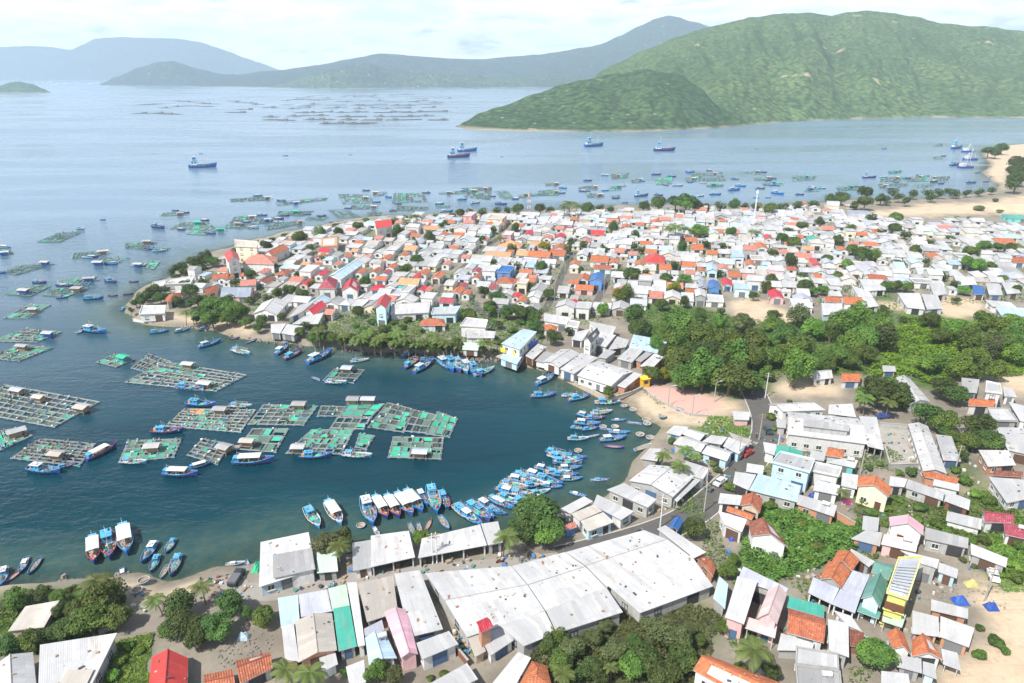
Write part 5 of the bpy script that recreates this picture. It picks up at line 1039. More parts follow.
for cr, rc_, wc_, lb in (("897,295 919,295 925,309.5 907,307.5", 'white', 'white', 'first of two broad white roofs beside the green lawn'), ("921,296 937,297 943,308.5 927,309.5", 'white', 'white', 'second broad white roof, further from the green lawn'),
    ("851,287 869,293.5 879,306 865,308", 'white', 'white', 'long white roof beside the orange terrace roof'), ("859,281 883,281.5 886,290 865,291", 'white', 'white', 'white roof above the green lawn'),
    ("929,285 943,285.5 947,294 934,296", 'white', 'white', 'white roof behind the broad white pair'), ("953,277.5 973,278.5 977,284.5 958,285.5", 'white', 'ltblue', 'white roof with blue tarpaulin wall beside the blue roof'),
    ("985,301 1010,303 1017,307.5 993,306.5", 'white', 'white', 'narrow white roof behind the forest edge'), ("995,309 1030,310 1032,319 1003,318", 'ltblue', 'grey', 'wide pale blue roof at the forest edge by the frame side'),
    ("985,285 999,285.5 1003,295 989,295", 'white', 'grey', 'white roof of a neighbouring pair beyond the sandy lot, first'), ("1001,284 1015,284.5 1021,293 1007,294", 'white', 'grey', 'white roof of a neighbouring pair beyond the sandy lot, second'),
    ("821,305 842,305.5 842,314 823,315", 'white', 'ltblue', 'white roof with violet tarpaulins at the forest edge'), ("972,287 982,287.5 985,294.5 974,294.5", 'blue', 'white', 'small vivid blue roof beyond the sandy lot')):
    pb('house', cr, 4.2, 'shed', rc_, wc_, lb, cat='house', group=GI, detail=1)

from mathutils import Matrix
def attach(ch, par):
    ch.parent = par; ch.matrix_parent_inverse = (Matrix.Translation(par.location) @ Matrix.Rotation(par.rotation_euler.z, 4, 'Z')).inverted()
    for k in ('category', 'group'): del ch[k]
    THINGS[:] = [x for x in THINGS if x[0] is not ch]
for c_, p_ in ((LANT, HALL), (PORCH1, PINKH), (PORCH2, GREENH), (PORCH3, YH), (AWNR, ROADH)): attach(c_, p_)
# ------------------------------------------------------------------ the town on the spit
TH = R(-12); ca_, sa_ = math.cos(TH), math.sin(TH)
toL = lambda p: (p[0] * ca_ + p[1] * sa_, -p[0] * sa_ + p[1] * ca_); toW = lambda p: (p[0] * ca_ - p[1] * sa_, p[0] * sa_ + p[1] * ca_)
RED_ROOFS = """499,253,26,6,gu,paleorange 523,252,12,6,gu,paleorange 540,253,22,7,gu,orange 558,252,16,7,gu,orange 510,244,24,7,hip,paleorange 540,243,18,6,gu,paleorange 560,246,14,6,gv,orange
529,232,9,6,gv,crimson 560,235,9,6,gv,crimson 598,232,13,6,gu,red 569,227,8,5,gu,maroon 560,227,9,5,gu,salmon 613,220,12,5,gu,salmon 496,223,18,5,gu,orange 470,221,10,4,gu,salmon 450,221,12,4,gu,orange 432,227,16,5,gu,paleorange 444,233,8,4,gv,orange 428,221,12,4,gu,salmon
497,216,16,9,flat,cream 470,213,9,12,flat,palepink 600,258,18,8,gu,orange 614,260,9,6,gv,orange 603,266,17,5,gu,brown 620,249,10,7,hip,salmon 527,270,12,5,gu,orange 506,268,14,8,flat,blue 584,276,11,7,gv,orange 574,280,10,5,gu,orange 585,286,18,6,gu,orange 597,276,13,9,gv,blue
506,279,18,6,hip,brown 518,280,9,6,gv,brown 530,279,12,5,gu,orange 494,285,8,6,hip,maroon 477,269,8,5,gv,maroon 477,275,8,4,gv,brown 458,289,10,7,gv,orange 467,291,8,5,gv,orange 463,284,8,5,gv,maroon 438,274,10,7,gv,orange 424,271,10,6,gv,orange 428,288,8,5,gv,salmon 448,299,15,4,gu,maroon 522,298,9,6,gv,orange 517,294,8,5,gv,crimson 574,301,8,4,gv,crimson
654,228,10,7,gu,orange 722,219,6,5,gu,orange 768,236,8,6,gv,red 799,235,8,5,gu,orange 691,238,11,7,gu,orange 697,246,12,7,gu,orange 646,242,12,5,gu,orange 659,242,10,7,gv,palepink 651,250,12,5,gu,orange 712,251,11,6,gu,orange 761,245,12,7,gv,orange 655,258,20,10,hip,red 665,266,12,7,gu,orange 633,252,9,5,gu,salmon 723,266,11,6,gv,salmon 734,273,12,7,gu,orange 774,267,11,7,gv,orange
712,266,10,9,gv,ltblue 714,283,10,9,gv,blue 703,283,9,7,gv,slate 727,281,10,8,gv,crimson 742,285,15,6,shed,ltblue 776,293,13,9,gv,crimson 791,267,10,3,gu,brown 815,261,8,8,gv,red 817,274,7,7,gu,orange 808,247,11,5,gu,paleorange 802,202,7,4,gu,orange 812,237,9,6,shed,teal 738,253,11,7,shed,ltblue
827,227,12,6,gu,salmon 869,243,14,5,gu,orange 876,276,17,6,gu,brown 935,255,13,8,hip,orange 1003,240,18,6,gu,orange 1016,259,15,7,gu,brown 852,299,18,8,gu,orange 832,298,15,6,gu,brown 1015,216,18,6,shed,teal 859,212,20,6,shed,slate
347,255,8,5,gv,orange 356,249,8,5,gu,paleorange 368,255,9,5,gu,salmon 387,256,9,6,gv,orange 380,261,8,5,gv,paleorange 392,265,9,5,gv,orange 361,270,8,6,gv,orange 376,269,8,6,gv,brown 386,271,9,5,gv,maroon 382,277,12,5,gu,orange 352,282,9,5,gv,orange 322,272,9,6,gv,crimson 307,281,9,6,gv,red 321,255,10,5,gv,orange 307,262,9,4,gu,paleorange 315,264,9,5,gv,orange 284,271,12,6,hip,brown 263,270,9,6,gv,salmon
326,249,12,5,gu,crimson 418,274,8,7,gv,red 422,287,8,5,gv,crimson 378,286,13,6,hip,crimson 412,247,13,6,gu,paleorange 410,230,8,4,gu,brown 380,236,9,5,gu,salmon 360,241,9,5,gu,orange 331,310,10,5,gu,salmon 226,276,9,6,gv,orange 225,268,10,5,gu,salmon 246,273,8,4,gu,orange 266,279,13,7,gv,rust 416,234,10,5,gu,orange 404,253,8,5,gv,orange 338,262,8,5,gv,salmon 400,221,8,4,gu,salmon 484,238,9,5,gv,salmon 455,246,9,5,gu,orange 447,262,8,5,gv,salmon 467,255,9,5,gu,salmon
680,215,10,5,gu,salmon 640,223,9,5,gu,orange 586,240,9,5,gv,salmon 575,262,10,5,gv,orange 548,236,9,5,gv,salmon 508,232,10,6,flat,palepink 520,224,9,5,gu,orange 783,250,9,5,gu,salmon 843,248,9,5,gv,orange 750,262,10,6,gv,orange 690,270,9,6,gu,salmon 640,262,10,6,gv,orange"""
TOWN = wpoly("152,292 178,280 200,270 226,256 252,247 290,237 330,229 380,222 450,217.5 520,216.5 600,212 700,211 790,209.5 850,205 872,212 880,222 960,222 1040,230 1060,300 1000,296 990,300 935,299 900,293 880,296 862,310 815,318 770,300 735,298 728,312 690,310 650,308 625,318 605,322 590,320 575,331 540,330 520,326 500,330 490,318 460,316 430,318 400,318 370,318 330,322 300,322 270,322 256,318 268,302 240,300 220,296 190,300 170,302")
OCC = []      # occupied boxes in the town's own axes
def occ_box(cx, cy, w_, d_, pad=.4): return (cx - w_ / 2 - pad, cx + w_ / 2 + pad, cy - d_ / 2 - pad, cy + d_ / 2 + pad)
def hits_any(b): return any(b[0] < o[1] and b[1] > o[0] and b[2] < o[3] and b[3] > o[2] for o in OCC)
for o_, d_, l_ in THINGS:                                   # houses already standing
    if '_wd' in o_ and o_.location.y > 220:
        lx, ly = toL((o_.location.x, o_.location.y)); k = abs(math.cos(o_.rotation_euler.z - TH)); s_ = abs(math.sin(o_.rotation_euler.z - TH)); OCC.append(occ_box(lx, ly, o_['_wd'] * k + o_['_dp'] * s_ - 1, o_['_dp'] * k + o_['_wd'] * s_ - 1, 0))
STL = [[P(x, y).to_2d() for x, y in pts(s)] for s in STREETS]
def near_street(p, r):
    for l in STL:
        for a, b_ in zip(l, l[1:]):
            t_ = max(0, min(1, (p - a).dot(b_ - a) / max((b_ - a).length_squared, 1e-6)))
            if (p - a - (b_ - a) * t_).length < r: return True
    return False
def town_house(cx, cy, w_, d_, h, roof, rc, wc, detail=1, word='house', label=None):
    q = [toW((cx + sx * w_ / 2, cy + sy * d_ / 2)) for sx, sy in ((-1, 1), (1, 1), (1, -1), (-1, -1))]
    e_ = building('house', q, h, roof, rc, wc, detail=detail, over=.3)
    d = ' '.join(x for x in (sizeword(w_, d_), {'white': 'white', 'grey': 'grey', 'cream': 'cream', 'ltblue': 'pale blue', 'pink': 'pink', 'teal': 'teal', 'yellow': 'yellow', 'blue': 'blue', 'tan': 'tan', 'pgreen': 'pale green'}.get(wc, wc), 'house', 'under', WORD[rc].split()[-1] if len(WORD[rc].split()) > 1 and wc not in ('white',) else WORD[rc], 'tiled' if rc in TILE and len(WORD[rc].split()) < 2 else '', {'gu': 'gable', 'gv': 'narrow gable', 'shed': 'lean-to', 'flat': 'flat roof', 'hip': 'hip'}[roof]) if x)
    tag(e_, d, 'house', 'houses of the fishing town', label=label); return e_
QUEUE = []
for it in RED_ROOFS.split():
    px, py, wpx, hpx, roof, rc = it.split(','); px, py, wpx = float(px), float(py), float(wpx)
    h = {'flat': 6.0, 'blue': 4.8, 'ltblue': 4.2}.get(roof if roof == 'flat' else rc, rnd.uniform(2.4, 3.2)); p = P(px, py, LZ + h + .8); lx, ly = toL(p); w_ = wpx * depth_of(p) / F
    d_ = max(7, min(15, float(hpx) * 1.45 * (depth_of(p) / 350) ** 1.0)); b_ = occ_box(lx, ly, w_, d_, -.8)
    OCC.append(occ_box(lx, ly, w_, d_, .1))
    wc = {'blue': 'blue', 'ltblue': 'ltblue', 'palepink': 'pink', 'cream': 'cream', 'teal': 'teal'}.get(rc, rnd.choice(['white'] * 11 + ['cream', 'ltblue', 'pink']))
    QUEUE.append((lx, ly, w_, d_, h, roof, rc, wc, (px, py)))
TREE_SPOTS = []
def fill_town():
    r = random.Random(42); lo = [min(toL(p)[i] for p in TOWN) for i in (0, 1)]; hi = [max(toL(p)[i] for p in TOWN) for i in (0, 1)]
    cand = []; y = lo[1]; row = 0
    while y < hi[1]:
        dy = r.uniform(7.5, 11); x = lo[0] + r.uniform(0, 6); row += 1
        while x < hi[0]:
            w_ = r.uniform(4.6, 9.0); d_ = dy * r.uniform(.92, 1.04); cx, cy = x + w_ / 2, y + dy / 2; x += w_ + (r.uniform(-.1, .35) if r.random() < .92 else r.uniform(1.2, 4))
            W_ = Vector(toW((cx, cy))); 
            if near_street(W_, 1.9 + w_ * .4): continue
            cand.append((cx, cy, w_, d_, W_))
        y += dy + (.1 if row % 3 else 1.5)
    ins = sdist(np.array([c[4].x for c in cand]), np.array([c[4].y for c in cand]), TOWN)
    keep = []
    for c, i_ in zip(cand, ins):
        if i_ < 2: continue
        q = pix(Vector((c[4].x, c[4].y, LZ + 4)))
        if not (-20 < q[0] < 1050): continue
        dens = .98 if q[0] < 800 else .78
        if r.random() > dens: continue
        w_, d_ = c[2], c[3]; ok = False
        for s_ in (1, .8, .62, .5):
            b_ = occ_box(c[0], c[1], w_ * s_, d_ * s_, -.15)
            if not hits_any(b_) and not any((c[4] - t_[0]).length < t_[1] * .6 + min(w_, d_) * s_ * .36 for t_ in TREE_SPOTS): ok = True; break
        if not ok or w_ * s_ < 3.2: continue
        OCC.append(b_); w_, d_ = w_ * s_, d_ * s_
        rc = r.choices(['white', 'grey', 'lav', 'ltblue', 'cream', 'orange', 'salmon', 'tan', 'pgreen'], [66, 10, 8, 4, 3, 3, 2, 3, 1])[0]; roof = r.choices(['gu', 'gv', 'shed', 'flat', 'hip'], [30, 18, 30, 17, 5])[0]
        if rc in TILE and roof in ('flat', 'shed'): roof = 'gu'
        h = r.uniform(2.2, 2.9) if r.random() < .87 else r.uniform(4.3, 5.4)
        QUEUE.append((c[0], c[1], w_, d_, h, roof, rc, r.choices(['white', 'cream', 'grey', 'ltblue', 'pink', 'tan', 'teal'], [76, 7, 10, 3, 1, 3, 0])[0], q))
def simple_house(mb, cx, cy, w_, d_, h, roof, mr_, mw_):
    q = [Vector(toW((cx + sx * w_ / 2, cy + sy * d_ / 2))) for sx, sy in ((-1, 1), (1, 1), (1, -1), (-1, -1))]; i_ = [q[k].lerp(q[(k + 2) % 4], .03) for k in range(4)]; rise = {'flat': 0, 'shed': .5}.get(roof, min(w_, d_) * .2)
    zz = {'gu': lambda s, t: h + rise * (1 - abs(2 * t - 1)), 'gv': lambda s, t: h + rise * (1 - abs(2 * s - 1)), 'hip': lambda s, t: h + rise * (1 - abs(2 * t - 1)), 'shed': lambda s, t: h + rise * (1 - t), 'flat': lambda s, t: h}[roof]
    pl = {'gu': [[(0, 0), (0, .5), (1, .5), (1, 0)], [(0, .5), (0, 1), (1, 1), (1, .5)]], 'gv': [[(0, 0), (0, 1), (.5, 1), (.5, 0)], [(.5, 0), (.5, 1), (1, 1), (1, 0)]]}.get(roof if roof != 'hip' else 'gu', [[(0, 0), (0, 1), (1, 1), (1, 0)]])
    for f in pl: mb.face([(*bil(q, s, t), LZ + zz(s, t) + .06) for s, t in f], mr_, [((t * d_, s * w_) if roof == 'gv' else (s * w_, t * d_)) for s, t in f]); mb.face([(*bil(q, s, t), LZ + zz(s, t) - .1) for s, t in f][::-1], mw_)
    rg = {'gv': [(0, 0), (.5, 0), (1, 0), (1, 1), (.5, 1), (0, 1)]}.get(roof, [(0, 0), (1, 0), (1, .5), (1, 1), (0, 1), (0, .5)] if roof in ('gu', 'hip') else [(0, 0), (1, 0), (1, 1), (0, 1)])
    for a, b_ in zip(rg, rg[1:] + rg[:1]): mb.face([(*bil(i_, *b_), LZ), (*bil(i_, *a), LZ), (*bil(i_, *a), LZ + zz(*a) - .02), (*bil(i_, *b_), LZ + zz(*b_) - .02)], mw_)
    a, b_ = bil(i_, .3, 1), bil(i_, .62, 1); n = Vector((-sa_ * -1, -ca_)) * .04; mb.face([(*(a + n), LZ + .9), (*(b_ + n), LZ + .9), (*(b_ + n), LZ + 2.3), (*(a + n), LZ + 2.3)], 0)
def build_town():
    fill_town(); have = sum(1 for o_, d_, l_ in THINGS if o_.name.split('.')[0] == 'house'); room = 305 - have
    def area(i): dd = CAM_H ** 2 + toW((i[0], i[1]))[1] ** 2; return i[2] * (i[3] * CAM_H / math.sqrt(dd) + i[4] * .7) / dd * (1.25 if i[6] not in ('white', 'grey', 'lav') else 1)
    QUEUE.sort(key=area, reverse=True); vis = [i for i in QUEUE if -5 < i[8][0] < 1029]
    for i in vis[:room]: town_house(*i[:8])
    keys = sorted({i[6] for i in vis[room:]}); wk = sorted({i[7] for i in vis[room:]}); mats = [GLASS] + [roof_mat(k) for k in keys] + [wall_mat(k) for k in wk]; mb = MB()
    for i in vis[room:]: simple_house(mb, *i[:6], 1 + keys.index(i[6]), 1 + len(keys) + wk.index(i[7]))
    if mb.f: tag(mb.build('distant_houses', mats), None, 'houses', None, 'stuff', 'mass of small white, grey and orange roofed houses filling the far side of town')
    print('TOWN', have, room, len(vis))
# ------------------------------------------------------------------ trees, one by one: x,y,half width,tone
def trees(s, kind='tree', group='trees around the village'):
    for it in s.split():
        a = it.split(','); tone = dict(d='dark', m='mid', l='light', y='yellow', o='olive')[a[3]] if len(a) > 3 else rnd.choice(['dark', 'mid', 'mid', 'dark', 'olive'])
        if ('forest' in group or 'belt' in group) and rnd.random() < .55: tone = rnd.choice(['mid', 'light', 'mid', 'light'])
        e_ = tree(float(a[0]), float(a[1]), float(a[2]), tone, kind, group)
        TREE_SPOTS.append((e_.location.to_2d(), e_['_r'] * .8))
def palms(s, group='coconut palms'):
    for it in s.split(): a = it.split(','); e_ = palm(*[float(x) for x in a[:3]], group=group); TREE_SPOTS.append((e_.location.to_2d(), 1.6))
trees("16,600,14,m 104,600,20,m 90,620,20,m 114,618,17,m 66,628,15,d 30,641,14,m 4,646,15,d 48,634,10,d 178,606,17,d 187,626,19,d 199,637,15,d 170,628,13,d 229,604,19,d 216,626,17,d 264,616,14,m 246,612,8,d", group='trees by the bottom beach')
trees("14,594,9,d 28,597,9,o 44,594,10,d 58,596,9,m 72,592,9,d 84,594,9,m 120,600,7,d 60,610,10,d 76,608,11,m", group='trees by the bottom beach')
trees("118,660,11,l 112,674,11,l 128,646,8,l 140,652,7,l 6,604,9,o 345,672,7,m 40,588,6,o", 'bush', 'bushes by the bottom beach')
palms("96,580,17 158,596,13 202,585,13 285,670,17 313,668,19", 'coconut palms at the bottom edge')
trees("377,672,15,m 396,676,13,o 330,545,17,o 343,538,13,d 421,538,10,l 537,512,25,d 528,531,18,d 549,530,18,m 516,527,12,d", group='trees on the harbour front')
trees("561,521,7,m 443,674,8,m 430,678,6,m 475,652,7,m 500,652,6,m", 'bush', 'bushes between the harbour roofs')
palms("503,533,16 338,548,14", 'coconut palms on the harbour front')
trees("558,634,13,m 550,647,14,d 574,650,15,o 562,664,15,m 590,671,17,d 674,640,20,o 654,630,18,o 680,659,17,d 644,658,18,d 664,671,19,d 630,666,17,m 600,674,15,d 615,650,17,o 592,638,12,o 634,644,12,d 606,626,9,o 690,628,9,o 700,640,8,m", group='trees in the leafy yard')
trees("723,627,9,m 728,571,11,m 734,560,7,m 770,671,11,d 740,668,9,m", group='trees on the hillside plot')
palms("752,652,21 566,672,13 612,664,10", 'coconut palms at the bottom edge')
trees("770,505,8,m 786,516,10,m 800,522,10,l 815,530,9,m 800,538,10,l 818,546,10,m 830,553,8,l 790,551,9,l 772,566,8,l 757,574,9,m 742,584,8,m 765,586,8,m 808,558,7,l 845,546,7,m 780,536,7,l", 'bush', 'bushes of the green thicket')
trees("862,499,9,m 850,492,7,l 873,512,8,m 886,508,8,l 900,500,6,m 905,516,9,m 920,506,9,d 916,520,9,l 935,523,8,m 946,530,8,m 955,516,8,m 970,540,8,m 985,541,9,m 960,505,6,m 966,481,11,m 976,493,9,l 990,501,9,m 1000,515,8,m 955,470,7,m 870,468,6,d 880,464,5,m 912,472,9,d 900,473,6,m 980,655,9,m 995,641,11,d 1005,651,8,m 961,634,7,m 979,628,7,d 1010,562,14,l 1018,545,10,m 1016,577,11,m 1000,574,7,l 930,531,7,m 985,516,6,l 876,556,5,m 897,571,4,m 850,560,5,d 939,642,5,m 963,560,6,o 975,566,5,o", 'bush', 'bushes among the hillside houses')
trees("878,655,20,m 693,528,13,d 790,402,4,m", group='lone round trees')
trees("731,487,9,m 672,441,6,d 712,462,7,m 718,470,6,d 703,455,6,m 770,416,7,m 774,428,5,m", 'bush', 'bushes along the road')
palms("663,455,10 676,464,12 686,449,11 695,454,9 668,470,8 846,492,8", 'palms behind the roadside halls')
trees("636,318,15,d 641,328,12,d 678,322,17,m 664,331,13,l 700,318,9,d 742,322,12,o 699,336,18,d 726,338,16,m 754,342,17,m 680,343,16,m 710,354,22,d 683,360,20,m 734,356,19,d 755,356,17,m 770,355,15,d 703,372,22,m 730,376,22,d 743,381,17,d 684,378,17,m 664,374,9,y 652,374,12,d 796,368,22,m 785,334,15,d 774,324,12,d 774,315,8,m 802,350,18,m 798,316,13,o 812,328,13,d 768,374,9,m 772,340,10,m 720,322,8,o 655,345,11,m 668,352,12,d 820,362,12,d 786,352,12,m 668,340,10,l", group='trees of the village forest')
trees("859,317,17,d 877,323,17,d 843,323,15,d 831,332,13,m 867,336,17,d 883,338,15,d 849,345,15,m 867,354,13,m 838,355,13,m 831,364,10,m 852,362,10,m 903,319,5,d 886,311,6,d 931,319,11,m 955,328,15,m 968,339,16,d 993,350,15,o 949,363,15,l 963,369,15,m 928,363,13,l 986,321,13,m 999,326,15,d 1015,324,13,d 1018,336,15,d 999,338,13,m 1017,355,13,l 997,371,13,l 940,335,12,m 976,356,12,d 1010,345,12,m 980,370,12,m", group='trees of the green belt')
trees("943,386,15,d 957,395,13,d 879,391,20,d 895,395,17,d 869,394,12,m 928,415,17,d 943,419,15,m 980,425,17,d 988,440,15,d 973,440,13,m 953,436,8,m 958,450,8,m 944,430,8,d 965,456,6,l 904,402,10,d", group='round trees behind the yard')
palms("867,397,11 889,402,10 861,400,8", 'palms behind the hall')
trees("659,203,10,d 686,203,13,d 676,202,10,d 644,206,8,d 697,206,8,d 734,205,7,d 770,209,8,m 700,231,9,l 731,232,8,m 782,238,8,d 788,230,6,m 802,226,7,m 794,242,8,m 682,249,8,d 634,246,5,d 642,250,5,d 634,234,6,o 708,244,6,d 722,246,6,d 676,265,6,d 656,268,5,d 632,274,10,d 647,273,6,d 666,278,7,d 684,279,7,m 674,288,8,y 626,293,11,m 662,304,8,d 684,302,7,d 700,312,7,m 722,312,6,d 754,296,6,d 772,280,7,m 766,287,7,m 790,261,9,d 774,252,6,d 806,286,9,d 812,291,7,m 804,276,6,m 720,273,5,d 588,208,7,d 518,209,7,d 540,208,7,d 460,213,7,d 482,212,6,d 497,210,5,m 613,227,7,d 516,230,7,d 494,230,5,d 480,239,6,d 430,237,8,d 444,224,5,d 453,231,5,d 513,248,6,o 544,246,7,y 570,242,6,d 568,249,6,d 584,245,6,d 604,248,5,d 493,264,6,d 518,266,6,m 541,266,8,d 532,286,6,d 548,294,7,d 484,292,7,d 497,298,9,d 490,306,9,d 508,312,9,d 518,310,9,m 530,312,9,d 466,313,8,d 582,270,5,d 620,296,9,l 602,310,8,l 620,272,6,d", group='trees between the town roofs')
trees("522,314,9,d 534,317,8,d 506,313,7,m 534,326,10,d 551,338,9,d 568,331,6,m 470,314,8,m 490,311,8,m 500,324,6,m 609,393,8,m 458,344,8,m 232,308,12,m 224,304,9,d 242,312,9,m 226,318,10,m 212,304,13,m 228,304,11,d 240,313,10,m 212,319,11,m 200,312,9,d 190,291,9,d 198,301,9,d 152,292,9,d 142,300,8,d 160,297,8,d 180,268,8,d 194,262,9,d 206,258,8,d 212,261,7,d 188,272,6,d 198,270,7,d 172,272,5,d 248,252,7,l 266,246,7,d 272,266,6,d 250,274,7,d 236,282,6,d 290,291,8,m 278,294,8,m 302,294,8,d 312,285,6,d 298,274,6,d 262,320,8,d 258,327,7,d 282,316,6,m 320,328,8,d 358,311,8,d 376,311,6,m 366,281,7,d 417,260,7,d 406,269,7,m 413,242,6,d 398,231,7,d 358,226,7,d 300,237,9,m 320,233,7,m 338,232,7,d 275,266,5,d 310,248,6,d 324,259,5,d 394,221,5,d 215,310,8,d 250,300,6,d 268,298,6,m 184,284,6,d 204,281,6,d 205,268,6,m", group='trees on the headland')
trees("312,338,7,m 322,338,8,d 332,338,8,m 342,341,8,d 352,340,9,d 362,342,9,d 372,340,10,m 382,344,9,d 392,342,9,m 402,344,9,d 412,345,9,m 420,347,8,d 430,347,8,m 440,348,8,d 450,349,7,m 458,350,6,d 484,350,6,d 494,351,6,m 300,332,7,m 306,326,6,d 366,332,8,m 386,332,8,d 402,332,8,m", group='trees along the north bank')
trees("146,296,7,d 156,290,7,m 165,290,6,d 172,285,5,d 136,303,6,d 131,310,4,d 178,302,7,d 190,303,7,d 206,300,8,m 220,312,9,d 232,316,9,m 205,316,8,d 196,320,6,d 245,322,7,m 175,278,6,d 184,272,6,d 200,264,6,d", group='trees on the headland')
palms("318,330,9 336,327,8 360,336,10 368,332,9 380,338,10 388,334,10 400,333,11 408,338,10 414,331,8 430,336,9 438,340,9 446,342,9 482,342,8 492,342,8 352,342,7 394,342,8 424,341,8 344,336,8 374,343,7 415,343,8 184,311,8 192,314,7", 'coconut palms along the north shore')
palms("570,203,9 575,206,7 412,216,8 408,220,6 676,227,10 670,229,7 684,229,7 752,231,6 757,232,5 500,238,6 565,207,7", 'tall palms in town')
trees("842,198,8,d 831,200,7,d 866,193,9,d 865,202,9,m 881,199,7,d 893,192,6,d 887,200,6,d 899,197,6,d 913,194,6,d 927,193,6,d 939,193,6,d 933,197,6,d 955,193,6,d 967,193,5,d 949,191,5,d 980,192,5,d 991,190,5,d 1016,184,10,d 1020,172,9,d 905,201,6,m 856,205,6,m 600,207,5,d 610,209,5,d 705,207,6,d 720,206,6,d 745,206,5,d 757,207,6,d 783,207,6,d 797,206,6,d 815,204,6,d 550,210,5,d 508,211,5,d 470,212,5,d", group='trees along the far shore')
trees("236,250,6,d 247,246,6,m 258,243,6,d 272,240,6,d 285,236,6,m 296,234,5,d 308,231,6,d 322,229,5,m 336,226,6,d 352,223,5,d 366,220,5,m 404,217.5,5,d 420,217,5,d 436,216,5,m 452,215,5,d", 'bush', 'bushes along the headland shore')
trees("356,326,6,m 372,322,7,d 392,322,6,m 408,320,7,m 418,330,7,d 404,328,6,d 384,328,7,m 512,330,7,m 520,322,6,d 500,342,6,m 476,338,5,d 528,314,6,m 540,336,6,d 560,337,6,m", 'bush', 'bushes behind the north bank')
trees("979,208,6,o 995,200,4,d 1000,211,4,o 957,218,5,y 963,219,4,m 946,219,4,y 970,218,4,l 1006,205,4,m", 'bush', 'bushes on the dune')
trees("896,217,7,m 871,217,6,m 895,228,7,d 905,234,6,m 863,254,11,d 853,249,7,d 875,255,8,d 899,265,8,d 847,264,7,d 897,286,7,d 907,287,7,d 887,286,7,m 967,262,9,d 979,265,9,d 971,252,9,d 985,246,8,d 999,247,7,d 1011,247,7,d 991,266,7,d 941,276,6,d 953,284,6,m 963,290,6,d 929,242,5,d 951,239,5,d 1003,279,6,d 823,290,7,m 851,228,6,d 883,308,5,m 838,240,6,d 820,222,6,d 880,232,5,m 915,250,6,d 925,262,5,m 955,300,5,m 1018,290,6,d 838,275,6,d 828,258,6,d", group='trees beyond the forest')
trees("989,151,7,d 1002,148,7,d 996,153,6,d 1020,163,11,d 1018,178,9,d 1012,170,7,d", group='trees on the far point')
# the 300 trees that show largest stay single things; the smaller far ones become one mass
TT = sorted([x for x in THINGS if x[0].name.split('.')[0] == 'tree' and not x[2]], key=lambda x: x[0]['_rp']); small = TT[:max(0, len(TT) - 298)]; mb = MB(); r_ = random.Random(9)
for x in small:
    o = x[0]; rr, h = o['_r'], o['_h']; cz = Vector((o.location.x, o.location.y, LZ + h)); mb.bar((cz.x, cz.y, LZ - .1), cz, .14, 1, 5)
    lob = [(cz + Vector((r_.uniform(-.5, .5), r_.uniform(-.5, .5), r_.uniform(-.25, .4))) * rr, rr * r_.uniform(.4, .62)) for _ in range(7)]
    for _ in range(420):
        c_, q_ = r_.choice(lob); d_ = rand_dir(r_); leaf_quad(mb, c_ + Vector((d_.x, d_.y, d_.z * .8)) * q_ * r_.uniform(.75, 1.05), (d_ + rand_dir(r_) * .5).normalized(), rr * r_.uniform(.12, .2), r_)
    for ch in list(o.children): bpy.data.objects.remove(ch)
    THINGS.remove(x); bpy.data.objects.remove(o)
if small: tag(mb.build('distant_trees', [LEAF['dark'], BARK]), None, 'trees', None, 'stuff', 'scatter of the smallest far trees between the town roofs and along the far shore')
build_town()
ground_cover('ground_vegetation', "870,378 885,340 905,318 935,316 960,322 1040,322 1040,372 960,378 940,390 915,380", 22000, LEAF['vine'], 'bright green creeper and low scrub rolling between the trees', (.3, .75), 2.6, seed=1)
ground_cover('ground_vegetation', "640,310 700,310 770,322 830,322 872,318 884,345 868,376 780,375 760,392 700,385 650,372", 16000, LEAF['mid'], 'green undergrowth filling the forest floor', (.3, .7), 1.6, seed=2)
ground_cover('ground_vegetation', "750,500 800,508 862,526 862,548 838,564 800,568 762,592 735,592 735,570 750,545", 11000, LEAF['mid'], 'tangled green weeds of the hillside thicket', (.25, .6), 2.0, seed=3)
ground_cover('ground_vegetation', "995,530 1060,515 1060,592 1005,592 985,570", 7000, LEAF['light'], 'green weeds at the edge of the view below the block-walled houses', (.2, .5), .9, seed=4)
ground_cover('ground_vegetation', "98,642 156,632 152,702 92,702", 7000, LEAF['light'], 'bright grass and weeds between the patched warehouse and the red roof', (.15, .4), .6, seed=5)
ground_cover('ground_vegetation', "530,636 600,616 700,606 722,622 716,650 692,690 540,700", 12000, LEAF['olive'], 'shrubby growth under the leafy yard trees', (.2, .55), 1.4, seed=6)
ground_cover('ground_vegetation', "850,478 900,492 990,488 1012,512 985,545 930,532 860,520", 9000, LEAF['mid'], 'weeds between the houses below the concrete yard', (.2, .5), .8, seed=7)
ground_cover('ground_vegetation', "-30,606 30,602 62,612 100,604 122,626 112,642 60,646 -30,668", 9000, LEAF['mid'], 'shrubs around the bushes by the bottom beach', (.2, .5), 1.0, seed=8)
ground_cover('ground_vegetation', "290,322 340,318 420,316 500,316 560,328 540,345 480,352 400,348 320,342", 9000, LEAF['mid'], 'shrubby strip behind the palms of the north bank', (.3, .7), 1.6, seed=12)
ground_cover('ground_vegetation', "712,416 742,420 752,436 722,432 700,430", 1500, LEAF['light'], 'light weeds on the lot beside the kiosk', (.2, .5), .5, seed=9)

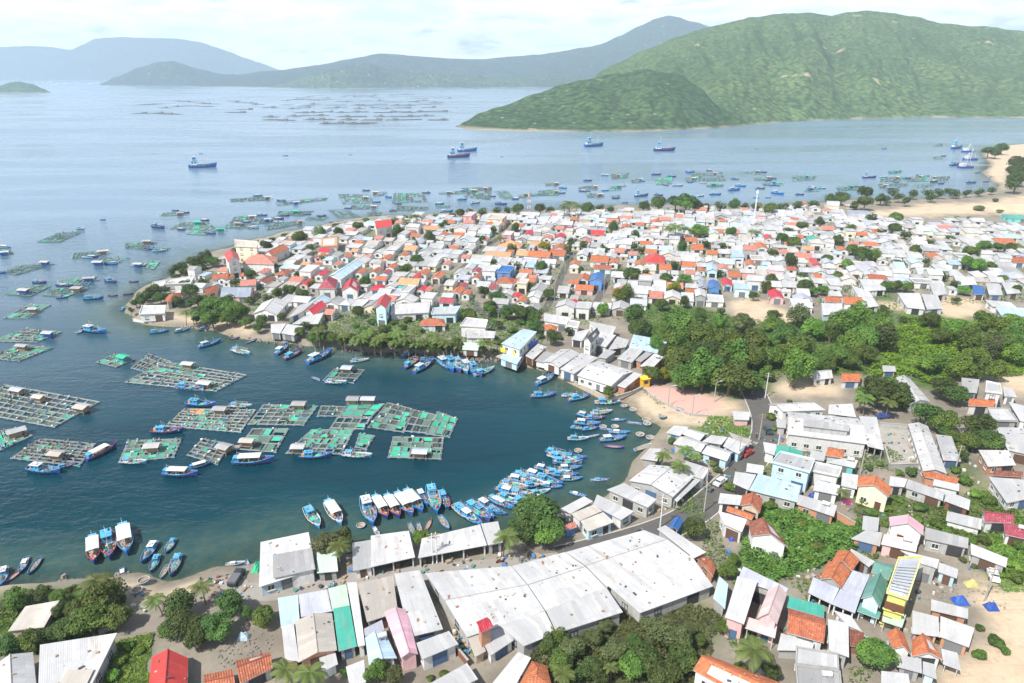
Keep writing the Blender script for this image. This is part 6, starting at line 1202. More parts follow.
def gap_green(poly_px, n, thr, s, hmax, label, mat, seed):
    pl = wpoly(poly_px); r = random.Random(seed); lo, hi = pl.min(0), pl.max(0); rs = np.random.RandomState(seed); X = rs.uniform(lo[0], hi[0], n * 8); Y = rs.uniform(lo[1], hi[1], n * 8)
    nn = fbm(X, Y, 11, 60 + seed, 3); ok = pip(X, Y, pl) & (nn > thr) & (sdist(X, Y, land_poly) > 4); mb = MB()
    for i in np.nonzero(ok)[0][:n]: leaf_quad(mb, Vector((X[i], Y[i], LZ + .06 + r.random() ** 1.6 * hmax * min(1, (nn[i] - thr) * 9))), (rand_dir(r) * .7 + Vector((0, 0, 1))).normalized(), r.uniform(*s), r)
    tag(mb.build('ground_vegetation', mat), None, 'undergrowth', None, 'stuff', label)
gap_green("720,440 1040,430 1040,560 960,580 930,600 860,690 700,690 700,560", 9000, .56, (.2, .5), .9, 'weeds and yard plants in the gaps between the hillside houses', LEAF['mid'], 1)
gap_green("160,292 240,262 330,238 450,224 600,218 790,214 880,224 1040,232 1060,300 870,312 730,300 600,324 500,332 260,318", 20000, .47, (.5, 1.1), 2.8, 'small yard trees and shrubs filling gaps in the town', LEAF['mid'], 2)
gap_green("640,388 700,424 760,440 800,470 700,520 640,500 640,450", 2500, .56, (.2, .45), .6, 'weeds along the road and plaza', LEAF['light'], 3)
def clutter(poly_px, n, label, seed, smax=.8):
    pl = wpoly(poly_px); r = random.Random(seed); lo, hi = pl.min(0), pl.max(0); mb = MB(); ms = [plain('junk_white', (.55, .55, .53)), plain('junk_blue', (.06, .16, .36)), WOOD, plain('junk_dark', (.06, .06, .065)), WOOD if seed % 2 else plain('junk_red', (.26, .09, .07)), plain('junk_teal', (.07, .20, .18)), CONC]; k = 0
    while k < n:
        x, y = r.uniform(lo[0], hi[0]), r.uniform(lo[1], hi[1])
        if not pip(np.array([x]), np.array([y]), pl)[0] or sdist(np.array([x]), np.array([y]), land_poly)[0] < 3.5: continue
        k += 1; cx_, cy_ = x, y
        for _ in range(r.randrange(1, 5)):
            s_ = r.uniform(.2, smax); x, y = cx_ + r.gauss(0, .8), cy_ + r.gauss(0, .8)
            if r.random() < .7: mb.box((x, y, LZ + s_ * .3), (s_, s_ * r.uniform(.5, 1.8), s_ * r.uniform(.4, 1)), r.randrange(7), r.uniform(0, 3))
            else: mb.bar((x, y, LZ), (x, y, LZ + s_), s_ * .4, r.randrange(7), 8)
    tag(mb.build('yard_clutter', ms), None, 'clutter', None, 'stuff', label)
clutter("258,590 420,562 560,552 560,562 420,578 262,598", 60, 'crates, baskets and junk along the harbour lane', 1)
clutter("720,440 1000,430 1000,560 900,640 780,640 720,560", 260, 'yard clutter between the hillside houses', 2)
clutter("560,380 640,392 740,440 700,500 640,520 560,520", 60, 'gear lying about the plaza, beach and roadside yards', 3)
clutter("126,586 240,575 250,600 130,612", 40, 'gear left on the bottom beach', 4, .6)
clutter("444,640 470,668 480,640 460,630", 30, 'scrap along the gully', 5)
# ------------------------------------------------------------------ rafts
RA = """5,385 99,402 54,427 -22,413|9|6|.35|17,390 39,397 82,407|1
-12,432 22,428 31,436 -6,453|4|3|.45|16,431|1
41,439 95,444 79,466 12,458|7|6|.1|56,454|1
129,441 181,439 173,457 120,462|5|4|.85|152,446|1
203,439 229,444 217,464 188,455|3|4|.05|224,447|1
185,409 255,410 240,432 167,426|9|6|.28|220,409|1|o
264,405 317,406 303,425 249,424|5|4|.35|299,404|1
253,429 288,429 275,452 238,449|3|3|.5|247,441|1
322,406 346,407 339,416 318,416|3|2|.05||1
349,404 384,404 371,417 341,416|3|2|.9|353,399 368,399|1
338,417.5 370,418.5 363,429 331,428|4|2|.3||1
312,430 353,430 341,454 287,453|5|4|.5|298,447|1
360,434 374,436 366,449 356,447|1|3|.9||1
388,403 412,409 403,432 369,427|3|4|.25||1
414,410 436,415 426,433 404,431|3|3|.3||1
438,412 457,419 449,437 427,434|3|3|.45||1
394,437 443,438 440,459 389,457|4|3|.6|420,452|1
335,369 364,370 353,383 324,380|3|3|.3|347,368|1
149,354 171,362 146,372 132,368|4|3|.3||1
165,362 246,375 216,391 126,382|10|6|.38|188,364 205,383|1
28,305 50,305 27,318 4,318|3|3|.3|33,309|1
26,329 61,332 37,342 -10,341|6|4|.4|48,333|1|b
21,345 52,348 19,361 -12,358|5|4|.4|22,346|1
116,354 134,360 116,367 97,362|3|3|.6|123,357|1|t
58,233 85,231 60,242 37,242|6|4|.3||0
-12,250 9,249 14,253 -10,256|3|2|.3|4,252|0|b
22,265 54,264 16,275 0,272|6|3|.6|45,262|0|b
74,253 108,250 98,256 72,259|5|3|.4|103,251|0
101,257 130,258 117,263 94,264|4|2|.4|98,262|0|b
126,243 157,242 148,250 125,248|5|3|.4|147,241|0
154,249 171,248 164,251 153,251|3|2|.3||0
132,263 160,261 154,269 130,266|4|3|.7|138,264|0|b
62,280 97,276 88,285 53,285|5|3|.3|89,278|0|b
37,285 51,286 31,296 4,294|4|4|.6|24,290|0|b
56,288 89,288 66,297 42,295|4|4|.45|77,288|0
163,213 184,211 183,215 160,216|3|2|.5|180,213|0
183,222 208,222 218,229 169,229|5|3|.5|198,222|0|t
196,229 225,227 205,235 186,234|4|3|.5|221,229|0|t
230,199 269,196 269,200 231,202|6|2|.4|268,197|0
275,202 328,197 326,200 278,206|6|2|.4|296,202|0|b
234,217 262,214 258,221 230,223|4|2|.3|252,216|0
226,224 257,223 251,229 226,228|4|3|.35|238,223|0
262,218 282,216 276,222 258,224|3|2|.3|267,219|0|b
279,211 314,211 302,216 277,215|5|3|.6|296,211|0|t
269,225 302,220 296,225 267,230|5|3|.4|300,221|0
306,217 329,217 322,220 306,220|3|2|.4||0
338,194 369,194 375,203 343,204|6|4|.3|366,197|0
352,205 378,206 372,209 350,209|4|2|.4|374,206|0
373,192 387,192 384,195 373,195|3|2|.3|376,192|0
328,210 345,209 362,217 338,218|4|3|.15||0
367,212 382,212 379,215 368,215|3|2|.2||0
394,193 424,193 428,202 392,203|5|4|.5||0
392,205 429,207 427,210 392,211|5|2|.35||0
437,205 450,205 449,207 437,207|3|2|.8||0
439,192 463,191 461,194 439,194|4|2|.4|449,192|0
461,188 492,187 490,200 465,197|6|5|.35|474,190 486,188|0
494,191 508,191 515,199 502,199|3|4|.2||0
518,195 536,193 535,196 519,198|3|2|.35|525,194|0
538,191 560,189 560,195 539,196|4|3|.65|556,191|0
545,183 559,182 559,185 546,186|3|2|.3|556,183|0
578,187 597,185 598,190 580,191|4|3|.25|595,186|0
586,194 603,193 604,197 588,198|3|2|.25|600,194|0
609,187 622,185 621,190 610,191|3|2|.6|618,186|0|t
611,174 629,173 628,178 612,179|4|2|.7|618,175|0
631,180 642,178 641,182 632,183|3|2|.4|640,179|0
611,196 620,195 620,198 612,198|2|2|.3||0
655,179 672,177 672,184 656,185|4|3|.75||0
685,178 698,177 697,181 686,182|3|2|.4|693,178|0
692,173 722,172 726,181 690,182|6|4|.25|715,173|0
706,185 724,184 723,187 707,187|3|2|.7|714,184|0|t
737,172 762,171 761,174 738,174|4|2|.2|757,171|0
754,178 773,177 772,180 755,181|3|2|.4|768,177|0
762,183 784,182 783,185 764,186|4|2|.5|774,182|0|t
792,177 816,176 815,180 793,181|4|2|.2|807,176|0|t
804,189 821,188 820,191 805,192|3|2|.4|811,188|0|b
836,187 858,185 857,190 838,191|4|2|.3|851,186|0|t
881,178 906,176 905,181 880,182|4|2|.5|897,177|0
909,177 930,175 928,181 907,182|4|2|.5|920,176|0
932,177 950,176 949,182 931,184|3|2|.4|934,177|0
878,184 909,183 906,187 880,188|4|2|.4|885,185|0
888,171 902,170 901,173 889,174|3|2|.4|896,171|0|t
933,157 943,156 943,159 934,159|2|2|.8||0
932,144 943,143 943,146 933,147|2|2|.3|940,143|0
912,184 935,183 932,187 912,188|3|2|.4||0"""
for k, l in enumerate(RA.split('\n')):
    a = l.split('|'); raft(a[0], int(a[1]), int(a[2]), float(a[3]), [tuple(float(v) for v in h.split(',')) for h in a[4].split()], a[5] == '1', seed=k, orange=len(a) > 6 and a[6] == 'o', hutc={'b': 'blue', 't': 'teal'}.get(a[6] if len(a) > 6 else '', 'white'))
    if a[5] == '0':
        q_ = pts(a[0]); mx_, my_ = sum(p[0] for p in q_) / 4, sum(p[1] for p in q_) / 4
        for _ in range(2 if rnd.random() < .2 else 1 if rnd.random() < .7 else 0):
            e0, e1 = rnd.choice([(q_[0], q_[1]), (q_[3], q_[2]), (q_[1], q_[2])]); u_ = rnd.uniform(.1, .9); bx, by = e0[0] + (e1[0] - e0[0]) * u_, e0[1] + (e1[1] - e0[1]) * u_
            lp = 7.5 * F / depth_of(P(bx, by, 0)) * rnd.uniform(.75, 1.1); s_ = rnd.choice((-1, 1)); bx += (bx - mx_) * .12; by += (by - my_) * .35
            boat(bx - s_ * lp / 2, by + rnd.uniform(-.4, .4), bx + s_ * lp / 2, by + rnd.uniform(-.4, .4), rnd.choice(['trawler', 'gear', 'trawler', 'canopy']), rnd.choice(['blue', 'navy', 'navy', 'cyan']), group='boats tied to the outer rafts')
# far rafts in the open bay: alike at this distance
fm = MB()
for i in range(7): fm.box((0, -12 + 4 * i, .4), (26, .55, .4)); fm.box((-12 + 4 * i, 0, .4), (.55, 26, .4))
FARM = fm.mesh('raft', plain('wet_timber', (.10, .108, .105), .9)); hm = MB(); hm.box((6, 2, 2.0), (7, 5, 3.2)); HUTM = hm.mesh('hut', plain('hut_timber', (.16, .17, .17), .8)); rr = random.Random(5)
spots = [(142, 105), (150, 104.5), (157, 104), (142, 113.5), (150, 113.5), (159, 113.2), (167, 114), (174, 114.3), (180, 101.5), (187, 101.8), (195, 102.2), (203, 103.5), (212, 104), (178, 106.5), (190, 106), (206, 106.5), (165, 108), (234, 101), (240, 102.5), (250, 103.2), (258, 104.5), (236, 112.5), (245, 109.5)]
for row, (y, x0, x1, n) in enumerate(((95, 350, 410, 7), (97.5, 300, 452, 12), (100, 285, 330, 7), (101.5, 338, 440, 9), (104.5, 290, 438, 12), (108, 275, 425, 10), (112, 300, 440, 10), (116, 272, 430, 10), (119.5, 270, 435, 9), (123, 330, 368, 4))):
    for i in range(n): spots.append((x0 + (x1 - x0) * (i + rr.uniform(-.35, .35)) / max(1, n - 1), y + rr.uniform(-.9, .9)))
for i, (x, y) in enumerate(spots):
    p = P(x, y, 0); e_ = empty('fish_raft', p, rr.uniform(-.25, .25)); k = rr.uniform(.8, 1.3); e_.scale = (k * 1.5, k, 1)
    fo = link('frame', FARM, e_)
    if rr.random() < .6: link('hut', HUTM, fo).location.x = rr.uniform(-14, 4)
    tag(e_, None, 'fish raft', 'far rafts in the open bay', label='faint dark cage raft floating far out below the distant mountains')
for i in range(26):
    p = P(rr.uniform(36, 100), rr.uniform(80.2, 84.5), 0); e_ = link('buoy', BOATS.setdefault('buoy', (lambda b_: (b_.bar((0, 0, -.5), (0, 0, 2.4), 3.2, 0, 8, 2.2), b_.mesh('buoy', plain('buoy_white', (.75, .75, .75))))[1])(MB()))); e_.location = p; e_.scale = (2.6, 1.2, 1)
    tag(e_, None, 'buoy', 'white floats off the far shore', label='white float in the scatter of specks off the far mountain shore')
# ------------------------------------------------------------------ boats: stern x,y bow x,y kind hull
BO = """163,475 198,476 c v;189,470 213,463 c b;151,433 184,432 t n;186,405 216,407 t v;229,407 252,408 g c;232,464 274,462 c v;299,458 332,457 t v;342,456 372,458 g c;28,470 61,474 t b;56,469 77,465 t n;86,462 117,446 c n;121,463 147,464 g c;177,388 204,391 g w;198,349 221,342 t b;232,351 250,356 g c;83,300 104,299 g b;82,331 107,334 t b;108,296 118,296 s n;123,295 134,294 s n;121,311 131,307 g b;105,281 117,283 t n;129,282 139,282 s n
149,334 169,332 g b;174,333 190,330 t b;198,331 214,328 t n;229,340 240,338 s n;246,344 257,340 s v;276,356 288,346 t b;284,361 302,352 t n;307,365 332,353 t b;312,378 320,381 s w;350,363 369,361 g c;325,383 347,384 g c;402,358 417,351 t b;404,370 419,360 g n;414,374 432,363 t b;419,361 437,361 g v
438,361 454,373 t b;446,361 461,374 t v;454,362 468,375 g c;462,364 475,376 t b;469,366 482,378 t v;474,377 494,370 t c
536,386 554,377 t b;530,398 556,396 t v;561,397 577,396 g c;568,402 590,397 t v;594,404 620,404 t c;611,398 622,396 m b;622,395 635,390 s w;576,415 597,420 t b;585,420 605,419 g n;570,428 584,430 g w;582,431 598,429 g v;567,440 589,440 t c;587,438 599,436 s w;611,421 626,421 m b;627,423 642,425 s w;608,433 630,434 m b;601,429 612,431 s w;599,442 626,439 t b;604,447 624,449 s n;634,452 651,446 s c
547,456 573,463 t c;552,463 582,464 g w;557,470 581,469 t b;534,468 557,473 t b;551,476 578,477 g v;533,478 562,487 t v;497,496 518,505 t c;500,484 528,490 g c;498,491 526,498 t b;517,478 546,488 g c;521,489 546,484 t v;512,506 536,494 g v;495,502 515,511 t b;453,507 476,524 t c;466,505 490,523 g v;477,502 500,516 t b;488,498 506,509 g n
490,500 512,510 t b;494,490 520,494 t v;506,480 536,484 t b;508,494 540,500 g c;524,474 552,482 t b;528,496 550,492 t c;512,476 540,478 g b;540,486 562,489 t b;460,512 482,528 t b;472,508 494,520 t v;486,510 506,516 g b;545,452 570,458 g b;560,458 586,460 t v;545,474 570,474 t c;560,481 582,480 t b;573,424 600,426 t b;590,415 612,413 g c
590,481 609,481 m w;569,493 586,498 m b
306,510 320,530 t c;327,505 342,527 c c;364,500 374,528 t b;374,500 388,521 c n;386,499 400,520 c n;396,497 413,518 c v;405,494 423,514 c b;418,492 428,507 t b;430,489 438,516 g b;440,493 449,511 t n;409,524 414,536 s b;418,524 421,536 s v;426,531 431,520 s o;439,517 449,531 s b;374,529 379,537 m c
94,540 95,566 c n;107,534 111,562 t n;124,529 128,557 c b;157,543 142,565 t b;159,556 151,574 t v;175,540 166,555 g b;180,556 171,578 g b;168,566 161,580 s c;122,569 124,582 m b;28,558 20,575 m b;41,559 29,576 s b;6,569 0,590 t b;18,574 11,580 s n;231,565 240,564 m c;247,577 247,562 m w
188,168 217,167 v b;447,158 470,157 v n;457,152 477,151 v b;584,147 603,146 v b;653,151 675,151 v n;862,178 876,178 v n;634,197 648,196 v v
199,154 203,154 s n;283,156 288,156 s n;348,155 352,155 s w;101,220 105,220 s n;440,213 453,212 t b;495,204 507,205 t n;457,200 467,200 t b;470,204 480,203 g c;389,211 397,211 t n;385,197 392,198 g b;362,191 370,191 t n;329,223 337,223 t n;152,227 165,229 g n;601,175 609,176 g c;583,181 592,181 t n;654,195 663,196 t n;651,175 661,175 t n;667,177 676,177 t n;686,173 695,173 t b;601,191 609,191 t b;559,188 567,189 t b;672,186 683,186 g c
735,186 746,187 t b;728,191 740,190 t b;709,195 721,195 t b;755,189 765,189 t o;771,193 784,195 t b;795,195 804,195 t n;697,197 704,196 g c;731,179 739,180 t o;685,172 694,172 t b;622,203 628,203 s n;753,198 759,198 s b;765,198 771,198 s b
880,149 887,149 m w;951,149 962,148 v b;950,166 959,165 t n;974,173 981,173 m w;966,183 976,183 t n;983,182 989,182 s n;989,178 996,178 t n;990,174 995,174 s v;952,146 957,146 m w;500,157 503,157 s n;754,149 758,149 m w"""
KN = dict(t='trawler', c='canopy', g='gear', v='vessel', s='skiff', m='motor'); HN = dict(b='blue', n='navy', c='cyan', v='violet', w='white', o='brown', t='teal')
for l in BO.replace('\n', ';').split(';'):
    a, b_, k, h_ = l.split(); boat(*[float(v) for v in (a + ',' + b_).split(',')], KN[k], HN[h_], lmin=4.2)
for x, y in ((624, 407), (633, 411), (646, 421), (647, 425), (603, 428), (650, 439), (578, 452), (361, 527), (79, 333), (236, 449), (615, 428), (640, 436)): coracle(x, y)
for x, y, l in ((679, 410, 'basket boat drawn up beside the paved plaza'), (662, 417, 'basket boat lying on the sand near the water line'), (144, 582, 'blue basket boat on the beach near the palms'), (137, 592, 'blue basket boat drawn high on the bottom beach')): coracle(x, y, LZ, l)
# ------------------------------------------------------------------ masts, poles, vehicles, walls and other single things
def mast_tower(px, py, top, label, red=True, name='radio_mast'):
    p = P(px, py); d = depth_of(p); hgt = (py - top) * d / F * 1.02; e_ = empty(name, p); n = 8; wdt = 1.4 if red else .42
    for i in range(n):
        mb = MB(); z0, z1 = hgt * i / n, hgt * (i + 1) / n; a = wdt * (1 - .7 * i / n); b_ = wdt * (1 - .7 * (i + 1) / n)
        c0 = [(sx * a, sy * a, z0) for sx, sy in ((-1, -1), (1, -1), (1, 1), (-1, 1))]; c1 = [(sx * b_, sy * b_, z1) for sx, sy in ((-1, -1), (1, -1), (1, 1), (-1, 1))]
        for k in range(4): mb.bar(c0[k], c1[k], .12); mb.bar(c0[k], c1[(k + 1) % 4], .07); mb.bar(c1[k], c1[(k + 1) % 4], .07)
        mb.build('section', plain('mast_red', (.5, .06, .05)) if red and i % 2 else plain('mast_white', (.72, .72, .72)), e_)
    for k in range(3): a = MB(); a.box((math.cos(k * 2.1) * .55, math.sin(k * 2.1) * .55, hgt * .94), (.3, .3, 1.9), 0, k * 2.1); a.build('antenna', plain('mast_white', (.72, .72, .72)), e_)
    tag(e_, None, 'mast', None, label=label)
mast_tower(529, 214, 192, 'red and white lattice mast near the seafront'); mast_tower(753, 228, 191, 'slim white phone mast rising from the town roofs', False)
def pole(px, py, hgt, label, lamp=False, m=None):
    p = P(px, py); e_ = empty('lamp_post' if lamp else 'utility_pole', p, rnd.uniform(-.3, .3)); a = MB(); a.bar((0, 0, 0), (0, 0, hgt), .17, 0, 8, .1); a.build('post', m or CONC, e_)
    if lamp: b_ = MB(); b_.bar((0, 0, hgt - .1), (1.5, 0, hgt + .3), .06); b_.build('arm', STEEL, e_); c_ = MB(); c_.box((1.7, 0, hgt + .28), (.8, .3, .12)); c_.build('lamp_head', STEEL, e_)
    else:
        for z in (.4, 1.2): b_ = MB(); b_.box((0, 0, hgt - z), (1.9, .12, .14)); b_.build('crossarm', WOOD, e_)
    tag(e_, None, 'lamp post' if lamp else 'utility pole', None, label=label); return p, hgt
WH = plain('pole_white', (.7, .7, .7))
for a in ((714, 402, 7, 'lamp post on the paved plaza under the forest trees', True), (692, 416, 7, 'lamp post on the plaza edge near the beach', True), (668, 406, 7, 'lamp post in the middle of the plaza edge', True), (765, 398, 9, 'thick white pole at the forest end of the road', False, WH)): pole(*a)
PP = [pole(*a) for a in ((660, 528, 9, 'white concrete pole at the road beside the big hall', False, WH), (706, 489, 8.5, 'utility pole at the road by the long white awning'), (738, 461, 8.5, 'utility pole on the road bend by the white shop'), (704, 512, 8.5, 'utility pole behind the round dark tree'),
    (759, 440, 8.5, 'utility pole on the upper road beside the tan roof'), (437, 563, 8, 'white twin pole in front of the market hall', False, WH), (433, 564, 8, 'white pole beside the twin pole at the market hall', False, WH), (955, 470, 7.5, 'utility pole by the grey metal roof and sandy path'), (860, 474, 7.5, 'utility pole beside the cream gable house'), (985, 600, 8, 'utility pole on the sandy lot beside the blue tarpaulin'))]
def wire(a, b_, label):
    mb = MB(); (p, h1), (q, h2) = a, b_; pr = None
    for k in range(13):
        u = k / 12; x = Vector((p.x, p.y, p.z + h1 - .3)).lerp(Vector((q.x, q.y, q.z + h2 - .3)), u); x.z -= 1.1 * 4 * u * (1 - u)
        if pr is not None: mb.bar(pr, x, .025, 0, 3)
        pr = x
    o = mb.build('power_line', plain('cable_black', (.03, .03, .03))); tag(o, None, 'cable', 'power lines along the road', label=label)
wire(PP[0], PP[1], 'sagging power line from the white pole to the long awning pole'); wire(PP[1], PP[2], 'sagging power line from the awning pole to the bend pole'); wire(PP[2], PP[4], 'sagging power line from the bend pole up the road')
for si, l_ in enumerate(STL):
    prev_ = None
    for a_, b_ in zip(l_, l_[1:]):
        n_ = max(1, int((b_ - a_).length / 26))
        for k in range(n_):
            q_ = a_.lerp(b_, (k + .5) / n_); nn_ = (b_ - a_).normalized(); q_ = q_ + Vector((nn_.y, -nn_.x)) * 1.9; x_, y_ = pix(Vector((q_.x, q_.y, LZ))); c_ = pole(x_, y_, 7.5, None); THINGS[-1][1] = 'grey utility pole with crossarms'; THINGS[-1][0]['group'] = 'utility poles in town'
def vehicle(px, py, rz, c, name, label, L=4.4, truck=False):
    p = P(px, py); e_ = empty(name, (p.x, p.y, LZ + .06), rz); body = plain('paint_' + label[:12].replace(' ', '_'), c, .35, .05, .1); wd = 1.8
    a = MB(); a.box((0, 0, .68), (L, wd, .62), 0, 0, .97); a.build('body', body, e_)
    b_ = MB(); b_.box((L * .22 if truck else -.1, 0, 1.32), (L * (.28 if truck else .52), wd * .9, .68), 0, 0, .84); cb = b_.build('cabin', body, e_)
    g = MB(); g.box((L * .22 if truck else -.1, 0, 1.34), (L * (.285 if truck else .53), wd * .80, .36), 0, 0, .9); g.build('window', GLASS, cb)
    if truck: t_ = MB(); t_.box((-L * .2, 0, 1.25), (L * .56, wd, .5)); t_.build('load_bed', plain('truck_bed', (.12, .12, .13)), e_)
    for sx in (-1, 1):
        for sy in (-1, 1): w_ = MB(); w_.bar((sx * L * .31, sy * .74, .36), (sx * L * .31, sy * .95, .36), .36, 0, 12); w_.build('wheel', plain('tyre', (.02, .02, .02), .9), e_)
        h_ = MB(); h_.box((L / 2 + .0, sx * .6, .72), (.06, .36, .16)); h_.build('headlight', WH, e_)
    tag(e_, None, 'truck' if truck else 'car', None, label=label)
vehicle(237, 580, 1.5, (.03, .035, .05), 'pickup_truck', 'dark pickup truck parked on the water ramp', 5, True); vehicle(992, 577, 1.2, (.62, .64, .66), 'parked_car', 'white car parked against the block-walled house')
vehicle(768, 432, 1.5, (.05, .06, .08), 'parked_car', 'dark car on the road beside the tan roof'); vehicle(747, 455, .7, (.35, .04, .04), 'parked_car', 'small red car on the road bend'); vehicle(883, 418, .2, (.04, .07, .22), 'parked_car', 'blue car at the end of the concrete yard under palms')
vehicle(720, 484, .75, (.5, .5, .52), 'parked_car', 'silver car on the road beside the long awning')
def motorbike(px, py, rz, c, label):
    p = P(px, py); e_ = empty('motorbike', (p.x, p.y, LZ + .06), rz)
    for x in (-.62, .62): w_ = MB(); w_.bar((x, -.05, .3), (x, .05, .3), .3, 0, 12); w_.build('wheel', plain('tyre', (.02, .02, .02), .9), e_)
    a = MB(); a.box((-.05, 0, .55), (.95, .26, .34), 0, 0, .8); a.bar((.6, 0, .35), (.42, 0, 1.0), .06); a.build('body', plain('bike_' + str(round(c[0], 2)), c, .35), e_); s_ = MB(); s_.box((-.25, 0, .78), (.7, .26, .12)); s_.build('saddle', plain('saddle', (.02, .02, .02)), e_); h_ = MB(); h_.bar((.42, -.35, 1.02), (.42, .35, 1.02), .035); h_.build('handlebar', STEEL, e_)
    tag(e_, None, 'motorbike', None, label=label)
for a in ((756, 437, 1.2, (.4, .05, .04), 'red motorbike on the upper road beside the tan roof'), (712, 492, .8, (.05, .08, .25), 'blue motorbike on the road below the long white awning'), (640, 533, .3, (.08, .08, .09), 'black motorbike on the road below the big roadside hall'), (500, 563, .2, (.3, .05, .05), 'dark red motorbike on the harbour lane'), (752, 395, 1.4, (.5, .5, .5), 'silver motorbike where the road enters the forest')): motorbike(*a)
# walls
def wall_line(name, line, hgt, th, m, label, base=LZ, cat='wall', cap=True):
    q = [P(x, y).to_2d() for x, y in pts(line)]; mb = MB(); cp_ = MB()
    for a, b_ in zip(q, q[1:]):
        d = b_ - a; c_ = (a + b_) / 2; az = math.atan2(d.y, d.x); mb.box((c_.x, c_.y, base + hgt / 2), (d.length + th * .5, th, hgt), 0, az); cp_.box((c_.x, c_.y, base + hgt + .063), (d.length + th * .9, th + .16, .12), 0, az)
    c0 = q[0]; e_ = mb.build(name, m)
    if cap: cp_.build('coping', CONC, e_)
    tag(e_, None, cat, None, label=label); return e_
wall_line('sea_wall', "559,373.5 578,383 612,400", 2.6, .5, wall_mat('tan'), 'pale sea wall below the widest waterfront hall', -1.0); wall_line('sea_wall', "612,400 632,394 643,389", 1.0, .35, CONC, 'low wall between the sea wall tree and the plaza')
wall_line('plaza_wall', "643,389 655,399 672,408 690,416 708,417", .7, .35, CONC, 'low curb wall along the beach side of the plaza'); wall_line('garden_wall', "884,451 889,469 919,468", 1.4, .2, wall_mat('grey'), 'grey wall around the near end of the concrete yard')
wall_line('garden_wall', "879,427 907,429", 1.4, .2, wall_mat('grey'), 'grey wall across the far end of the concrete yard'); wall_line('garden_wall', "446,640 468,667", 1.6, .25, wall_mat('rust'), 'brown wall along the gully below the pale roofs'); wall_line('garden_wall', "796,505 835,518 854,529", 1.8, .2, wall_mat('brick'), 'orange brick wall above the green thicket')
wall_line('garden_wall', "752,532 775,545 790,552", 1.2, .2, wall_mat('white'), 'white garden wall below the dark red gable house'); wall_line('garden_wall', "100,636 122,624 128,612", 1.2, .25, wall_mat('grey'), 'grey wall at the turn of the dirt lane'); wall_line('pavilion_terrace', "133,318 150,321 163,319", 1.4, .4, wall_mat('white'), 'white balustrade terrace in front of the headland pavilion', 0)
# stilts under the waterfront houses
def stilts(line, n, z1, label):
    q = [P(x, y, 0) for x, y in pts(line)]; e_ = empty('jetty', (q[0] + q[-1]) / 2); o_ = e_.location
    for k in range(n):
        p = q[0].lerp(q[-1], k / (n - 1)) - o_; a = MB(); a.bar((p.x, p.y, -1.8), (p.x, p.y, z1), .22, 0, 7); a.build('pile', CONC, e_)
    d = (q[-1] - q[0]); a = MB(); a.box((0, 0, z1 + .15), (d.length + 1.5, 3.2, .3), 0, math.atan2(d.y, d.x)); a.build('deck', CONC, e_); tag(e_, None, 'jetty', None, label=label)
stilts("500,361 518,367", 4, 1.9, 'platform on piles under the pale blue stilt hut'); stilts("556,371 575,379", 5, 1.9, 'platform on piles under the waterfront hall'); stilts("967,167.5 990,167.5", 8, 2.5, 'narrow jetty running out from the far point')
# crane barge off the far point
def crane_barge(px, py, top, label):
    p = P(px, py, 0); d = depth_of(p); hgt = (py - top) * d / F; e_ = empty('crane_barge', p, .2); a = MB(); a.box((0, 0, .9), (16, 7, 2.4), 0, 0, .97); a.build('hull', HULLS['navy'], e_); b_ = MB(); b_.box((-4, 0, 3.6), (5, 5, 3)); b_.build('cabin', WHITEP, e_)
    c_ = MB()
    for s_ in (-1, 1): c_.bar((-2, s_ * 2.4, 2), (1, 0, hgt), .2); c_.bar((6, s_ * 2.4, 2), (1, 0, hgt), .2)
    for z in (.35, .6, .8): c_.bar((-2 + 3 * z, 0, hgt * z), (6 - 5 * z, 0, hgt * z), .14)
    c_.build('crane_frame', STEEL, e_); tag(e_, None, 'barge', None, label=label)
crane_barge(965, 168, 153, 'dark crane barge with pale steel frame at the end of the far jetty'); crane_barge(968, 152, 144, 'farther dark crane barge off the far point'); crane_barge(970, 160, 149, 'dark crane barge between two others off the far point')
# loose things
def box_booth(px, py, s_, hgt, m, roofm, name, label, cat):
    p = P(px, py); e_ = empty(name, p, .3); a = MB(); a.box((0, 0, hgt / 2), (s_, s_, hgt)); a.build('body', m, e_); b_ = MB(); b_.box((0, 0, hgt + .15), (s_ * 1.3, s_ * 1.3, .3), 0, 0, .5); b_.build('roof', roofm, e_); w_ = MB(); w_.box((0, -s_ / 2 - .02, hgt * .6), (s_ * .6, .06, hgt * .35)); w_.build('window', GLASS, e_); tag(e_, None, cat, None, label=label)
box_booth(644, 386, 2.6, 3.2, plain('booth_yellow', (.75, .45, .03)), plain('booth_yellow', (.75, .45, .03)), 'booth', 'yellow booth at the corner of the paved plaza', 'booth')
def tarp(px, py, wd, dp, c, label, z=.05):
    p = P(px, py); mb = MB(); n = 8; Z_ = [[.2 + 1.5 * math.sin(math.pi * (i + .2) / (n + .4)) * math.sin(math.pi * (j + .2) / (n + .4)) * rnd.uniform(.55, 1) for j in range(n + 1)] for i in range(n + 1)]
    for i in range(n):
        for j in range(n): mb.face([(p.x + wd * (a / n - .5), p.y + dp * (b_ / n - .5), LZ + (z if a in (0, n) or b_ in (0, n) else Z_[a][b_])) for a, b_ in ((i, j), (i + 1, j), (i + 1, j + 1), (i, j + 1))])
    o = mb.build('tarpaulin', plain('tarp_' + str(round(c[2], 2)), c, .6)); tag(o, None, 'tarpaulin', None, label=label)
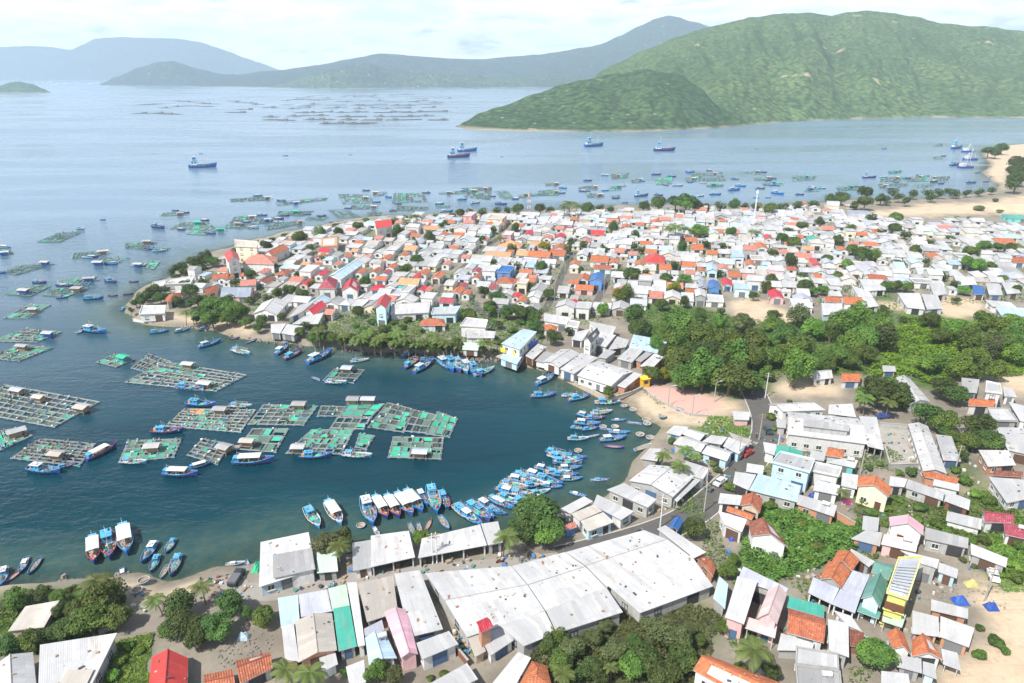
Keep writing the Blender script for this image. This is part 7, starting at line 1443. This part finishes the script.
tarp(960, 602, 3.0, 2.4, (.015, .08, .34), 'blue tarpaulin heaped beside the brick-walled white roof'); tarp(991, 608, 2.4, 2.0, (.014, .06, .28), 'darker blue tarpaulin alone on the open sand'); tarp(971, 585, 2.6, 1.8, (.42, .37, .14), 'yellow netting heap in front of the block-walled house'); tarp(257, 568, 1.6, 3.4, (.02, .40, .20), 'green net sheet hung beside the first harbour warehouse')
tarp(813, 497, 2, 1.6, (.62, .10, .28), 'pink cloth drying beside the balcony house'); tarp(847, 503, 2.6, 1.6, (.60, .10, .26), 'pink awning cloth above the brick wall'); tarp(734, 539, 2.6, 1.8, (.02, .05, .35), 'dark blue awning at the white house above the thicket'); tarp(244, 638, 2.2, 1.6, (.40, .52, .62), 'pale blue sheet on the rubble lot')
def rubble(px, py, rad, n, m, name, label, cat='rubble'):
    p = P(px, py); mb = MB()
    for i in range(n):
        a, q = rnd.uniform(0, 6.28), rad * math.sqrt(rnd.random()); s_ = rnd.uniform(.1, .42); mb.box((p.x + math.cos(a) * q, p.y + math.sin(a) * q, LZ + s_ * .25), (s_, s_ * rnd.uniform(.5, 1.4), s_ * .7), 0, rnd.uniform(0, 3), rnd.uniform(.5, 1))
    o = mb.build(name, m); tag(o, None, cat, None, 'stuff', label)
ST = plain('broken_stone', (.27, .24, .205), .95, .3, .5)
for a in ((247, 650, 5, 140, 'broken slabs and debris on the rubble lot'), (938, 590, 5, 90, 'bricks and scrap beside the yellow house'), (975, 590, 6, 80, 'scrap heap on the sand by the block-walled house'), (898, 318, 8, 70, 'broken concrete at the edge of the forest'), (905, 372, 5, 60, 'bricks beside the long curved shed')): rubble(a[0], a[1], a[2], a[3], ST, 'rubble', a[4])
def rocks(line, n, label):
    q = [P(x, y, .3) for x, y in pts(line)]; mb = MB()
    for i in range(n):
        k = rnd.randrange(len(q) - 1); p = q[k].lerp(q[k + 1], rnd.random()) + Vector((rnd.gauss(0, 1.3), rnd.gauss(0, 1.3), 0)); s_ = rnd.uniform(.3, 1.1); mb.box((p.x, p.y, .25), (s_, s_ * rnd.uniform(.6, 1.3), s_), 0, rnd.uniform(0, 3), rnd.uniform(.4, .8))
    o = mb.build('shore_rubble', ST); tag(o, None, 'rocks', None, 'stuff', label)
rocks("60,586 78,583 110,581 128,579", 120, 'rocks along the waterline by the bottom beach'); rocks("235,334 270,341 330,347 375,351 420,354 470,358 500,360", 260, 'dark rocks along the north bank of the bay'); rocks("150,322 180,325 215,329", 80, 'rocks below the headland trees'); rocks("632,397 648,413 657,421", 50, 'stones at the edge of the plaza beach')
# water tanks on roofs nearby
for o_, n_ in [(x[0], i) for i, x in enumerate(THINGS) if x[0].name.split('.')[0] == 'house' and '_wd' in x[0] and x[0].location.y < 235]:
    if n_ % 4 == 0 and min(o_['_wd'], o_['_dp']) > 4:
        ro = next(c for c in o_.children if c.name.startswith('roof'))
        if ro.material_slots[0].material.name in ('roof_orange', 'roof_red', 'roof_brown', 'roof_rust'): continue
        zz = max(v.co.z for v in ro.data.vertices); tank(o_, o_['_wd'] * .22, o_['_dp'] * .2, zz - .35, n_ % 20 == 0)
# ------------------------------------------------------------------ labels: what it looks like, then what it stands beside
LM = [("the bottom beach", 180, 592), ("the red gable roof", 170, 670), ("the rubble lot", 247, 650), ("the water ramp", 235, 572), ("the first harbour warehouse", 288, 565), ("the teal roof", 346, 628), ("the market hall", 452, 542), ("the big shade tree", 537, 516),
    ("the huge pale roof", 485, 600), ("the leafy yard edge", 600, 640), ("the pink gable house", 768, 605), ("the yellow house", 898, 585), ("the twin tile gables", 915, 645), ("the open sand lot", 985, 620), ("the block-walled houses", 968, 545), ("the cream gable house", 872, 486), ("the concrete yard", 895, 450),
    ("the pale-roofed hall", 825, 428), ("the long ribbed roof", 925, 450), ("the maroon roofs", 1000, 518), ("the pale blue house", 792, 465), ("the green thicket", 800, 535), ("the big roadside hall", 660, 480), ("the road bend shops", 725, 448), ("the paved plaza", 690, 400), ("the plaza beach", 648, 425), ("the sea wall", 590, 390),
    ("the widest waterfront hall", 606, 372), ("the yellow-panelled waterfront house", 518, 340), ("the pale green bank roof", 470, 347), ("the dark grey gable", 592, 337), ("the sand clearing", 750, 312), ("the creeper patch", 905, 345), ("the long curved shed", 912, 391), ("the white block house", 993, 388),
    ("the main street", 452, 278), ("the main street foot", 432, 306), ("the second street", 556, 290), ("the third street", 603, 290), ("the blue-walled town house", 506, 268), ("the vivid blue gable", 597, 276), ("the red hipped roof", 655, 258), ("the vivid blue rooftop", 714, 283), ("the crimson gable", 776, 293),
    ("the white phone mast", 753, 215), ("the lattice mast", 529, 205), ("the long orange rooftops", 510, 253), ("the orange terrace roof", 852, 300), ("the green lawn", 886, 296), ("the small blue roof", 978, 290), ("the grass-side orange roof", 1003, 240), ("the dune", 940, 208), ("the teal long roof", 1015, 216), ("the dune-side slate roof", 859, 212),
    ("the teal-walled house", 410, 281), ("the vivid red roof", 385, 302), ("the maroon villa", 328, 284), ("the long crimson roof", 316, 308), ("the close waterside pair", 286, 330), ("the salmon hall", 260, 260), ("the bright red gable", 232, 257), ("the pale yellow guesthouse", 246, 243), ("the red seafront gable", 384, 225), ("the slate market hall", 238, 291), ("the headland pavilion", 152, 311),
    ("the orange-netted raft", 210, 419), ("the wide ten-row raft", 190, 377), ("the mostly green raft", 150, 450), ("the three-hut raft", 40, 405), ("the twin-hut raft", 362, 407), ("the lone square raft", 416, 448), ("the last raft row", 440, 424), ("the quay boat row", 405, 508), ("the crowded quay", 510, 495), ("the midwater boat cluster", 560, 468), ("the inner bay moorings", 595, 432), ("the north bank boats", 468, 370),
    ("the small hut raft", 344, 376), ("the blue-hut raft", 45, 335), ("the shallow beach moorings", 165, 562), ("the far jetty", 978, 167), ("the crane barges", 967, 155), ("the green headland hill", 560, 130), ("the islet", 20, 90), ("the tall seafront palms", 570, 204), ("the dark seafront grove", 676, 203), ("the far raft field", 350, 110), ("the white-edged raft cluster", 408, 198), ("the town raft block", 475, 194), ("the headland raft line", 250, 199), ("the lone slanting raft", 60, 237), ("the far cage cluster", 915, 180), ("the mid-bay cages", 705, 177)]
ORD = ['', 'second', 'third', 'fourth', 'fifth', 'sixth', 'seventh', 'eighth', 'ninth', 'tenth', 'eleventh', 'twelfth', 'thirteenth', 'fourteenth']
buckets = {}
bpy.context.view_layer.update()
for o, desc, label in THINGS:
    if label or not desc: continue
    p = o.matrix_world.translation; q = pix(Vector((p.x, p.y, p.z + (3 if o.location.z > 1 else .3)))); o['_px'] = (q[0], q[1]); best = None
    for ph, x, y in LM:
        dx, dy = q[0] - x, (q[1] - y) * (2.2 if q[1] < 320 else 1.5); dd = math.hypot(dx, dy)
        if best is None or dd < best[0]: best = (dd, ph, dx, dy)
    dd, ph, dx, dy = best
    rel = 'beside' if dd < 9 else ('right of' if dx > 0 else 'left of') if abs(dx) > 1.25 * abs(dy) else ('in front of' if dy > 0 else 'behind')
    d = desc.split(); room = 15 - len((rel + ' ' + ph).split())
    while len(d) > room and d[0] in ('small', 'large', 'long', 'mid-sized'): d.pop(0)
    buckets.setdefault((' '.join(d), rel, ph), []).append((dd, o))
for (desc, rel, ph), v in buckets.items():
    v.sort(key=lambda z: z[0])
    for i, (dd, o) in enumerate(v):
        o['label'] = (ORD[min(i, 13)] + ' ' if i else '') + f'{desc} {rel} {ph}'
for o in bpy.data.objects:
    for k in ('_wd', '_dp', '_r', '_px', '_q', '_rp', '_h'):
        if k in o: del o[k]
for o in [o for o in bpy.data.objects if o.location.z < -400 and o.parent is None]:
    for ch in list(o.children_recursive): bpy.data.objects.remove(ch)
    bpy.data.objects.remove(o)
seen = {}
for o, d, l in THINGS:
    if 'label' in o: seen.setdefault(o['label'], []).append(o)
for lb, v in seen.items():
    if len(v) > 1 and len({x.get('group') for x in v}) > 1: print('DUP', lb, len(v))
print('THINGS', len(THINGS), 'OBJECTS', len(bpy.data.objects))
